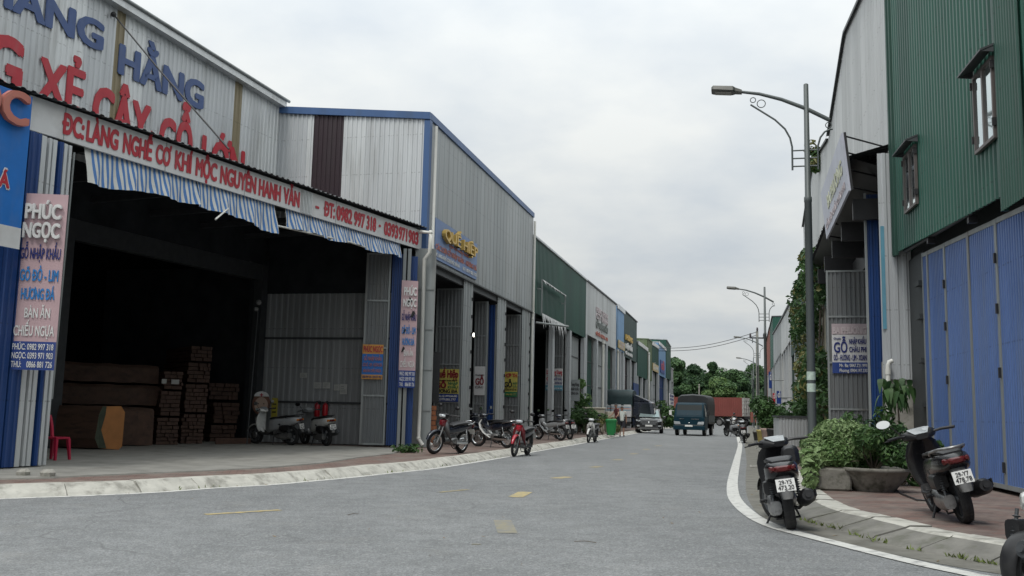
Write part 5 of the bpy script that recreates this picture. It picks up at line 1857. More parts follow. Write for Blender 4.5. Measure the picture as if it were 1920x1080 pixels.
def scooter(label, body=GLOSSK, side=None, wr=.27, plate_lines=None, mirrors=(1, 1), seatmat=None, group='motorbikes parked along the street', front=None, bag=False, rail=True, name='scooter'):
    t = thing(name, label, 'scooter', (0, 0, 0), group)
    side = side or body
    front = front or body
    RX, FX = -.62, .64
    wheel(t, (RX, 0, wr), wr, .11, disc=False)
    wheel(t, (FX, 0, wr), wr, .095)
    # rear body shell
    mb = MB()
    mb.loft([sec(-.98, .045, .70, .755), sec(-.93, .115, .64, .79), sec(-.80, .165, .59, .81), sec(-.60, .175, .53, .80), sec(-.38, .165, .46, .775), sec(-.15, .150, .40, .765), sec(.02, .135, .36, .72), sec(.07, .11, .36, .60)])
    bs = mb.build('rear_body', side, t)
    mb = MB()
    for sg in (-1, 1):
        mb.prism([V((-.92, sg * .105, .70)), V((-.35, sg * .162, .56)), V((-.28, sg * .162, .60)), V((-.88, sg * .115, .755))], (0, sg * .006, 0))
    mb.build('side_trim', PLAST, bs)
    mb = MB()
    mb.loft([sec(-.86, .09, .79, .815), sec(-.80, .12, .79, .838), sec(-.55, .145, .785, .85), sec(-.33, .15, .77, .825), sec(-.28, .14, .77, .80), sec(-.05, .12, .755, .79), sec(.06, .10, .71, .76)])
    mb.build('seat', seatmat or VINYL, t)
    if rail:
        mb = MB()
        mb.tube([(-.55, .15, .79), (-.66, .17, .83), (-.88, .13, .865), (-1.0, .06, .87), (-1.0, -.06, .87), (-.88, -.13, .865), (-.66, -.17, .83), (-.55, -.15, .79)], .015, 8)
        mb.build('grab_rail', ALU if body is GLOSSK else PLAST, t)
    # tail lamp
    mb = MB()
    mb.loft([sec(-1.0, .05, .705, .745), sec(-.975, .085, .69, .76), sec(-.93, .10, .68, .765)])
    mb.build('tail_light', REDL, t)
    for sg in (-1, 1):
        mb = MB()
        mb.loft([sec(-.985, .018, .715, .75, 8, .55, sg * .10), sec(-.93, .028, .69, .76, 8, .55, sg * .11)])
        mb.build('indicator', AMBL if body is not GLOSSK else REDL, t)
    # floor board, leg shield
    mb = MB()
    mb.loft([sec(-.05, .15, .28, .37), sec(.10, .165, .275, .335), sec(.32, .165, .275, .33), sec(.42, .13, .30, .42)])
    mb.build('floorboard', PLAST, t)
    mb = MB()
    rows = []
    for z, x0, x1, hw in ((.34, .36, .44, .12), (.45, .36, .50, .175), (.6, .375, .53, .205), (.75, .355, .50, .205), (.88, .32, .45, .165), (.95, .31, .41, .10)):
        r_ = []
        for k in range(14):
            a = 2 * math.pi * k / 14
            c, s = math.cos(a), math.sin(a)
            r_.append(V(((x0 + x1) / 2 + (x1 - x0) / 2 * c * (1 if c > 0 else .45), hw * abs(s) ** .7 * (1 if s > 0 else -1), z)))
        rows.append(r_)
    mb.loft(rows)
    mb.build('leg_shield', front, t)
    mb = MB()
    mb.loft([sec(.50, .13, .56, .82), sec(.56, .10, .58, .80), sec(.61, .05, .60, .76)])
    mb.build('front_cowl', front, t)
    # front fender, fork
    mb = MB()
    arc_fender(mb, (FX, 0, wr), wr + .045, .075, R(20), R(165))
    mb.build('front_fender', front, t)
    mb = MB()
    for sg in (-1, 1): mb.tube([(FX, sg * .07, wr), (.50, sg * .07, .62), (.46, sg * .06, .70)], .018, 8)
    mb.build('front_fork', DSTEEL, t)
    # handlebar with cover, dash, grips
    mb = MB()
    mb.loft([sec(.24, .07, .93, .985), sec(.30, .14, .92, 1.02), sec(.38, .19, .92, 1.045), sec(.46, .16, .92, 1.03), sec(.52, .08, .93, .985)])
    hc = mb.build('handlebar_cover', PLAST if body is GLOSSK else front, t)
    mb = MB()
    mb.prism([V((.245, .07, .992)), V((.245, -.07, .992)), V((.36, -.125, 1.052)), V((.43, -.08, 1.056)), V((.43, .08, 1.056)), V((.36, .125, 1.052))], (-.004, 0, .008))
    mb.build('dash_screen', SCREEN, hc)
    mb = MB()
    mb.loft([sec(.495, .10, .935, .995), sec(.525, .075, .94, .985), sec(.54, .03, .95, .975)])
    mb.build('headlight', LENS, hc)
    mb = MB()
    for sg in (-1, 1):
        mb.tube([(.37, 0, .975), (.36, sg * .12, .985), (.32, sg * .24, 1.0), (.25, sg * .37, .995)], [.014, .014, .017, .019], 8)
        mb.tube([(.35, sg * .20, .99), (.39, sg * .27, .985), (.35, sg * .38, .975)], .008, 6)
    mb.build('handlebar', BLACK, t)
    for sg in (1, -1):
        if mirrors[0 if sg > 0 else 1]: mirror(t, (.33, sg * .19, 1.0), (.33, sg * .36, 1.19))
    mb = MB()
    mb.tube([(.33, .16, .98), (.44, .17, 1.03), (.52, .10, .93), (.50, .05, .80)], .006, 5)
    mb.tube([(.33, -.16, .98), (.45, -.15, 1.04), (.53, -.06, .94), (.50, -.03, .80)], .006, 5)
    mb.tube([(-.42, .20, .34), (-.2, .21, .30), (.0, .15, .27)], .008, 5)
    mb.build('cable', BLACK, t)
    # engine, transmission, muffler, shocks
    mb = MB()
    mb.loft([sec(-.70, .06, wr - .08, wr + .08, 12, .7, .12), sec(-.5, .075, wr - .11, wr + .10, 12, .7, .12), sec(-.3, .08, wr - .10, wr + .14, 12, .7, .11), sec(-.12, .06, wr - .05, wr + .12, 12, .7, .09)])
    mb.loft([sec(-.42, .09, .26, .44, 12, .6, 0), sec(-.28, .12, .22, .44, 12, .6, -.01), sec(-.12, .11, .22, .42, 12, .6, -.01), sec(-.02, .07, .26, .38, 12, .6)])
    mb.build('engine', ALU, t)
    mb = MB()
    mb.loft([sec(-.66, .07, .42, .58, 12, .5, .14), sec(-.45, .075, .40, .58, 12, .5, .14), sec(-.34, .05, .42, .54, 12, .5, .13)])
    mb.build('air_filter', PLAST, t)
    mb = MB()
    mb.tube([(-.15, -.06, .22), (-.25, -.14, .2), (-.38, -.17, .25), (-.46, -.175, .29)], .022, 8)
    mb.tube([(-.44, -.18, .28), (-.50, -.19, .31), (-.86, -.205, .385), (-.93, -.207, .398)], [.05, .078, .088, .06], 16)
    mb.tube([(-.90, -.207, .392), (-.955, -.208, .404)], .03, 10)
    mb.prism([V((-.52, -.265, .30)), V((-.86, -.288, .375)), V((-.86, -.288, .455)), V((-.52, -.265, .385))], (0, -.012, 0))
    mb.build('muffler', PLAST if body is GLOSSK else DSTEEL, t)
    mb = MB()
    for sg in (-1, 1):
        a, b = V((-.68, sg * .135, wr + .05)), V((-.60, sg * .135, .66))
        mb.tube([a, b], .014, 8)
        for k in range(9): 
            p = a.lerp(b, .25 + .6 * k / 8)
            mb.lathe([(.02, -.007), (.034, 0), (.02, .007)], p, b - a, 8)
    mb.build('shock_absorber', DSTEEL, t)
    # mudguard, plate
    mb = MB()
    rows = []
    for x, z, w in ((-.90, .67, .085), (-.97, .58, .088), (-1.02, .47, .080), (-1.055, .39, .062)):
        rows.append([V((x - d, y * w, z)) for y, d in ((-1, -.03), (-.6, 0), (0, .012), (.6, 0), (1, -.03), (.6, -.02), (0, -.01), (-.6, -.02))])
    mb.loft(rows)
    mb.build('rear_mudguard', GUARD, t)
    plate(t, (-1.012, 0, .545), .19, .14, plate_lines or [('29-H1', .16, .84, .56, .88), ('062.18', .08, .92, .12, .46)], .18)
    # pegs, stand, inner hugger
    mb = MB()
    for sg in (-1, 1): mb.tube([(-.33, sg * .13, .33), (-.36, sg * .26, .34)], [.02, .022], 8)
    mb.build('foot_peg', BLACK, t)
    mb = MB()
    mb.tube([(-.10, .11, .24), (-.17, .24, .015)], .014, 6)
    mb.tube([(-.17, .24, .015), (-.24, .25, .01)], .014, 6)
    mb.tube([(-.30, .10, .2), (-.46, .12, .12), (-.46, -.12, .12), (-.30, -.10, .2)], .014, 6)
    mb.build('side_stand', BLACK, t)
    if bag:
        mb = MB()
        mb.loft([sec(.10, .06, .70, .90, 12, .6, -.16), sec(.17, .10, .66, .93, 12, .6, -.17), sec(.26, .10, .66, .93, 12, .6, -.18), sec(.33, .07, .70, .90, 12, .6, -.18)])
        mb.build('hanging_bag', VINYL, t)
    return t


def underbone(label, body=P_RED, shield=None, cowl=None, fender=None, cover=None, seat=VINYL, plate_lines=None, group='motorbikes parked along the street', chrome=True, shieldwide=.17, name='motorbike'):
    t = thing(name, label, 'motorbike', (0, 0, 0), group)
    shield = shield or body
    cowl, fender, cover = cowl or body, fender or cowl or body, cover or body
    RX, FX, wr = -.60, .62, .285
    wheel(t, (RX, 0, wr), wr, .078, rim=CHROME if chrome else DSTEEL, spokes=18, disc=False)
    wheel(t, (FX, 0, wr), wr, .068, rim=CHROME if chrome else DSTEEL, spokes=18)
    mb = MB()
    mb.loft([sec(-.95, .05, .70, .76), sec(-.80, .095, .63, .775), sec(-.5, .12, .56, .77), sec(-.2, .115, .52, .755), sec(.0, .09, .50, .70), sec(.15, .06, .52, .64), sec(.34, .05, .60, .74)])
    mb.build('rear_body', body, t)
    mb = MB()
    mb.loft([sec(-.82, .09, .76, .80), sec(-.75, .125, .755, .82), sec(-.4, .135, .75, .82), sec(-.1, .12, .735, .785), sec(.06, .08, .69, .735)])
    mb.build('seat', seat, t)
    # swept leg shields
    mb = MB()
    for sg in (-1, 1):
        rows = []
        for x, z, y0, y1 in ((.40, .86, .03, .09), (.42, .74, .04, shieldwide), (.38, .60, .06, shieldwide + .015), (.27, .46, .08, shieldwide), (.13, .36, .09, shieldwide - .03), (.02, .30, .09, .12)):
            rows.append([V((x + .05, sg * y0, z + .03)), V((x, sg * y1, z)), V((x - .02, sg * y1, z - .01)), V((x + .02, sg * y0, z + .02))])
        mb.loft(rows)
    mb.build('leg_shield', shield, t)
    mb = MB()
    mb.loft([sec(.30, .06, .66, .88), sec(.40, .10, .68, .90), sec(.49, .085, .70, .88), sec(.54, .04, .74, .84)])
    mb.build('front_cowl', cowl, t)
    mb = MB()
    arc_fender(mb, (FX, 0, wr), wr + .05, .058, R(15), R(175))
    mb.build('front_fender', fender, t)
    mb = MB()
    for sg in (-1, 1): mb.tube([(FX, sg * .06, wr), (.50, sg * .06, .58), (.42, sg * .05, .84)], .019, 8)
    mb.build('front_fork', ALU, t)
    mb = MB()
    mb.loft([sec(.30, .07, .93, .99), sec(.38, .12, .92, 1.03), sec(.46, .12, .915, 1.035), sec(.52, .085, .925, 1.01)])
    hc = mb.build('handlebar_cover', cover, t)
    mb = MB()
    mb.loft([sec(.50, .105, .925, 1.01), sec(.545, .085, .93, 1.0), sec(.56, .04, .945, .985)])
    mb.build('headlight', LENS, hc)
    mb = MB()
    for sg in (-1, 1):
        mb.tube([(.39, 0, .97), (.38, sg * .1, .985), (.34, sg * .22, 1.01), (.24, sg * .35, 1.0)], [.013, .013, .015, .018], 8)
        mb.tube([(.36, sg * .2, .995), (.38, sg * .28, .99), (.33, sg * .36, .98)], .007, 6)
    mb.build('handlebar', BLACK, t)
    for sg in (1, -1): mirror(t, (.33, sg * .17, 1.0), (.31, sg * .30, 1.20), .05)
    mb = MB()
    mb.tube([(.28, 0, .34), (.12, 0, .335), (-.02, 0, .33)], [.06, .075, .09], 12)
    for k in range(6): mb.lathe([(.05, -.005), (.088, 0), (.05, .005)], (.06 + k * .035, 0, .336), (1, 0, 0), 10)
    mb.loft([sec(-.28, .08, .24, .40, 12, .6), sec(-.15, .12, .20, .44, 12, .6), sec(.0, .12, .22, .42, 12, .6), sec(.06, .08, .26, .38, 12, .6)])
    mb.build('engine', ALU, t)
    mb = MB()
    mb.tube([(.22, -.03, .27), (.1, -.10, .22), (-.25, -.13, .22), (-.4, -.14, .25)], .018, 8)
    mb.tube([(-.38, -.14, .245), (-.44, -.145, .26), (-.85, -.16, .33), (-.9, -.162, .338)], [.03, .045, .05, .03], 12)
    mb.build('muffler', CHROME if chrome else DSTEEL, t)
    mb = MB()
    mb.loft([sec(-.70, .02, wr - .05, wr + .05, 10, .6, .095), sec(-.5, .025, wr - .06, wr + .06, 10, .6, .095), sec(-.16, .03, wr - .04, wr + .08, 10, .6, .095)])
    mb.obox((-.66, -.10, wr - .02), (.5, 0, .04), (0, .03, 0), (0, 0, .04))
    mb.build('chain_case', CHROME if chrome else BLACK, t)
    mb = MB()
    for sg in (-1, 1):
        a, b = V((-.62, sg * .115, wr + .04)), V((-.52, sg * .115, .64))
        mb.tube([a, b], .014, 8)
        for k in range(8): mb.lathe([(.018, -.007), (.03, 0), (.018, .007)], a.lerp(b, .25 + .6 * k / 7), b - a, 8)
    mb.build('shock_absorber', CHROME if chrome else DSTEEL, t)
    mb = MB()
    arc_fender(mb, (RX, 0, wr), wr + .06, .065, R(50), R(185))
    mb.build('rear_fender', PLAST, t)
    mb = MB()
    mb.loft([sec(-1.0, .05, .69, .735), sec(-.96, .08, .67, .75), sec(-.92, .085, .66, .755)])
    mb.build('tail_light', REDL, t)
    mb = MB()
    mb.tube([(-.55, .13, .76), (-.8, .13, .80), (-.95, .08, .83), (-.95, -.08, .83), (-.8, -.13, .80), (-.55, -.13, .76)], .013, 8)
    mb.build('grab_rail', CHROME if chrome else BLACK, t)
    plate(t, (-.985, 0, .56), .19, .14, plate_lines or [('29-H5', .16, .84, .56, .88), ('318.46', .08, .92, .12, .46)], .3)
    mb = MB()
    for sg in (-1, 1): mb.tube([(-.02, sg * .1, .27), (-.02, sg * .27, .27)], .02, 8)
    mb.build('foot_peg', BLACK, t)
    mb = MB()
    mb.tube([(-.06, .1, .22), (-.14, .26, .01)], .013, 6)
    mb.tube([(-.2, .10, .22), (-.42, .13, .10), (-.42, -.13, .10), (-.2, -.10, .22)], .013, 6)
    mb.build('side_stand', BLACK, t)
    return t


def stand(t, rear, front, z, lean=.09, rx=-.61):
    """put a bike down by the ground points of its two wheels"""
    d = V((front[0] - rear[0], front[1] - rear[1], 0)).normalized()
    p = V((rear[0], rear[1], 0)) - d * rx
    # lean about the wheel line: negative roll tips towards the bike's left
    t.rotation_mode = 'XYZ'
    place(t, (p.x, p.y, z), math.atan2(d.y, d.x), -lean)


def gp(x, y, z=.13): return G(x, y, z)


def dirp(p, ang, L=1.24): return V((p.x + math.cos(ang) * L, p.y + math.sin(ang) * L, 0))


def steer(t, ang, px=.44):
    """turn the bars, fork and front wheel"""
    for ch in children(t):
        k = ch.name.split('.')[0]
        if k in ('handlebar_cover', 'handlebar', 'mirror', 'front_fender', 'front_fork') or (k == 'wheel' and ch.data.vertices[0].co.x > 0):
            ch.rotation_euler = (0, 0, ang)
            ch.location = (px - px * math.cos(ang), -px * math.sin(ang), 0)


# right foreground
r1 = scooter('black scooter with a hanging bag, parked in the gutter on the white line', GLOSSK, plate_lines=[('29-Y5', .16, .84, .56, .88), ('473.20', .08, .92, .12, .46)], mirrors=(0, 0), bag=True, rail=False)
a = G(1484, 993, 0)
stand(r1, a, dirp(a, R(78)), 0, .16)
r1.scale = (1, 1.04, .935)
steer(r1, R(24))
r2b = scooter('dusty black scooter with a big left mirror on the red pavement before the blue doors', GLOSSK, plate_lines=[('29-Y7', .16, .84, .56, .88), ('478.78', .08, .92, .12, .46)], mirrors=(1, 0))
a = gp(1813, 981)
stand(r2b, a, dirp(a, R(80)), .13, .25)
r2b.scale = (1, 1.04, .965)
r3 = scooter('white scooter with small black wheels cut by the right edge of the view', P_WHITE, wr=.235, mirrors=(0, 0), rail=False)
a = G(1938, 1128, 0)
r3.scale = (.93, .93, .93)
stand(r3, a, dirp(a, R(18)), 0, .05)
mb = MB()
arc_fender(mb, (-.62, 0, .235), .275, .085, R(35), R(200))
mb.build('rear_hugger', PLAST, r3)
# this one carries its plate on the hugger and has a short tail
for ch in children(r3):
    kind_ = ch.name.split('.')[0]
    if kind_ in ('rear_mudguard', 'number_plate', 'indicator', 'tail_light'):
        for g2 in children(ch): bpy.data.objects.remove(g2)
        bpy.data.objects.remove(ch)
    elif kind_ in ('rear_body', 'seat'):
        ch.location.x += .34

# left pavement
l1 = underbone('old dark red motorbike on the left pavement, nearest to the orange bricks', P_BLUEK, shield=P_GREYG, cowl=P_DRED, fender=P_BLUEK, cover=PLAST)
stand(l1, gp(864, 849.5), gp(822, 851.5), .13, .14)
steer(l1, R(-10))
l2 = underbone('black motorbike hidden behind the white shielded one', P_BLUEK, chrome=False)
stand(l2, gp(933, 831), gp(890, 829), .13, .08)
l3 = underbone('motorbike with broad white leg shields standing side on at the grey shed', P_BLUEK, shield=P_WHITE, shieldwide=.2)
stand(l3, gp(951, 840), gp(899, 837), .13, .06)
steer(l3, R(14))
l4 = underbone('bright red motorbike parked on the road edge facing the viewer', P_BLUEK, shield=P_DRED, cowl=P_RED, fender=P_RED, cover=PLAST, chrome=False)
stand(l4, G(988, 853.5), G(963, 856.5), 0, .1)
l5 = underbone('silver grey motorbike side on beneath the green shed', P_SILV, shield=P_SILV, cowl=P_SILV, cover=P_GREYG)
stand(l5, gp(1052, 826), gp(1010, 824), .13, .06)
l6 = underbone('black motorbike tucked in behind the silver grey one', P_BLUEK, chrome=False)
stand(l6, gp(1069, 825), gp(1030, 822), .13, .06)
l7 = underbone('white and black motorbike at the kerb beside the left bushes', P_BLUEK, shield=P_WHITE, cowl=P_WHITE, fender=P_WHITE, cover=P_WHITE, chrome=False)
stand(l7, G(1115, 829), G(1090, 831.5), 0, .08)
l8 = underbone('black motorbike standing behind the green bin and the cabinet', P_BLUEK, chrome=False)
stand(l8, gp(1152, 808), gp(1128, 808), .13, .06)
# in the dark hall
i1_ = scooter('white front scooter in the dark hall, left of the grey one', PLAST, front=P_WHITE, side=P_SILV, group='scooters inside the hall')
stand(i1_, G(545, 834.5, .15), G(486, 832, .15), .15, .09)
i2_ = scooter('grey and white scooter in the hall under the fire extinguishers', P_WHITE, front=P_GREYG, group='scooters inside the hall')
stand(i2_, G(612, 836, .15), G(562, 832, .15), .15, .09)
# far right kerb
f1 = scooter('black scooter seen from behind beside the far flower pots', GLOSSK, mirrors=(1, 0))
a = G(1396, 831, 0)
stand(f1, a, dirp(a, R(77)), 0, .1)
f2 = scooter('silver and black scooter just ahead of the rear view black one', PLAST, side=P_SILV)
a = G(1383, 819, 0)
stand(f2, a, dirp(a, R(110)), 0, .08)
f3 = underbone('white and black motorbike with a seated rider near the red container', P_BLUEK, shield=P_WHITE, cowl=P_WHITE, fender=P_WHITE, chrome=False)
stand(f3, G(1378, 804.5), G(1356, 806), 0, .0)

# ================================================================ CAR AND TRUCKS
CARB = paint('car_black', (.014, .015, .017), .15)
TRUCKB = M('truck_blue', (.005, .028, .044), .5, 0, .1, 3, dirt=(.02, .04, .05), damt=.3, spec=.18)
TARP = M('black_tarpaulin', (.020, .022, .024), .6, 0, .25, 2, bump=.3, bsc=5)
TARPG = M('dark_green_tarpaulin', (.012, .032, .036), .6, 0, .2, 2, bump=.25, bsc=5)


def car_wheel(root, c, r, w):
    mb = MB()
    mb.lathe([(r * .68, -w / 2), (r * .95, -w / 2), (r, -w * .38), (r, w * .38), (r * .95, w / 2), (r * .68, w / 2)], c, (0, 1, 0), 24, 0, False)
    wh = mb.build('wheel', RUBBER, root)
    m2 = MB()
    m2.lathe([(r * .70, -w * .48), (r * .62, -w * .40), (r * .2, -w * .44), (.02, -w * .44)], c, (0, 1, 0), 20)
    m2.lathe([(r * .70, w * .48), (r * .62, w * .40), (r * .2, w * .44), (.02, w * .44)], c, (0, 1, 0), 20)
    m2.build('rim', ALU, wh)


def suv(label):
    t = thing('parked_suv', label, 'car')
    mb = MB()
    mb.loft([sec(2.24, .60, .30, .74, 16, .35), sec(2.16, .80, .24, .92, 16, .35), sec(1.9, .90, .22, .99, 16, .35), sec(1.2, .925, .22, 1.05, 16, .33), sec(.2, .925, .22, 1.07, 16, .33), sec(-1.4, .925, .22, 1.08, 16, .33), sec(-2.05, .88, .26, 1.06, 16, .35), sec(-2.24, .74, .36, .98, 16, .35)])
    body = mb.build('body', CARB, t)

    def gh(x, wb, wt, zb, zt): return [V((x, wb, zb)), V((x, wt, zt - .05)), V((x, wt - .08, zt)), V((x, -wt + .08, zt)), V((x, -wt, zt - .05)), V((x, -wb, zb))]
    mb = MB()
    mb.loft([gh(1.10, .80, .76, 1.02, 1.08), gh(.35, .84, .68, 1.02, 1.57), gh(-.3, .84, .70, 1.02, 1.655), gh(-1.5, .84, .69, 1.02, 1.62), gh(-2.0, .80, .70, 1.02, 1.45), gh(-2.14, .76, .7, 1.02, 1.1)], 0, False)
    mb.build('cabin', CARB, t)
    WSH = M('windscreen', (.22, .28, .28), .05, .55, .05, 2)
    mb = MB()
    mb.quad((1.10, -.70, 1.115), (1.10, .70, 1.115), (.38, .60, 1.565), (.38, -.60, 1.565))
    mb.build('windscreen', WSH, t)
    mb = MB()
    for sg in (-1, 1):
        mb.quad((.72, sg * .835, 1.09), (-.25, sg * .845, 1.10), (-.3, sg * .742, 1.53), (.32, sg * .735, 1.50))
        mb.quad((-.33, sg * .845, 1.10), (-1.75, sg * .83, 1.12), (-1.55, sg * .735, 1.50), (-.38, sg * .742, 1.53))
    mb.build('side_window', GLASSD, t)
    mb = MB()
    mb.prism([(2.20, -.46, .55), (2.20, .46, .55), (2.17, .58, .86), (2.17, -.58, .86)], (.06, 0, 0))
    gr = mb.build('grille', PLAST, t)
    mb = MB()
    for k in range(4): mb.obox((2.262 - .006 * k, -.45 - .03 * k, .60 + .065 * k), (.012, 0, 0), (0, .9 + .06 * k, 0), (0, 0, .016))
    mb.ball((2.25, 0, .74), (.02, .085, .055), 10, 0, 6)
    mb.build('grille_bar', CHROME, gr)
    for sg in (-1, 1):
        mb = MB()
        mb.prism([(2.20, sg * .50, .82), (2.16, sg * .60, .87), (1.98, sg * .88, .93), (2.0, sg * .885, .86), (2.14, sg * .72, .80)], (.05, 0, .0))
        mb.build('headlight', LENS, t)
        mb = MB()
        mb.prism([(2.21, sg * .60, .46), (2.15, sg * .80, .46), (2.15, sg * .82, .56), (2.21, sg * .66, .56)], (.04, 0, 0))
        mb.tube([(2.23, sg * .48, .80), (2.21, sg * .64, .52), (2.22, sg * .5, .47)], .022, 6, 1)
        mb.build('fog_light', [LENS, CHROME], t)
        mb = MB()
        mb.loft([sec(.78, .06, 1.06, 1.14, 10, .6, sg * 1.0), sec(.70, .11, 1.03, 1.19, 10, .6, sg * 1.03), sec(.62, .11, 1.03, 1.19, 10, .6, sg * 1.03)])
        mb.build('wing_mirror', CARB, t)
        mb = MB()
        mb.tube([(.1, sg * .66, 1.60), (0, sg * .66, 1.685), (-1.4, sg * .66, 1.665), (-1.5, sg * .66, 1.60)], .02, 6)
        mb.build('roof_rail', ALU, t)
        mb = MB()
        mb.obox((-.15, sg * .925, .90), (.22, 0, 0), (0, sg * .02, 0), (0, 0, .03))
        mb.obox((-1.1, sg * .925, .92), (.22, 0, 0), (0, sg * .02, 0), (0, 0, .03))
        mb.build('door_handle', CHROME, t)
        for x in (1.38, -1.33): car_wheel(t, (x, sg * .82, .35), .35, .235)
    mb = MB()
    mb.prism([(2.2, -.75, .27), (2.2, .75, .27), (2.23, .6, .40), (2.23, -.6, .40)], (.03, 0, 0))
    mb.build('skid_plate', ALU, t)
    mb = MB()
    mb.obox((2.262, -.24, .47), (.012, 0, 0), (0, .48, 0), (0, 0, .11))
    mb.build('number_plate', PLATEW, t)
    return t


car = suv('glossy black SUV parked nose out at the left kerb, beside the two walkers')
ca_ = [G(1197, 812), G(1237, 812.5)]
cpos = (ca_[0] + ca_[1]) / 2
cang = math.atan2(-U2.y, -U2.x) + R(4)
cf_ = V((math.cos(cang), math.sin(cang), 0))
place(car, V((cpos.x, cpos.y, 0)) - cf_ * 1.38, cang)


def truck(label, cabm, tarp, sidem, L=3.4, tarp_h=1.25, stripes=False, name='covered_truck', wid=.92, deck=.85, ztop=1.32):
    """small forward-control truck with a covered bed; front axle at x=0"""
    t = thing(name, label, 'truck')

    def cs(x, hb, ht, z0, zm, z1): return [V((x, -hb, z0)), V((x, -hb, zm)), V((x, -ht, z1 - .08)), V((x, -ht + .1, z1)), V((x, ht - .1, z1)), V((x, ht, z1 - .08)), V((x, hb, zm)), V((x, hb, z0))]
    w = wid
    mb = MB()
    mb.loft([cs(.80, w - .10, w - .14, .42, .9, 1.18), cs(.76, w - .02, w - .10, .38, 1.05, 1.30), cs(.45, w, w - .10, .38, 1.15, 2.0), cs(.30, w, w - .10, .38, 1.15, 2.08), cs(-.75, w, w - .09, .38, 1.15, 2.10), cs(-.82, w - .03, w - .12, .40, 1.15, 2.05)], 0, False)
    cab = mb.build('cab', cabm, t)
    mb = MB()
    mb.quad((.785, -w + .17, 1.22), (.785, w - .17, 1.22), (.49, w - .20, 1.93), (.49, -w + .20, 1.93))
    mb.build('windscreen', M('truck_glass', (.018, .024, .025), .35, 0, .08, 2, spec=.1), cab)
    mb = MB()
    for sg in (-1, 1): mb.quad((.42, sg * (w + .004), 1.20), (-.45, sg * (w + .004), 1.20), (-.45, sg * (w - .085), 1.92), (.30, sg * (w - .085), 1.92))
    mb.build('side_window', GLASSD, cab)
    mb = MB()
    for y in (-.42, .2): mb.tube([(.79, y, 1.19), (.73, y + .38, 1.36)], .012, 5)
    mb.build('wiper', BLACK, cab)
    mb = MB()
    mb.box((.80, 0, .50), (.14, 2 * w + .02, .26), 0, 0, .03)
    mb.build('bumper', cabm, t)
    mb = MB()
    mb.obox((.78, -w + .1, .655), (.05, 0, 0), (0, 2 * w - .2, 0), (0, 0, .03))
    mb.build('bumper_strip', ALU, t)
    for sg in (-1, 1):
        mb = MB()
        mb.prism([(.80, sg * (w - .46), .72), (.79, sg * (w - .06), .72), (.79, sg * (w - .04), .90), (.80, sg * (w - .40), .88)], (.03, 0, 0))
        mb.build('headlight', LENS, t)
        mb = MB()
        mb.tube([(.60, sg * w, 1.55), (.72, sg * (w + .2), 1.6), (.72, sg * (w + .2), 1.28), (.66, sg * w, 1.2)], .014, 5)
        mb.box((.72, sg * (w + .2), 1.42), (.05, .17, .30), 0, 0, .02)
        mb.build('wing_mirror', [PLATEW if sg < 0 else BLACK], t)
    mb = MB()
    mb.obox((.875, -.24, .57), (.012, 0, 0), (0, .48, 0), (0, 0, .11))
    mb.build('number_plate', PLATEW, t)
    mb = MB()
    mb.obox((.81, .15, 1.03), (.008, 0, -.0), (0, .48, 0), (0, 0, .035))
    mb.obox((.81, -.62, 1.03), (.008, 0, -.0), (0, .3, 0), (0, 0, .035))
    mb.ball((.815, 0, .80), (.01, .06, .035), 8, 0, 5)
    mb.build('badge', CHROME, cab)
    # bed
    x0, x1 = -.95, -.95 - L
    mb = MB()
    for sg in (-1, 1): mb.obox((.3, sg * .36 - .04, .50), (x1 - .3, 0, 0), (0, .08, 0), (0, 0, .14))
    mb.obox((x0, -w - .03, deck - .11), (x1 - x0, 0, 0), (0, 2 * w + .06, 0), (0, 0, .10))
    mb.obox((x0 - .1, -w + .02, .35), (-.8, 0, 0), (0, .25, 0), (0, 0, .3))
    mb.obox((x1 + .1, -w + .02, .42), (.03, 0, 0), (0, .5, 0), (0, 0, .34))
    mb.obox((x1 + .1, w - .52, .42), (.03, 0, 0), (0, .5, 0), (0, 0, .34))
    mb.build('chassis', BLACK, t)
    mb = MB()
    zt_ = ztop
    for sg in (-1, 1):
        n = 3
        for k in range(n):
            a, b = x0 + (x1 - x0) * (k + .02) / n, x0 + (x1 - x0) * (k + .98) / n
            mb.obox((a, sg * (w + .0), deck), (b - a, 0, 0), (0, sg * .04, 0), (0, 0, zt_ - deck - .01), 0)
            if stripes:
                for zz, mi in ((deck + (ztop - deck) * .5, 1), (deck + (ztop - deck) * .62, 2), (deck + (ztop - deck) * .74, 1)): mb.obox((a, sg * (w + .042), zz), (b - a, 0, 0), (0, sg * .004, 0), (0, 0, .05), mi)
    mb.obox((x1, -w, deck), (.04, 0, 0), (0, 2 * w, 0), (0, 0, zt_ - deck - .01), 0)
    mb.obox((x0 - .04, -w, deck), (.04, 0, 0), (0, 2 * w, 0), (0, 0, zt_ - deck + .3), 0)
    mb.build('side_board', [sidem, B_TEAL, T_SAL], t)
    mb = MB()
    rows = []
    n = 14
    for k in range(n + 1):
        x = x0 + .06 + (x1 - x0 - .12) * k / n
        sag = .03 * math.sin(k * 1.6) + .015 * math.sin(k * 3.1)
        top = zt_ + tarp_h + sag - (.05 if k in (0, n) else 0)
        rows.append([V((x, -w - .03 + .02 * math.sin(k * 2.1), zt_ - .08)), V((x, -w - .02 - .015 * math.sin(k * 2.7), zt_ + tarp_h * .5)), V((x, -w + .02, top - .14)), V((x, -w + .22, top)), V((x, 0, top + .06)), V((x, w - .22, top)), V((x, w - .02, top - .14)), V((x, w + .02 + .015 * math.sin(k * 2.3), zt_ + tarp_h * .5)), V((x, w + .03 - .02 * math.sin(k * 1.9), zt_ - .08))])
    mb.loft(rows, 0, True, True, False)
    for r_ in (rows[0], rows[-1]): mb.add(r_, [tuple(range(9))])
    mb.build('tarpaulin', tarp, t)
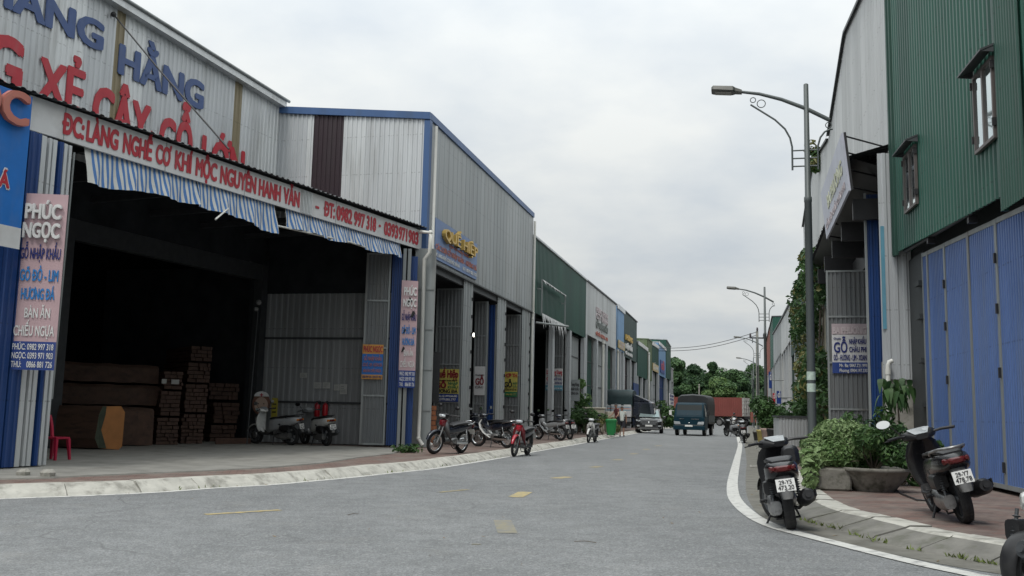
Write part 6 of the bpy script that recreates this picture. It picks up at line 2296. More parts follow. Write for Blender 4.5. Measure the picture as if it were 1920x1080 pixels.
    for x in (0, x1 + .95):
        for sg in (-1, 1): car_wheel(t, (x, sg * (w - .12), .36), .36, .2)
    return t


tk = truck('dark blue small truck with a black tarpaulin driving towards the viewer', TRUCKB, TARP, M('blue_grey_board', (.05, .065, .075), .5, 0, .1, 3), wid=.98)
a, b = G(1272, 816.5), G(1318, 817)
tm = (a + b) / 2
tang = math.atan2(-U2.y, -U2.x) + R(-5)
place(tk, (tm.x, tm.y, 0), tang)
tk2 = truck('dark truck with a green tarpaulin box and striped white sideboards, backed into the shed', P_BLUEK, TARPG, WHITEB, L=4.4, tarp_h=1.0, stripes=True, deck=1.0, ztop=1.85)
p = D(1206, 790, 69)
ang2 = math.atan2(-.30, 1.0)
place(tk2, (p.x + .2, p.y - .4, .10), ang2)
# wind deflector roof rack of the dark truck
mb = MB()
mb.prism([(.25, -.80, 2.10), (-.80, -.80, 2.10), (-.80, -.80, 2.55)], (0, 1.6, 0))
mb.build('wind_deflector', P_BLUEK, tk2)

# container on a trailer across the far junction
CONT = M('container_red', (.20, .052, .042), .6, 0, .1, 1, dirt=(.12, .05, .04), damt=.4)
ct = thing('container_trailer', 'red shipping container with a white door end on a long trailer at the far junction', 'trailer')
x0, x1 = -6.0, 6.05
CW, CHh, cz = 1.22, 2.6, 1.35
mb = MB()
for sg in (-1, 1): corr(mb, (x0, sg * CW), V((1, 0, 0)), V((0, sg, 0)), .15, x1 - x0 - .15, cz + .12, cz + CHh - .12, .28, .035)
mb.obox((x0, -CW - .01, cz), (x1 - x0, 0, 0), (0, 2 * CW + .02, 0), (0, 0, .13))
mb.obox((x0, -CW - .01, cz + CHh - .12), (x1 - x0, 0, 0), (0, 2 * CW + .02, 0), (0, 0, .12))
for x in (x0, x1 - .16):
    for sg in (-1, 1): mb.obox((x, sg * CW - (.0 if sg < 0 else .15) - (.012 if sg < 0 else -.012), cz + .13), (.16, 0, 0), (0, .15, 0), (0, 0, CHh - .25))
mb.quad((x0 + .02, -CW, cz), (x0 + .02, CW, cz), (x0 + .02, CW, cz + CHh), (x0 + .02, -CW, cz + CHh))
mb.build('container', CONT, ct)
mb = MB()
mb.obox((x1 - .01, -CW + .02, cz + .02), (.05, 0, 0), (0, 2 * CW - .04, 0), (0, 0, CHh - .04))
for y in (-.9, -.35, .35, .9): mb.tube([(x1 + .07, y, cz + .1), (x1 + .07, y, cz + CHh - .1)], .03, 6, 1)
for z in (.5, 1.1, 1.7, 2.2): mb.obox((x1 + .04, -CW + .05, cz + z), (.03, 0, 0), (0, 2 * CW - .1, 0), (0, 0, .06), 1)
mb.build('container_door', [PLATEW, PLATEW], ct)
mb = MB()
for sg in (-1, 1): mb.obox((x0 - 2.0, sg * .5 - .07, cz - .35), (x1 - x0 + 4.8, 0, 0), (0, .14, 0), (0, 0, .33))
for k in range(9): mb.obox((x0 + 1.4 * k, -CW, cz - .12), (.12, 0, 0), (0, 2 * CW, 0), (0, 0, .11))
mb.obox((x0 + 2, -CW + .05, .55), (5.5, 0, 0), (0, .06, 0), (0, 0, .4))
mb.build('trailer_frame', BLACK, ct)
for x in (2.6, 4.0, 5.6):
    for sg in (-1, 1): car_wheel(ct, (x, sg * .98, .52), .52, .34)
    mb = MB()
    for sg in (-1, 1): arc_fender(mb, (x, sg * .98, .52), .62, .24, R(10), R(170), 10, .2, .01)
    mb.build('mudguard', SILV[1], ct)
mb = MB()
mb.obox((x1 + 1.2, -CW, .6), (.9, 0, 0), (0, 2 * CW, 0), (0, 0, 1.4))
mb.build('rear_crate', REDB[0], ct)
ca2 = R(-38)
cp = D(1391.5, 770, 133)
lx, ly = 6.05, -1.22
place(ct, (cp.x - (lx * math.cos(ca2) - ly * math.sin(ca2)), cp.y - (lx * math.sin(ca2) + ly * math.cos(ca2)), 0), ca2)

# ================================================================ PEOPLE
def skin(joints, edges, mat, name, root, sub=2, smooth=True):
    names = list(joints)
    idx = {n: i for i, n in enumerate(names)}
    me = bpy.data.meshes.new('s')
    me.from_pydata([joints[n][0] for n in names], [(idx[a], idx[b]) for a, b in edges], [])
    o = bpy.data.objects.new('s', me)
    md = o.modifiers.new('skin', 'SKIN')
    for i, n in enumerate(names):
        r = joints[n][1]
        o.data.skin_vertices[0].data[i].radius = r if isinstance(r, tuple) else (r, r)
        o.data.skin_vertices[0].data[i].use_root = (i == 0)
    md.use_smooth_shade = True
    s = o.modifiers.new('sub', 'SUBSURF')
    s.levels = sub
    vs, fs = _eval(o)
    mb = MB()
    mb.add(vs, fs, 0, True)
    return mb.build(name, mat, root) if root else mb


SKIN = M('skin', (.30, .17, .12), .55, 0, .06, 8)
HAIR = M('black_hair', (.012, .011, .011), .5, 0, .2, 30)


def person(label, shirt, lower, pose, group=None, shorts=True, helmet=None, sandals=True):
    """standing about 1.68 m, facing +x; pose moves single joints"""
    t = thing('person', label, 'person')
    J = {'pelvis': ((0, 0, .92), (.105, .145)), 'waist': ((0, 0, 1.06), (.09, .125)), 'chest': ((.01, 0, 1.26), (.105, .155)), 'neckb': ((0, 0, 1.40), (.06, .075)), 'neck': ((.01, 0, 1.46), .05), 'jaw': ((.03, 0, 1.53), (.075, .062)), 'head': ((.015, 0, 1.60), (.092, .075)), 'crown': ((.0, 0, 1.66), (.07, .062))}
    E_ = [('pelvis', 'waist'), ('waist', 'chest'), ('chest', 'neckb'), ('neckb', 'neck'), ('neck', 'jaw'), ('jaw', 'head'), ('head', 'crown')]
    for s, y in (('L', 1), ('R', -1)):
        J.update({'sh' + s: ((0, y * .18, 1.36), .055), 'el' + s: ((-.02, y * .235, 1.10), .038), 'wr' + s: ((.06, y * .24, .87), .027), 'pa' + s: ((.08, y * .235, .80), (.020, .036)),
                  'hip' + s: ((0, y * .085, .86), .085), 'kn' + s: ((.02, y * .095, .48), .056), 'cf' + s: ((-.01, y * .10, .34), .052), 'an' + s: ((-.02, y * .10, .09), .034), 'toe' + s: ((.12, y * .115, .03), (.022, .04))})
        E_ += [('chest', 'sh' + s), ('sh' + s, 'el' + s), ('el' + s, 'wr' + s), ('wr' + s, 'pa' + s), ('pelvis', 'hip' + s), ('hip' + s, 'kn' + s), ('kn' + s, 'cf' + s), ('cf' + s, 'an' + s), ('an' + s, 'toe' + s)]
    for k, v in pose.items(): J[k] = (v, J[k][1])
    body = skin(J, E_, SKIN, None, None)
    for s, y in (('L', 1), ('R', -1)):       # fingers, thumb
        w_, p_ = V(J['wr' + s][0]), V(J['pa' + s][0])
        d = (p_ - w_).normalized()
        sd = V((1, 0, 0)) - d * d.x
        sd.normalize()
        inn = d.cross(sd) * 1
        for k in range(4):
            b = p_ + d * .018 + sd * (.028 - .018 * k)
            l = (.062, .072, .066, .052)[k]
            body.tube([b, b + d * l * .55 + inn * .004 * y, b + d * l + inn * .016 * y], [.0088, .008, .006], 6)
        b = w_.lerp(p_, .55) + sd * .028
        body.tube([b, b + d * .03 + sd * .022, b + d * .062 + sd * .026], [.011, .009, .007], 6)
    h = V(J['head'][0])
    dx = V(J['head'][0]) - V((.015, 0, 1.60))
    body.loft([[h + V((.085, y, z)) for y, z in ((-.006, .012), (.006, .012), (.014, -.03), (-.014, -.03))], [h + V((.112, y, z)) for y, z in ((-.003, -.01), (.003, -.01), (.010, -.033), (-.010, -.033))]])
    for sg in (-1, 1): body.ball(h + V((-.005, sg * .078, -.012)), (.018, .010, .032), 8, 0, 6)
    bo = body.build('body', SKIN, t)
    f = MB()
    for sg in (-1, 1):
        f.ball(h + V((.080, sg * .03, .008)), (.010, .014, .007), 8, 0, 5)
        f.tube([h + V((.086, sg * .014, .028)), h + V((.082, sg * .045, .028))], .004, 4)
    f.tube([h + V((.086, -.022, -.055)), h + V((.092, 0, -.056)), h + V((.086, .022, -.055))], .005, 5, 1)
    f.build('face_features', [BLACK, T_SAL], bo)
    hm = MB()
    if helmet is None:
        rings = []
        for i in range(7):
            a = math.pi / 2 * i / 6
            rings.append([h + V((-.012 + .098 * math.cos(a) * math.cos(q), .084 * math.cos(a) * math.sin(q), .018 + .082 * math.sin(a) - (.05 * max(0, -math.cos(q)) * (1 - i / 6)) + (.012 * max(0, math.cos(q)) * (1 - i / 6)))) for q in [2 * math.pi * k / 16 for k in range(16)]])
        hm.loft(rings)
        hm.build('hair', HAIR, bo)
    else:
        hm.ball(h + V((-.01, 0, .03)), (.13, .115, .115), 14, 0, 8)
        hm.build('helmet', helmet, t)
    grow = lambda k, r: (J[k][0], tuple(x + r for x in (J[k][1] if isinstance(J[k][1], tuple) else (J[k][1],) * 2)))
    S_ = {k: grow(k, .026) for k in ('chest', 'waist', 'shL', 'shR')}
    S_['neckb'] = grow('neckb', .008)
    S_['hip'] = (V(J['pelvis'][0]) + V((0, 0, .02)), (.14, .18))
    S_['hem'] = (V(J['pelvis'][0]) - V((0, 0, .09)), (.145, .185))
    ed = [('chest', 'waist'), ('waist', 'hip'), ('hip', 'hem'), ('chest', 'neckb'), ('chest', 'shL'), ('chest', 'shR')]
    for s in 'LR':
        a, b = V(J['sh' + s][0]), V(J['el' + s][0])
        S_['sl' + s] = (a.lerp(b, .62), .055)
        ed.append(('sh' + s, 'sl' + s))
    skin(S_, ed, shirt, 'shirt', t)
    P_ = {'pelvis': (J['pelvis'][0], (.13, .168)), 'wst': (V(J['pelvis'][0]).lerp(V(J['waist'][0]), .9), (.125, .16))}
    ed = [('pelvis', 'wst')]
    for s in 'LR':
        a, b = V(J['hip' + s][0]), V(J['kn' + s][0])
        P_['h' + s] = (a, .098)
        ed.append(('pelvis', 'h' + s))
        if shorts:
            P_['k' + s] = (a.lerp(b, 1.08), .09)
            ed.append(('h' + s, 'k' + s))
        else:
            P_['k' + s] = (b, .072)
            P_['c' + s] = (J['cf' + s][0], .068)
            P_['a' + s] = (V(J['an' + s][0]) + V((0, 0, .02)), .06)
            ed += [('h' + s, 'k' + s), ('k' + s, 'c' + s), ('c' + s, 'a' + s)]
    skin(P_, ed, lower, 'shorts' if shorts else 'trousers', t)
    for s in 'LR':
        a, b = V(J['an' + s][0]), V(J['toe' + s][0])
        d = V((b.x - a.x, b.y - a.y, 0)).normalized()
        n = V((-d.y, d.x, 0))
        z = min(a.z - .07, b.z - .025)
        sh = MB()
        hl, tp = V((a.x, a.y, 0)) - d * .05, V((b.x, b.y, 0)) + d * .07
        za_, zb_ = a.z - .085, b.z - .03
        out = [hl - n * .03, hl + n * .03, tp + n * .045 - d * .03, tp, tp - n * .045 - d * .03]
        hz = [za_, za_, zb_, zb_, zb_]
        sh.prism([V((p.x, p.y, q)) for p, q in zip(out, hz)], (0, 0, .022))
        m_ = V((b.x, b.y, b.z + .012))
        sh.tube([m_ + n * .045 - V((0, 0, .02)), m_ + n * .02 + V((0, 0, .02)), m_ - n * .02 + V((0, 0, .02)), m_ - n * .045 - V((0, 0, .02))], .012, 6)
        sh.build('sandal' if sandals else 'shoe', BLACK, t)
    return t


walkL = {'hipL': (.01, .085, .86), 'knL': (.14, .09, .49), 'cfL': (.13, .09, .35), 'anL': (.14, .09, .10), 'toeL': (.28, .10, .045), 'knR': (-.05, -.09, .49), 'cfR': (-.13, -.09, .36), 'anR': (-.20, -.09, .13), 'toeR': (-.08, -.10, .035), 'elR': (.03, -.235, 1.10), 'wrR': (.17, -.22, .90), 'paR': (.21, -.22, .84), 'elL': (-.08, .235, 1.10), 'wrL': (-.06, .25, .87), 'paL': (-.05, .25, .80)}
pw = person('person in a pale grey t-shirt and black shorts walking along the left kerb', flat('grey_cotton', (.50, .53, .50), .9), flat('black_cotton', (.015, .015, .022), .9), walkL)
p = G(1166, 818.5)
place(pw, (p.x, p.y, 0), math.atan2(-p.y, -p.x + 3))
reach = {'shL': (.05, .17, 1.34), 'elL': (.10, .30, 1.14), 'wrL': (.24, .42, 1.02), 'paL': (.30, .45, .99), 'elR': (.12, -.24, 1.14), 'wrR': (.30, -.22, 1.02), 'paR': (.36, -.21, .98), 'neck': (.05, 0, 1.45), 'jaw': (.10, 0, 1.515), 'head': (.09, 0, 1.585), 'crown': (.08, 0, 1.645), 'chest': (.04, 0, 1.26), 'neckb': (.03, 0, 1.395)}
pr = person('person in a dark red shirt reaching out beside the green bin', flat('maroon_cotton', (.09, .018, .022), .9), flat('dark_denim', (.015, .018, .028), .9), reach, shorts=False)
p = G(1157, 815, .13)
place(pr, (p.x, p.y, .13), R(205))
ride = {'pelvis': (-.12, 0, .87), 'waist': (-.10, 0, 1.02), 'chest': (-.04, 0, 1.22), 'neckb': (0, 0, 1.36), 'neck': (.03, 0, 1.42), 'jaw': (.06, 0, 1.49), 'head': (.045, 0, 1.56), 'crown': (.03, 0, 1.62), 'shL': (-.02, .18, 1.32), 'shR': (-.02, -.18, 1.32), 'elL': (.12, .26, 1.10), 'elR': (.12, -.26, 1.10), 'wrL': (.26, .33, 1.03), 'wrR': (.26, -.33, 1.03), 'paL': (.32, .33, 1.02), 'paR': (.32, -.33, 1.02),
        'hipL': (-.06, .10, .84), 'hipR': (-.06, -.10, .84), 'knL': (.28, .20, .66), 'knR': (.28, -.20, .66), 'cfL': (.22, .21, .50), 'cfR': (.22, -.21, .50), 'anL': (.02, .22, .36), 'anR': (.02, -.22, .36), 'toeL': (.12, .23, .31), 'toeR': (.12, -.23, .31)}
rd = person('person in dark clothes and a black helmet seated on the white motorbike by the container', flat('dark_jacket', (.02, .02, .026), .9), flat('dark_trousers', (.018, .018, .022), .9), ride, shorts=False, helmet=GLOSSK)
rd.location = V(f3.location)
rd.rotation_euler = f3.rotation_euler

# ================================================================ HALL CONTENTS
WOODD = M('dark_timber', (.08, .043, .029), .75, 0, .25, 2, (.3, 3, 3), dirt=(.03, .018, .014), damt=.7, dsc=3)
WOODR = M('red_timber', (.075, .038, .026), .7, 0, .3, 2, (.3, 4, 4), dirt=(.02, .012, .010), damt=.75, dsc=4)
LOGEND = M('sawn_orange_face', (.42, .17, .045), .6, 0, .15, 3, dirt=(.25, .10, .03), damt=.5, dsc=2)
BARKG = M('greenish_bark', (.07, .085, .06), .9, 0, .3, 6, bump=.4, bsc=20)


def hall(x, y, z=.15): return G(x, y, z)


# big sawn logs
def log(label, pa, pb, w, h, z, mat, end=None, name='timber_log'):
    t = thing(name, label, 'log', (0, 0, 0), 'big sawn logs in the hall')
    a, b = V((pa[0], pa[1], z)), V((pb[0], pb[1], z))
    d = (b - a).normalized()
    n = V((-d.y, d.x, 0))
    L = (b - a).length
    rings = []
    prof = [(0, .02), (w - .06, .0), (w, .06), (w - .01, h - .1), (w - .08, h), (.10, h - .02), (.02, h - .1), (0, .2)]
    for k in range(9):
        rings.append([a + d * (L * k / 8) + n * (u + .02 * math.sin(k * 1.7 + i)) + Z * (v_ + .015 * math.sin(k * 2.3 + i)) for i, (u, v_) in enumerate(prof)])
    mb = MB()
    mb.loft(rings, 0, False)
    mb.build('log_body', mat, t)
    if end:
        e = MB()
        e.add([p + d * .012 for p in rings[-1]], [tuple(range(8))])
        e.build('sawn_end', end, t)
        e = MB()
        r0 = rings[-1]
        e.add([r0[5] + d * .014, r0[6] + d * .014, r0[7] + d * .014, r0[0] + d * .014, r0[0].lerp(r0[1], .16) + d * .02, r0[0].lerp(r0[3], .22) + d * .03 + Z * .05, r0[5].lerp(r0[3], .2) + d * .03], [(0, 1, 2, 3, 4, 5, 6)])
        e.build('bark_edge', BARKG, t)
    return t


# one log lies on the floor with its bright end to the street, seen on two faces
e0 = hall(176, 843)
e1 = hall(229, 843)
dlog = (V((e1.x, e1.y, 0)) - V((e0.x, e0.y, 0)))
wl = dlog.length
dlog.normalize()
axl = V((-dlog.y, dlog.x, 0))      # away from the street
tb = thing('timber_log', 'sawn log with a bright orange end face on the hall floor', 'log', (e0.x, e0.y, .15), 'big sawn logs in the hall')
hl_ = 1.0
ring = [(.10, .03), (wl - .08, .0), (wl - .01, .07), (wl, hl_ - .14), (wl - .09, hl_), (.12, hl_ - .01), (.05, hl_ - .2), (.0, .25)]
ra = [V((e0.x, e0.y, .15)) + dlog * u + Z * v_ for u, v_ in ring]
mb = MB()
mb.loft([ra, [p + (axl + dlog * -1.0).normalized() * 3.0 for p in ra]], 0, False)
mb.build('log_body', WOODD, tb)
nf = -axl
mb = MB()
mb.add([p + nf * .015 for p in ra], [tuple(range(8))])
mb.build('sawn_end', LOGEND, tb)
mb = MB()
mb.add([ra[5] + nf * .02, ra[6] + nf * .02, ra[7] + nf * .02, ra[0] + nf * .02, ra[0] + dlog * .16 + nf * .03, ra[7] + dlog * .12 + nf * .04 + Z * .2, ra[6] + dlog * .14 + nf * .04, ra[5] + dlog * .08 + nf * .03], [tuple(range(8))])
mb.build('bark_edge', BARKG, tb)
p, q = hall(100, 838), hall(286, 836)
log('long dark log on the hall floor behind the orange ended one', (p.x, p.y), (q.x, q.y), 1.2, .98, .15, WOODD)
p, q = hall(96, 834), hall(298, 833)
log('long dark log lying on top of the floor logs, lower of two', (p.x, p.y), (q.x, q.y), 1.3, .56, 1.16, WOODD)
log('topmost long dark log of the stacked logs', (p.x - .1, p.y + .1), (q.x - .12, q.y), 1.1, .52, 1.75, WOODD)


def bundle(label, x0, x1, yb, z0, h, rows=6, colsn=4, mat=WOODR, deep=2.6):
    """sawn boards stacked crosswise with their ends to the street"""
    a, b = hall(x0, yb), hall(x1, yb)
    a.z = b.z = 0
    d = (b - a).normalized()
    n = V((-d.y, d.x, 0))
    w = (b - a).length
    t = thing('timber_bundle', label, 'timber', a.lerp(b, .5) + Z * z0, 'board bundles in the hall')
    mb = MB()
    for r in range(rows):
        x = random.uniform(0, .05)
        while x < w - .04:
            bw = min(random.uniform(.10, .2), w - x)
            hh = h / rows
            mb.obox(a + d * x + n * random.uniform(-.05, .06) + Z * (z0 + r * hh + random.uniform(0, .006)), d * (bw - .012), n * deep, Z * (hh - .014), 0 if random.random() < .6 else 1)
            x += bw
    mb.build('boards', [mat, WOODD], t)
    return t


for lb, x0, x1, yb, z0, h, r in (('bottom board bundle of the first tall stack', 290, 334, 834, .15, .72, 7), ('middle board bundle of the first tall stack', 293, 334, 834, .92, .66, 6), ('top board bundle with two white labels on the first stack', 297, 336, 834, 1.63, .48, 5),
                             ('bottom board bundle of the second, taller stack', 338, 382, 832, .15, .82, 8), ('middle board bundle of the second, taller stack', 340, 384, 832, 1.02, .78, 7), ('upper board bundle of the second, taller stack', 342, 386, 832, 1.85, .55, 5), ('topmost board bundle of the second, taller stack', 346, 388, 832, 2.45, .42, 4),
                             ('low board bundle at the back beside the steel post', 392, 442, 828, .15, .5, 4), ('square board bundle upon the low one at the back', 396, 446, 828, .70, .62, 5), ('wide board bundle on top at the back of the hall', 386, 444, 828, 1.4, .5, 4)):
    bundle(lb, x0, x1, yb, z0, h, r)
for k, (x, y) in enumerate(((303, 719), (321, 720))):
    P = hall(x, 834)
    q = W(x, y, P - V((0, .12, 0)), P - V((0, .12, 0)) + V((1, .1, 0)))
    mb = MB()
    mb.obox(q, V((.2 if k else .12, .02, 0)), V((0, .006, 0)), Z * .12)
    tag(mb.build('paper_label', PAPER), ('narrow' if k == 0 else 'wide') + ' white paper label hanging on the first board stack', 'label')
mb = MB()
a, b = hall(404, 833), hall(470, 832)
mb.obox(a, b - a, V((-.1, .3, 0)), Z * .16)
tag(mb.build('loose_beam', WOODR), 'single loose beam lying on the hall floor before the back bundles', 'beam')

# plastic chair
def chair(label):
    t = thing('plastic_chair', label, 'chair')
    m = M('red_plastic', (.36, .012, .045), .4, 0, .08, 4)
    mb = MB()
    mb.loft([[V((x * s, y * s2, z)) for x, y in ((-.19, -.18), (.19, -.18), (.2, 0), (.19, .18), (-.19, .18), (-.2, 0))] for z, s, s2 in ((.38, .96, .96), (.39, 1, 1), (.415, 1, 1), (.42, .97, .97))], 0, False)
    mb.build('seat', m, t)
    for sx in (-1, 1):
        for sy in (-1, 1):
            mb = MB()
            b, e = V((sx * .17, sy * .16, .39)), V((sx * .205, sy * .19, 0))
            mb.loft([[c + V((u, v_, 0)) * f for u, v_ in ((-.024, -.024), (.024, -.024), (.024, .024), (-.024, .024))] for c, f in ((b, 1.2), (b.lerp(e, .5), 1), (e, .8))], 0, False)
            mb.build('leg', m, t)
    mb = MB()
    for sy in (-1, 1): mb.loft([[c + V((u, v_, 0)) for u, v_ in ((-.015, -.03), (.015, -.03), (.015, .03), (-.015, .03))] for c in (V((-.18, sy * .155, .40)), V((-.22, sy * .16, .62)), V((-.25, sy * .14, .78)))], 0, False)
    mb.loft([[V((-.25 + x, y, z)) for x, z in ((-.015, .74), (.015, .74), (.0, .82), (-.03, .82))] for y in (-.17, -.08, .08, .17)], 0, False)
    mb.build('backrest', m, t)
    return t


c_ = chair('red plastic chair standing beside the folded doors')
p = G(99, 862, .15)
place(c_, (p.x, p.y, .15), R(-15))

# fire extinguishers, papers, nurse board on the inner wall
wp0, wpn = C2 - U2 * .10, -N2


def onwall(x, y, off=.0): return W(x, y, C2 - U2 * (.08 + off), C2 - U2 * (.08 + off) + N2)


def extinguisher(label, x, yt, yb):
    a = onwall(x, yb, .14)
    h = onwall(x, yt, .14).z - a.z
    t = thing('fire_extinguisher', label, 'fire extinguisher', a, 'fire extinguishers on the inner wall')
    mb = MB()
    r = .085
    mb.lathe([(r * .9, 0), (r, .02), (r, h * .72), (r * .7, h * .82), (r * .3, h * .88), (r * .3, h * .92)], a, (0, 0, 1), 14)
    mb.build('cylinder', M('extinguisher_red', (.40, .012, .02), .3, 0, .06, 4), t)
    mb = MB()
    mb.obox(a + V((-.05, -.015, h * .92)), (.13, 0, .03), (0, .03, 0), (0, 0, .03))
    mb.tube([a + V((.03, 0, h * .9)), a + V((.12, 0, h * .8)), a + V((.10, -.02, h * .35))], .012, 6)
    mb.build('valve', BLACK, t)


extinguisher('red fire extinguisher, left of the pair on the inner wall', 594, 752, 781)
extinguisher('red fire extinguisher, right of the pair on the inner wall', 609, 753, 781)
for lb, x0, x1, y0, y1, m in (('small white notice highest on the inner wall', 562, 575, 699, 708, PAPER), ('left white notice of the row on the inner wall', 588, 602, 717, 728, PAPER), ('second white notice of the row on the inner wall', 605, 618, 717, 728, PAPER), ('white notice beside the tall one on the inner wall', 626, 636, 721, 732, PAPER), ('tall white notice at the right of the row on the inner wall', 637, 650, 720, 739, PAPER)):
    a, b, c = onwall(x0, y1), onwall(x1, y1), onwall(x0, y0)
    d = (V((b.x, b.y, 0)) - V((a.x, a.y, 0)))
    w = d.length
    bd = Board('notice', lb, 'notice', a, d, w, c.z - a.z, m, .01, 'notices on the inner wall')
    mb = MB()
    for k in range(4):
        mb.obox(bd.O + bd.ex * w * .12 + bd.n * .002 + bd.ez * bd.h * (.2 + .18 * k), bd.ex * w * random.uniform(.4, .75), bd.n * .002, bd.ez * bd.h * .05)
    mb.build('print_lines', T_GREY, bd.root)
a, b = onwall(508, 783, .5), onwall(519, 783, .5)
d = V((b.x - a.x, b.y - a.y, 0))
yb = Board('notice', 'yellow notice beside the cut out nurse figure', 'notice', a, d, d.length, onwall(508, 746, .5).z - a.z, flat('yellow_notice', (.42, .36, .05)), .02)
mb = MB()
for k in range(3): mb.obox(yb.O + yb.ex * yb.w * .15 + yb.n * .002 + yb.ez * yb.h * (.25 + .2 * k), yb.ex * yb.w * .65, yb.n * .002, yb.ez * yb.h * .07)
mb.build('print_lines', T_BLACK, yb.root)
# cut-out board of a masked nurse's head
nc = onwall(490, 757, .6)
nt_ = thing('cutout_board', 'painted cut out board of a masked nurse head in the hall', 'cutout', nc - Z * .5)
ed, en = V((1, .05, 0)).normalized(), V((.05, -1, 0)).normalized()


def disc(c, rx, rz, off, th, mat, nm, a0=0, a1=2 * math.pi):
    mb = MB()
    pts_ = [c + ed * (rx * math.cos(a)) + Z * (rz * math.sin(a)) + en * off for a in [a0 + (a1 - a0) * k / 20 for k in range(21 if a1 - a0 < 6 else 20)]]
    mb.prism(pts_, en * th)
    mb.build(nm, mat, nt_)


disc(nc, .27, .34, 0, .02, M('cutout_brown', (.16, .075, .05), .7), 'hair')
disc(nc - Z * .04, .20, .24, .021, .006, M('cutout_skin', (.46, .33, .26), .7), 'face')
disc(nc - Z * .14, .15, .12, .028, .006, flat('cutout_mask', (.16, .36, .38)), 'mask', math.pi, 2 * math.pi)
disc(nc + Z * .22, .22, .15, .022, .01, T_WHITE, 'cap', 0, math.pi)
mb = MB()
mb.obox(nc + Z * .25 - ed * .05 + en * .033, ed * .10, en * .004, Z * .03)
mb.obox(nc + Z * .215 - ed * .015 + en * .0335, ed * .03, en * .004, Z * .10)
mb.build('red_cross', T_RED, nt_)
mb = MB()
for s in (-1, 1): mb.box(nc + ed * .08 * s + en * .03, (.035, .008, .03))
mb.obox(nc - Z * (nc.z - .15), ed * .05, en * .02, Z * (nc.z - .45))
mb.build('eyes', BLACK, nt_)
# camera post with lamp in the hall
p = G(463, 833, .15)
t = thing('wall_post', 'slim steel post with a small camera standing inside the hall', 'post', p)
mb = MB()
ph = D(472, 580, p.y).z
mb.tube([p, V((p.x + .1, p.y, ph))], .016, 6)
mb.build('pole', DSTEEL, t)
mb = MB()
mb.box((p.x + .06, p.y - .05, ph), (.12, .2, .1), .3, 0, .02)
mb.ball((p.x + .12, p.y - .05, ph + .2), .08)
mb.build('camera', M('camera_grey', (.2, .2, .2), .5), t)
# bare bulb in the grey shed
q = W(889, 628, C2 + U2 * 6 - N2 * 1.2, C2 + U2 * 6 - N2 * 1.2 + U2)
t = thing('bare_bulb', 'small white bulb glowing in the dark doorway of the grey shed', 'bulb', q)
em, tt, bb_ = _mat('bulb_glow')
bb_.inputs['Emission Color'].default_value = (1, .95, .85, 1)
bb_.inputs['Emission Strength'].default_value = 3
mb = MB()
mb.ball(q, (.07, .07, .09))
mb.build('glass', em, t)
mb = MB()
mb.tube([q + Z * .08, q + Z * 1.8], .015, 5)
mb.build('flex', BLACK, t)

# orange bricks beside the downpipes
def brick_stack(x0, x1, yb):
    a, b = G(x0, yb, .13), G(x1, yb, .13)
    d = (b - a)
    w = d.length
    d.normalize()
    n = V((-d.y, d.x, 0))
    m = M('orange_timber', (.42, .16, .075), .8, 0, .2, 5, dirt=(.2, .09, .05), damt=.5, dsc=6)
    for r in range(8):
        t = MB()
        j = random.uniform(-.03, .03)
        t.obox(a + d * j + Z * (.0 + r * .155), d * w, n * .55, Z * .143)
        for k in range(2): t.obox(a + d * (j + w * (.05 + .5 * k)) - n * .012 + Z * (r * .155 + .012), d * w * .42, n * .012, Z * .12)
        o = t.build('timber_block', m)
        tag(o, 'orange sawn timber block in the knee high stack beside the white downpipes', 'timber', 'orange timber blocks in the stack')


brick_stack(791, 816, 835)
mb = MB()
q = W(800, 720, C2 + U2 * .9 - N2 * .5, C2 + U2 * .9 - N2 * .5 + N2)
t = Board('notice_board', 'dark notice board with white sheets above the orange timber blocks', 'notice board', (q.x - .45, q.y - .15, 1.45), V((1, .1, 0)), .85, 1.55, BLACK, .05)
mb = MB()
for k in range(3): mb.obox(t.O + t.ex * .32 + t.n * .003 + t.ez * (.2 + .42 * k), t.ex * .3, t.n * .003, t.ez * .26)
mb.build('sheet', T_GREY, t.root)

# ================================================================ STREET PROPS
def bin_(label):
    t = thing('rubbish_bin', label, 'bin')
    m = M('bin_green', (.01, .17, .045), .45, 0, .1, 4, dirt=(.02, .08, .03), damt=.4)
    mb = MB()
    mb.loft([[V((x * s, y * s, z)) for x, y in ((-.2, -.26), (.2, -.26), (.24, -.2), (.24, .2), (.2, .26), (-.2, .26), (-.24, .2), (-.24, -.2))] for z, s in ((.02, .82), (.6, 1.0), (.72, 1.04), (.72, 1.12), (.78, 1.12))], 0, False)
    mb.build('body', m, t)
    mb = MB()
    mb.loft([[V((x * s, y * s, z)) for x, y in ((-.2, -.26), (.2, -.26), (.24, -.2), (.24, .2), (.2, .26), (-.2, .26), (-.24, .2), (-.24, -.2))] for z, s in ((.785, 1.1), (.82, 1.08), (.86, .8))], 0, False)
    mb.build('lid', m, t)
    mb = MB()
    for sg in (-1, 1): mb.lathe([(.07, -.02), (.07, .02)], (-.2, sg * .2, .07), (0, 1, 0), 10)
    mb.build('wheel', BLACK, t)
    return t


b_ = bin_('green plastic rubbish bin at the left kerb beside the bushes')
p = G(1146, 816.5, .13)
place(b_, (p.x, p.y, .13), R(80))
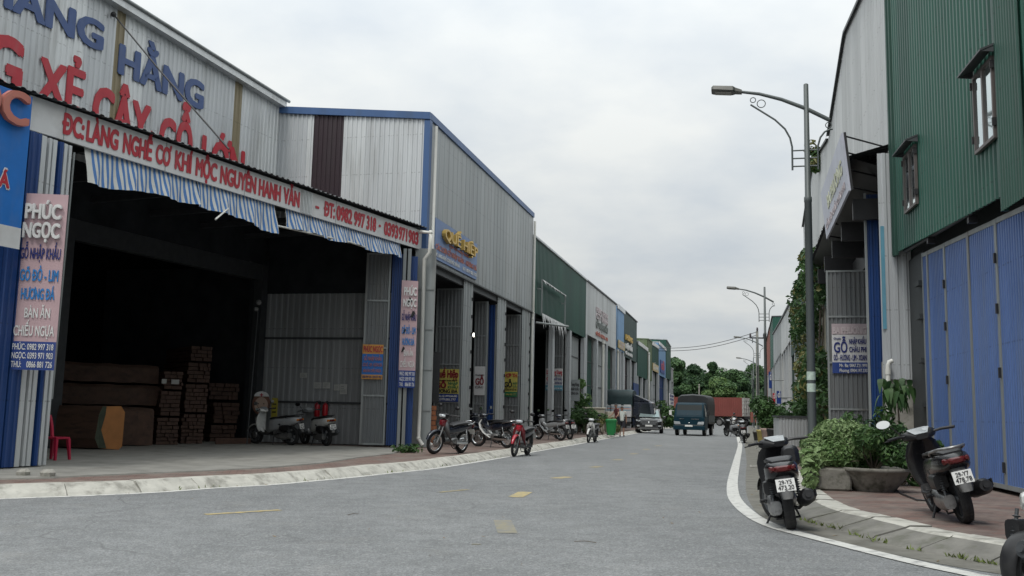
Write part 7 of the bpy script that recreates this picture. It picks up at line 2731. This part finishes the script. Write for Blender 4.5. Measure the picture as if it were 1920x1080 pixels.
# cabinet
p = G(1113, 812, .13)
t = thing('utility_cabinet', 'beige electrical cabinet behind the bushes on the left pavement', 'cabinet', p)
CAB = M('cabinet_beige', (.40, .37, .30), .55, 0, .08, 3, dirt=(.2, .18, .14), damt=.5)
rz = math.atan2(-N2.x, N2.y) + R(20)
mb = MB()
mb.box(p + Z * .72, (1.15, .55, 1.35), R(12), 0, .02)
mb.build('body', CAB, t)
mb = MB()
mb.box(p + Z * 1.44, (1.25, .65, .09), R(12), 0, .02)
mb.build('top', CAB, t)
mb = MB()
for s in (-1, 1): mb.box(p + V((s * .28, -.29 + s * .058, .75)), (.5, .02, 1.1), R(12))
mb.build('door', CAB, t)
mb = MB()
mb.box(p + V((1.0, .1, .65)), (.55, .5, 1.2), R(12), 0, .02)
mb.build('side_box', CAB, t)

# drain grate by the right kerb
p = G(1428, 876)
d = (G(1440, 893) - G(1430, 868)).normalized()
t = thing('drain_grate', 'slotted concrete drain grate in the right gutter', 'drain', (p.x, p.y, .006))
n = V((-d.y, d.x, 0))
mb = MB()
o_ = V((p.x, p.y, .006))
mb.obox(o_ - d * .5 - n * .28, d * 1.0, n * .04, Z * .02)
mb.obox(o_ - d * .5 + n * .24, d * 1.0, n * .04, Z * .02)
for k in range(8): mb.obox(o_ - d * .5 - n * .24 + d * (k * .133), d * .065, n * .48, Z * .018)
mb.build('grate', CONCL, t)
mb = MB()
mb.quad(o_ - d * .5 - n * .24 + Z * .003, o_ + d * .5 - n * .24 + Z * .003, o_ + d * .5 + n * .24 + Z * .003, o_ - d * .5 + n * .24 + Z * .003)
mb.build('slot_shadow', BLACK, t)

# litter, stones and fallen leaves
mb = MB()
for (x, y, s) in ((90, 893, .11), (44, 891, .10), (39, 888, .05)):
    p = G(x, y, .15)
    tag(MB().loft([[p + V((math.cos(a) * s * r * random.uniform(.8, 1.1), math.sin(a) * s * r, s * h)) for a in [k * math.pi / 3.5 for k in range(7)]] for h, r in ((0, 1), (.5, 1.05), (.9, .6))], 0, False).build('rubble_stone', CONCL), 'small broken concrete lump on the pavement by the folded doors', 'stone', 'concrete lumps by the folded doors')
LITTER = M('dry_leaf', (.16, .11, .05), .9, 0, .4, 9)
mb = MB()
random.seed(5)
for k in range(215):
    s = random.random()
    if k < 150:
        i = random.randrange(12, len(RK) - 8)
        p = RK[i] + (offset(RK, -1)[i] - RK[i]) * random.uniform(-.35, .02)
        z = .008
    elif k < 200:
        i = random.randrange(8, 40)
        p = LKB[i] + V((random.uniform(0, .1), 0, 0))
        z = .006
    else:
        p = G(random.uniform(300, 1350), random.uniform(880, 1075))
        z = .006
    a = random.uniform(0, 6.3)
    l, w = random.uniform(.012, .04), random.uniform(.004, .013)
    d, n = V((math.cos(a), math.sin(a), 0)) * l, V((-math.sin(a), math.cos(a), 0)) * w
    q = V((p.x, p.y, z))
    mb.add([q - d, q - n + Z * .004, q + d + Z * .008, q + n], [(0, 1, 2), (0, 2, 3)])
tag(mb.build('leaf_litter', LITTER, base=(0, 0, 0)), 'dry leaf and twig litter scattered in the gutters and on the asphalt', 'litter', None, 'stuff')
for (x0, y0, x1, y1) in ((1076, 1017, 1118, 1019), (652, 967, 672, 965)):
    a, b = G(x0, y0), G(x1, y1)
    tag(MB().tube([a + Z * .01, a.lerp(b, .5) + Z * .018, b + Z * .008], .0035, 5).build('twig', BARK), 'thin dark twig on the asphalt ' + ('near the bottom of the view' if x0 > 1000 else 'left of the faded yellow dash'), 'twig')
# weeds along kerb joints: tufts as one uncountable cover
WEED = leafmat('weed', (.10, .13, .03))
mb = MB()
for k in range(700):
    if k < 520:
        x = random.uniform(0, 1) ** 1.0
        i = random.randrange(len(RK) - 26, len(RK) - 6)
        f = random.random()
        p = RK[i].lerp(RK[i + 1], f) + V((random.gauss(0, .03), random.gauss(0, .03), .01))
        if (int(p.x * 3.1) + int(p.y * 2.7)) % 3 == 0: continue
    else:
        i = random.randrange(10, 34)
        p = LKB[i].lerp(LKB[i + 1], random.random()) + V((random.gauss(.0, .04), 0, .01))
        if int(p.y * 1.3) % 3: continue
    a = random.uniform(0, 6.3)
    h = random.uniform(.02, .06)
    d = V((math.cos(a), math.sin(a), 0))
    n = V((-d.y, d.x, 0)) * random.uniform(.006, .015)
    mb.add([p - n, p + n, p + d * h * .9 + Z * h], [(0, 1, 2)])
tag(mb.build('kerb_weeds', WEED, base=(0, 0, 0)), 'low moss and weeds along the kerb joints', 'weeds', None, 'stuff')

# ================================================================ PLANTS
random.seed(21)


def stems(mb, base, tips, r=.012, mi=0):
    for tp in tips:
        m = base.lerp(tp, .5) + V((random.uniform(-.08, .08), random.uniform(-.08, .08), .05))
        mb.tube([base, m, tp], [r, r * .75, r * .35], 5, mi)


def plant(name, label, cat, base, blobs, n, size, mats, trunk=None, group=None, stem_n=7, aspect=1.8, r=.014):
    t = thing(name, label, cat, base, group)
    leaves(blobs, n, size, len(mats), aspect=aspect).build('foliage', mats, t)
    mb = MB()
    bs = [b[0] for b in blobs]
    stems(mb, V(base), [V(random.choice(bs)) + V((random.gauss(0, .1), random.gauss(0, .1), 0)) for _ in range(stem_n)], r)
    mb.build('stem', BARK, t)
    return t


# planters at the right: concrete box, round bowl
pA = G(1566, 921, .13)
t = thing('planter_box', 'square weathered concrete planter box at the foot of the nearest street lamp', 'planter', pA)
mb = MB()
mb.box(pA + V((0, .35, .17)), (.62, .62, .34), R(-10), 0, .03)
mb.build('box', PLNT, t)
mb = MB()
mb.box(pA + V((0, .35, .335)), (.52, .52, .04), R(-10))
mb.build('soil', DIRT, t)
pB = G(1652, 926, .13)
t = thing('planter_bowl', 'wide round concrete bowl planter on the red pavement', 'planter', pB)
cB = pB + V((.1, .55, 0))
mb = MB()
mb.lathe([(.30, 0), (.34, .05), (.46, .20), (.52, .30), (.55, .31), (.55, .36), (.49, .36), (.45, .28), (.05, .27)], cB, (0, 0, 1), 28)
mb.build('bowl', PLNT, t)
shc = D(1576, 838, (pA.y + .55))
blobs = [(shc + V((math.cos(a) * .34, math.sin(a) * .34, random.uniform(-.15, .12))), (.30, .30, .24)) for a in [k * 1.05 for k in range(6)]] + [(shc + V((0, 0, .22)), (.42, .42, .22)), (shc + V((-.35, 0, -.3)), (.22, .22, .22)), (shc + V((.35, -.1, -.32)), (.22, .22, .2))]
plant('round_shrub', 'dome shaped fine leaved green shrub in the concrete planter box', 'shrub', pA + V((.25, .7, .3)), blobs, 9000, .042, [LF_PALE, LF_LITE, LF_MID], stem_n=14, r=.012)
blobs = [(pA + V((dx, .25, .46 + dz)), (.24, .22, .16)) for dx, dz in ((-.25, .0), (0, .05), (.2, 0))] + [(pA + V((-.36, .05, .24)), (.12, .12, .24))]
plant('trailing_plant', 'bright green plant spilling over the edge of the planter box', 'plant', pA + V((0, .3, .3)), blobs, 900, .08, [LF_LITE, LF_PALE])
blobs = [(cB + V((random.uniform(-.45, .5), random.uniform(-.35, .4), random.uniform(.42, .92))), (.22, .22, .17)) for _ in range(10)]
plant('bowl_shrub', 'loose dark leaved shrub growing out of the round bowl planter', 'shrub', cB + Z * .28, blobs, 2100, .055, [LF_MID, LF_LITE, LF_DARK], stem_n=16)
pC = G(1700, 915, .13) + V((.15, .5, 0))
blobs = [(pC + V((random.uniform(-.5, .45), random.uniform(-.3, .5), random.uniform(.15, .62))), (.26, .24, .2)) for _ in range(10)]
plant('low_bush', 'low dark bush between the bowl planter and the blue doors', 'bush', pC, blobs, 2400, .06, [LF_DARK, LF_MID])
pD = G(1640, 895, .13) + V((.4, 1.6, 0))
blobs = [(pD + V((random.uniform(-.9, .6), random.uniform(-.5, .6), random.uniform(.4, 1.25))), (.22, .2, .18)) for _ in range(10)]
plant('tall_bush', 'tall loose bush with dark leaves before the open grey door leaf', 'bush', pD, blobs, 800, .08, [LF_DARK, LF_BLUE, LF_MID], stem_n=18)
# drooping big leaves by the concrete column
pE = G(1714, 900, .13) + V((.25, 1.3, 0))
t = thing('drooping_sapling', 'young tree with long drooping leaves beside the clad column', 'plant', pE)
mb = MB()
top = pE + Z * 1.85
mb.tube([pE, pE + V((.03, 0, 1.0)), top], [.025, .02, .012], 6)
mb.build('stem', BARK, t)
mb = MB()
for k in range(64):
    a = random.uniform(0, 6.28)
    st = top + V((random.gauss(0, .14), random.gauss(0, .14), random.uniform(-.35, .08)))
    L = random.uniform(.22, .44)
    d = V((math.cos(a), math.sin(a), .25))
    pts_ = [st + d * (L * .35 * (f * 1.0)) - Z * (L * .95 * f * f) for f in (0, .3, .6, 1.0)]
    n = V((-d.y, d.x, 0))
    ws_ = (.01, .058, .05, .004)
    vs = []
    for p, w in zip(pts_, ws_): vs += [p - n * w, p + n * w]
    mb.add(vs, [(0, 1, 3, 2), (2, 3, 5, 4), (4, 5, 7, 6)], k % 2, True)
mb.build('foliage', [LF_MID, LF_DARK], t)
# climbing vine on the far column
PVb = PC + N3 * .35
vb = []
for k in range(120):
    y = random.uniform(478, 850)
    xl = 1497 + 9 * math.sin(y * .03) + (8 if y < 520 else 0)
    xr = 1547 + 6 * math.sin(y * .05) - (22 if y > 560 and y < 640 else 0)
    x = random.uniform(xl, xr)
    o_ = PVb + N3 * random.uniform(-.3, .5)
    q = W(x, y, o_, o_ + U3)
    vb.append((q, (.5, .6, .42)))
t = thing('climbing_vine', 'thick green and yellowing vine climbing the far end of the pale workshop', 'vine', W(1525, 850, PVb, PVb + U3))
leaves(vb, 9000, .17, 4).build('foliage', [LF_DARK, LF_MID, LF_YEL, LF_DARK], t)
mb = MB()
for k in range(7):
    a = W(1508 + k * 7, 850, PVb, PVb + U3)
    a.z = .1
    mb.tube([a, a + Z * 2.2 + N3 * random.uniform(-.1, .2), W(1508 + k * 7 + random.uniform(-8, 8), 560, PVb, PVb + U3)], [.05, .04, .02], 5)
mb.build('stem', BARK, t)
q = S(1537, 287, PC, U3)
a = PC + U3 * q[0] + N3 * .2 + Z * q[1]
plant('roof_plant', 'small self sown plant sprouting from the roof valley behind the lamp', 'plant', a - Z * .5, [(a + V((random.gauss(0, .2), random.uniform(-.4, .4), random.uniform(-.7, .35))), (.28, .3, .3)) for _ in range(8)], 420, .18, [LF_MID, LF_YEL], stem_n=6)
# bushes and pots further along the right kerb
for lb, x, yb, hs, w, n, m in (('rounded bush in pots along the far right pavement', 1445, 824, 2.0, .55, 2000, [LF_DARK, LF_MID]), ('dark bush behind the rounded one at the far right', 1458, 822, 1.5, .4, 900, [LF_DARK, LF_BLUE]), ('leggy bush leaning beside the grey crate at right', 1507, 834, 1.7, .6, 700, [LF_MID, LF_DARK])):
    p = G(x, yb, .13)
    blobs = [(p + V((random.uniform(-w, w), random.uniform(-w, w), random.uniform(.7, hs))), (.5, .5, .45)) for _ in range(12)]
    plant('pavement_bush', lb, 'bush', p, blobs, n, .15, m, None, None, 12, r=.025)
POTS = [M('pot_yellow', (.35, .28, .09), .6), M('pot_pink', (.33, .24, .21), .7), M('pot_black', (.02, .02, .022), .5), M('pot_dark', (.05, .045, .04), .6), M('pot_grey', (.22, .22, .21), .7)]
for lb, x, yb, r, h, m in (('yellow flower pot on the far right pavement', 1429.5, 829, .26, .55, 0), ('pinkish flower pot next to the yellow one', 1439, 829.5, .28, .62, 1), ('black flower pot next to the pinkish one', 1450, 830, .30, .62, 2), ('dark low flower pot left of the yellow one', 1421.5, 826, .25, .42, 3), ('tall grey pot behind the black one', 1444, 820, .30, .95, 4)):
    p = G(x, yb, .13)
    mb = MB()
    mb.lathe([(r * .72, 0), (r * .95, h * .8), (r * 1.05, h * .86), (r * 1.05, h), (r * .92, h), (r * .85, h * .85), (.02, h * .83)], p, (0, 0, 1), 16)
    tag(mb.build('flower_pot', POTS[m]), lb, 'flower pot', 'flower pots on the far right pavement')
p = G(1484, 837, .13)
t = thing('corrugated_crate', 'grey corrugated metal crate with a dark lid by the right pavement bushes', 'crate', p)
mb = MB()
corr(mb, p + V((-.55, -.3, 0)), V((1, 0, 0)), V((0, -1, 0)), 0, 1.1, .13, 1.25, .12, .02, 1)
mb.obox(p + V((-.55, -.29, 0)), (1.1, 0, 0), (0, .8, 0), (0, 0, 1.1))
mb.build('body', SILV[1], t)
mb = MB()
mb.obox(p + V((-.6, -.36, 1.12)), (1.2, 0, 0), (0, .9, 0), (0, 0, .07))
mb.build('lid', DSTEEL, t)
# right pavement hose and pale ring
a = [G(1673, 915, .13), G(1690, 928, .13), G(1720, 940, .13), G(1745, 942, .13)]
mb = MB()
mb.tube([p + Z * .02 for p in a], .012, 6)
tag(mb.build('garden_hose', BLACK), 'thin dark hose lying on the red pavement by the bowl planter', 'hose')
# bushes at the left kerb
for lb, x, yb, hs, w, n, m in (('straggly weeds and bush right of the white and black motorbike', 1130, 815, 1.1, .9, 1500, [LF_MID, LF_YEL]), ('low bush in front of the beige cabinet', 1100, 815, 1.2, .8, 1300, [LF_DARK, LF_MID]), ('bush behind the silver grey motorbike', 1082, 813, 1.2, .8, 1300, [LF_MID, LF_DARK])):
    p = G(x, yb, .13)
    blobs = [(p + V((random.uniform(-w, w) * .8, random.uniform(-.2, .6), random.uniform(.25, hs))), (.34, .34, .28)) for _ in range(10)]
    plant('kerb_bush', lb, 'bush', p, blobs, n * 2, .075, m, None, None, 10)
p = G(1088, 811, .13)
t = thing('sapling', 'thin sapling with sparse leaves before the silver column of the green shed', 'tree', p)
blobs = [(p + V((random.uniform(-.6, .7), random.uniform(-.4, .4), random.uniform(1.2, 3.0))), (.3, .3, .28)) for _ in range(11)]
leaves(blobs, 620, .14, 2).build('crown', [LF_MID, LF_LITE], t)
mb = MB()
mb.tube([p, p + Z * 1.5, p + Z * 2.6], [.035, .03, .015], 6)
stems(mb, p + Z * 1.0, [b[0] for b in blobs], .014)
mb.build('trunk', BARK, t)
# little weeds under the downpipes
p = G(775, 848, .14)
plant('pavement_weed', 'small weed patch under the white downpipes', 'weed', p, [(p + V((random.uniform(-.4, .4), random.uniform(-.3, .3), .1)), (.16, .16, .12)) for _ in range(6)], 260, .06, [LF_MID, LF_DARK], stem_n=4)
for lb, x, yb, hs in (('bush by the sky blue shed beyond the black SUV', 1252, 800, 2.2), ('reddish bush at the far left kerb', 1240, 803, 1.6)):
    p = G(x, yb, .13)
    blobs = [(p + V((random.uniform(-1, 1), random.uniform(-.8, .8), random.uniform(.4, hs))), (.6, .6, .5)) for _ in range(9)]
    plant('far_bush', lb, 'bush', p, blobs, 900, .2, [LF_MID, LF_DARK], None, None, 8)

# ---------------------------------------------------------------- trees beyond the junction
def tree(name, label, x, ytop, dist, wpx, mats, n=3800, size=.42, sparse=False, group='trees beyond the junction', zlow=.15):
    b = D(x, 780, dist)
    base = V((b.x, b.y, -.05))
    H = D(x, ytop, dist).z
    rw_ = wpx / FPX * dist / 2
    t = thing(name, label, 'tree', base, group)
    mb = MB()
    lean = V((random.uniform(-.5, .5), random.uniform(-.5, .5), 0))
    mb.tube([base, base + lean * .4 + Z * H * .35, base + lean + Z * H * .8], [H * .022 + .05, H * .017 + .03, .05], 8)
    blobs = []
    nb = 44 if sparse else 44
    for k in range(nb):
        f = zlow + (.95 - zlow) * ((k + random.random()) / nb)
        prof = max(.12, math.sin(math.pi * min(1, (f - zlow + .22) / (1.12 - zlow)))) ** .55
        a = random.uniform(0, 6.28)
        rr = rw_ * prof * random.uniform(.15, .9)
        s = rw_ * random.uniform(.20, .42) * (.5 if sparse else 1)
        c = base + lean * f + V((math.cos(a) * rr, math.sin(a) * rr, H * f))
        blobs.append((c, (s, s, s * random.uniform(.5, .8))))
    blobs.append((base + lean + Z * H * .93, (rw_ * .3, rw_ * .3, H * .07)))
    for c, r in blobs[:12]:
        st = base + lean * .4 + Z * H * random.uniform(.25, .55)
        if st.z < c.z: mb.tube([st, st.lerp(c, .5) + Z * .3, c], [.10, .07, .03], 5)
    mb.build('trunk', BARK, t)
    leaves(blobs, int(n * 1.7), size, len(mats), shell=.75, aspect=1.5).build('crown', mats, t)
    return t


LT_D = leafmat('tree_leaf_dark', (.032, .068, .03))
LT_M = leafmat('tree_leaf_mid', (.055, .108, .04))
LT_L = leafmat('tree_leaf_light', (.10, .165, .055))
tree('broadleaf_tree', 'dark tree rising right behind the end of the left row', 1268, 672, 164, 75, [LT_D, LT_M], 5200)
tree('broadleaf_tree', 'mid green tree with a gap on its shoulder above the blue truck', 1298, 684, 168, 67, [LT_M, LT_D], 4200)
tree('open_tree', 'tall open crowned tree showing sky between its tufts', 1336, 678, 162, 57, [LT_D, LT_M], 2600, .38, True)
tree('bright_tree', 'rounded yellow green tree above the red container', 1352, 707, 156, 78, [LT_L, LT_M], 5200, .36, zlow=.12)
tree('broadleaf_tree', 'dense dark tree left of the far street lamps', 1384, 693, 187, 78, [LT_D, LT_M], 5200, zlow=.1)
tree('broadleaf_tree', 'dense tree behind the far street lamps', 1412, 687, 192, 78, [LT_M, LT_D], 5200, zlow=.1)
tree('broadleaf_tree', 'dark tree touching the end of the right row', 1440, 690, 194, 75, [LT_D, LT_M], 4600, zlow=.1)
tree('broadleaf_tree', 'low dark tree filling the gap over the truck roof', 1316, 712, 174, 78, [LT_D, LT_M], 4400, zlow=.08)
tree('broadleaf_tree', 'low tree just above the end of the left shed row', 1282, 708, 172, 78, [LT_M, LT_D], 4400, zlow=.08)
tree('scrub_tree', 'low light scrub tree over the white container doors', 1396, 738, 152, 57, [LT_L, LT_M], 2600, .3, zlow=.05)
tree('scrub_tree', 'low scrub tree behind the far right flower pots', 1426, 735, 172, 57, [LT_M, LT_D], 2600, .34, zlow=.05)
tree('broadleaf_tree', 'wide dark tree in the back rank, left of the open crowned tree', 1312, 697, 196, 120, [LT_D, LT_M, LT_D], 6000, .5, zlow=.08)
tree('broadleaf_tree', 'wide tree in the back rank, right of the open crowned tree', 1366, 697, 200, 120, [LT_M, LT_D], 6000, .5, zlow=.08)
tree('broadleaf_tree', 'wide dark tree in the back rank behind the utility pole', 1420, 692, 204, 120, [LT_D, LT_M], 6000, .5, zlow=.08)
tree('broadleaf_tree', 'back rank tree hidden by the end of the left row', 1262, 692, 198, 110, [LT_D, LT_M], 5000, .5, zlow=.08)
# wooded hill far behind
mb = MB()
hill = []
for i in range(-14, 24):
    for j in range(5):
        x, y = 40 + i * 9 + random.uniform(-3, 3), 205 + j * 12
        hill.append((V((x, y, random.uniform(1, 4) + j * 1.2)), (7.5, 6, 4.5)))
tag(leaves(hill, 30000, .8, 2, aspect=1.4, shell=.8).build('far_wood', [LT_D, LT_M], base=(40, 215, 0)), 'dark wooded rise closing the view behind the junction', 'wood', None, 'stuff')

bpy.data.scenes.remove(TS)
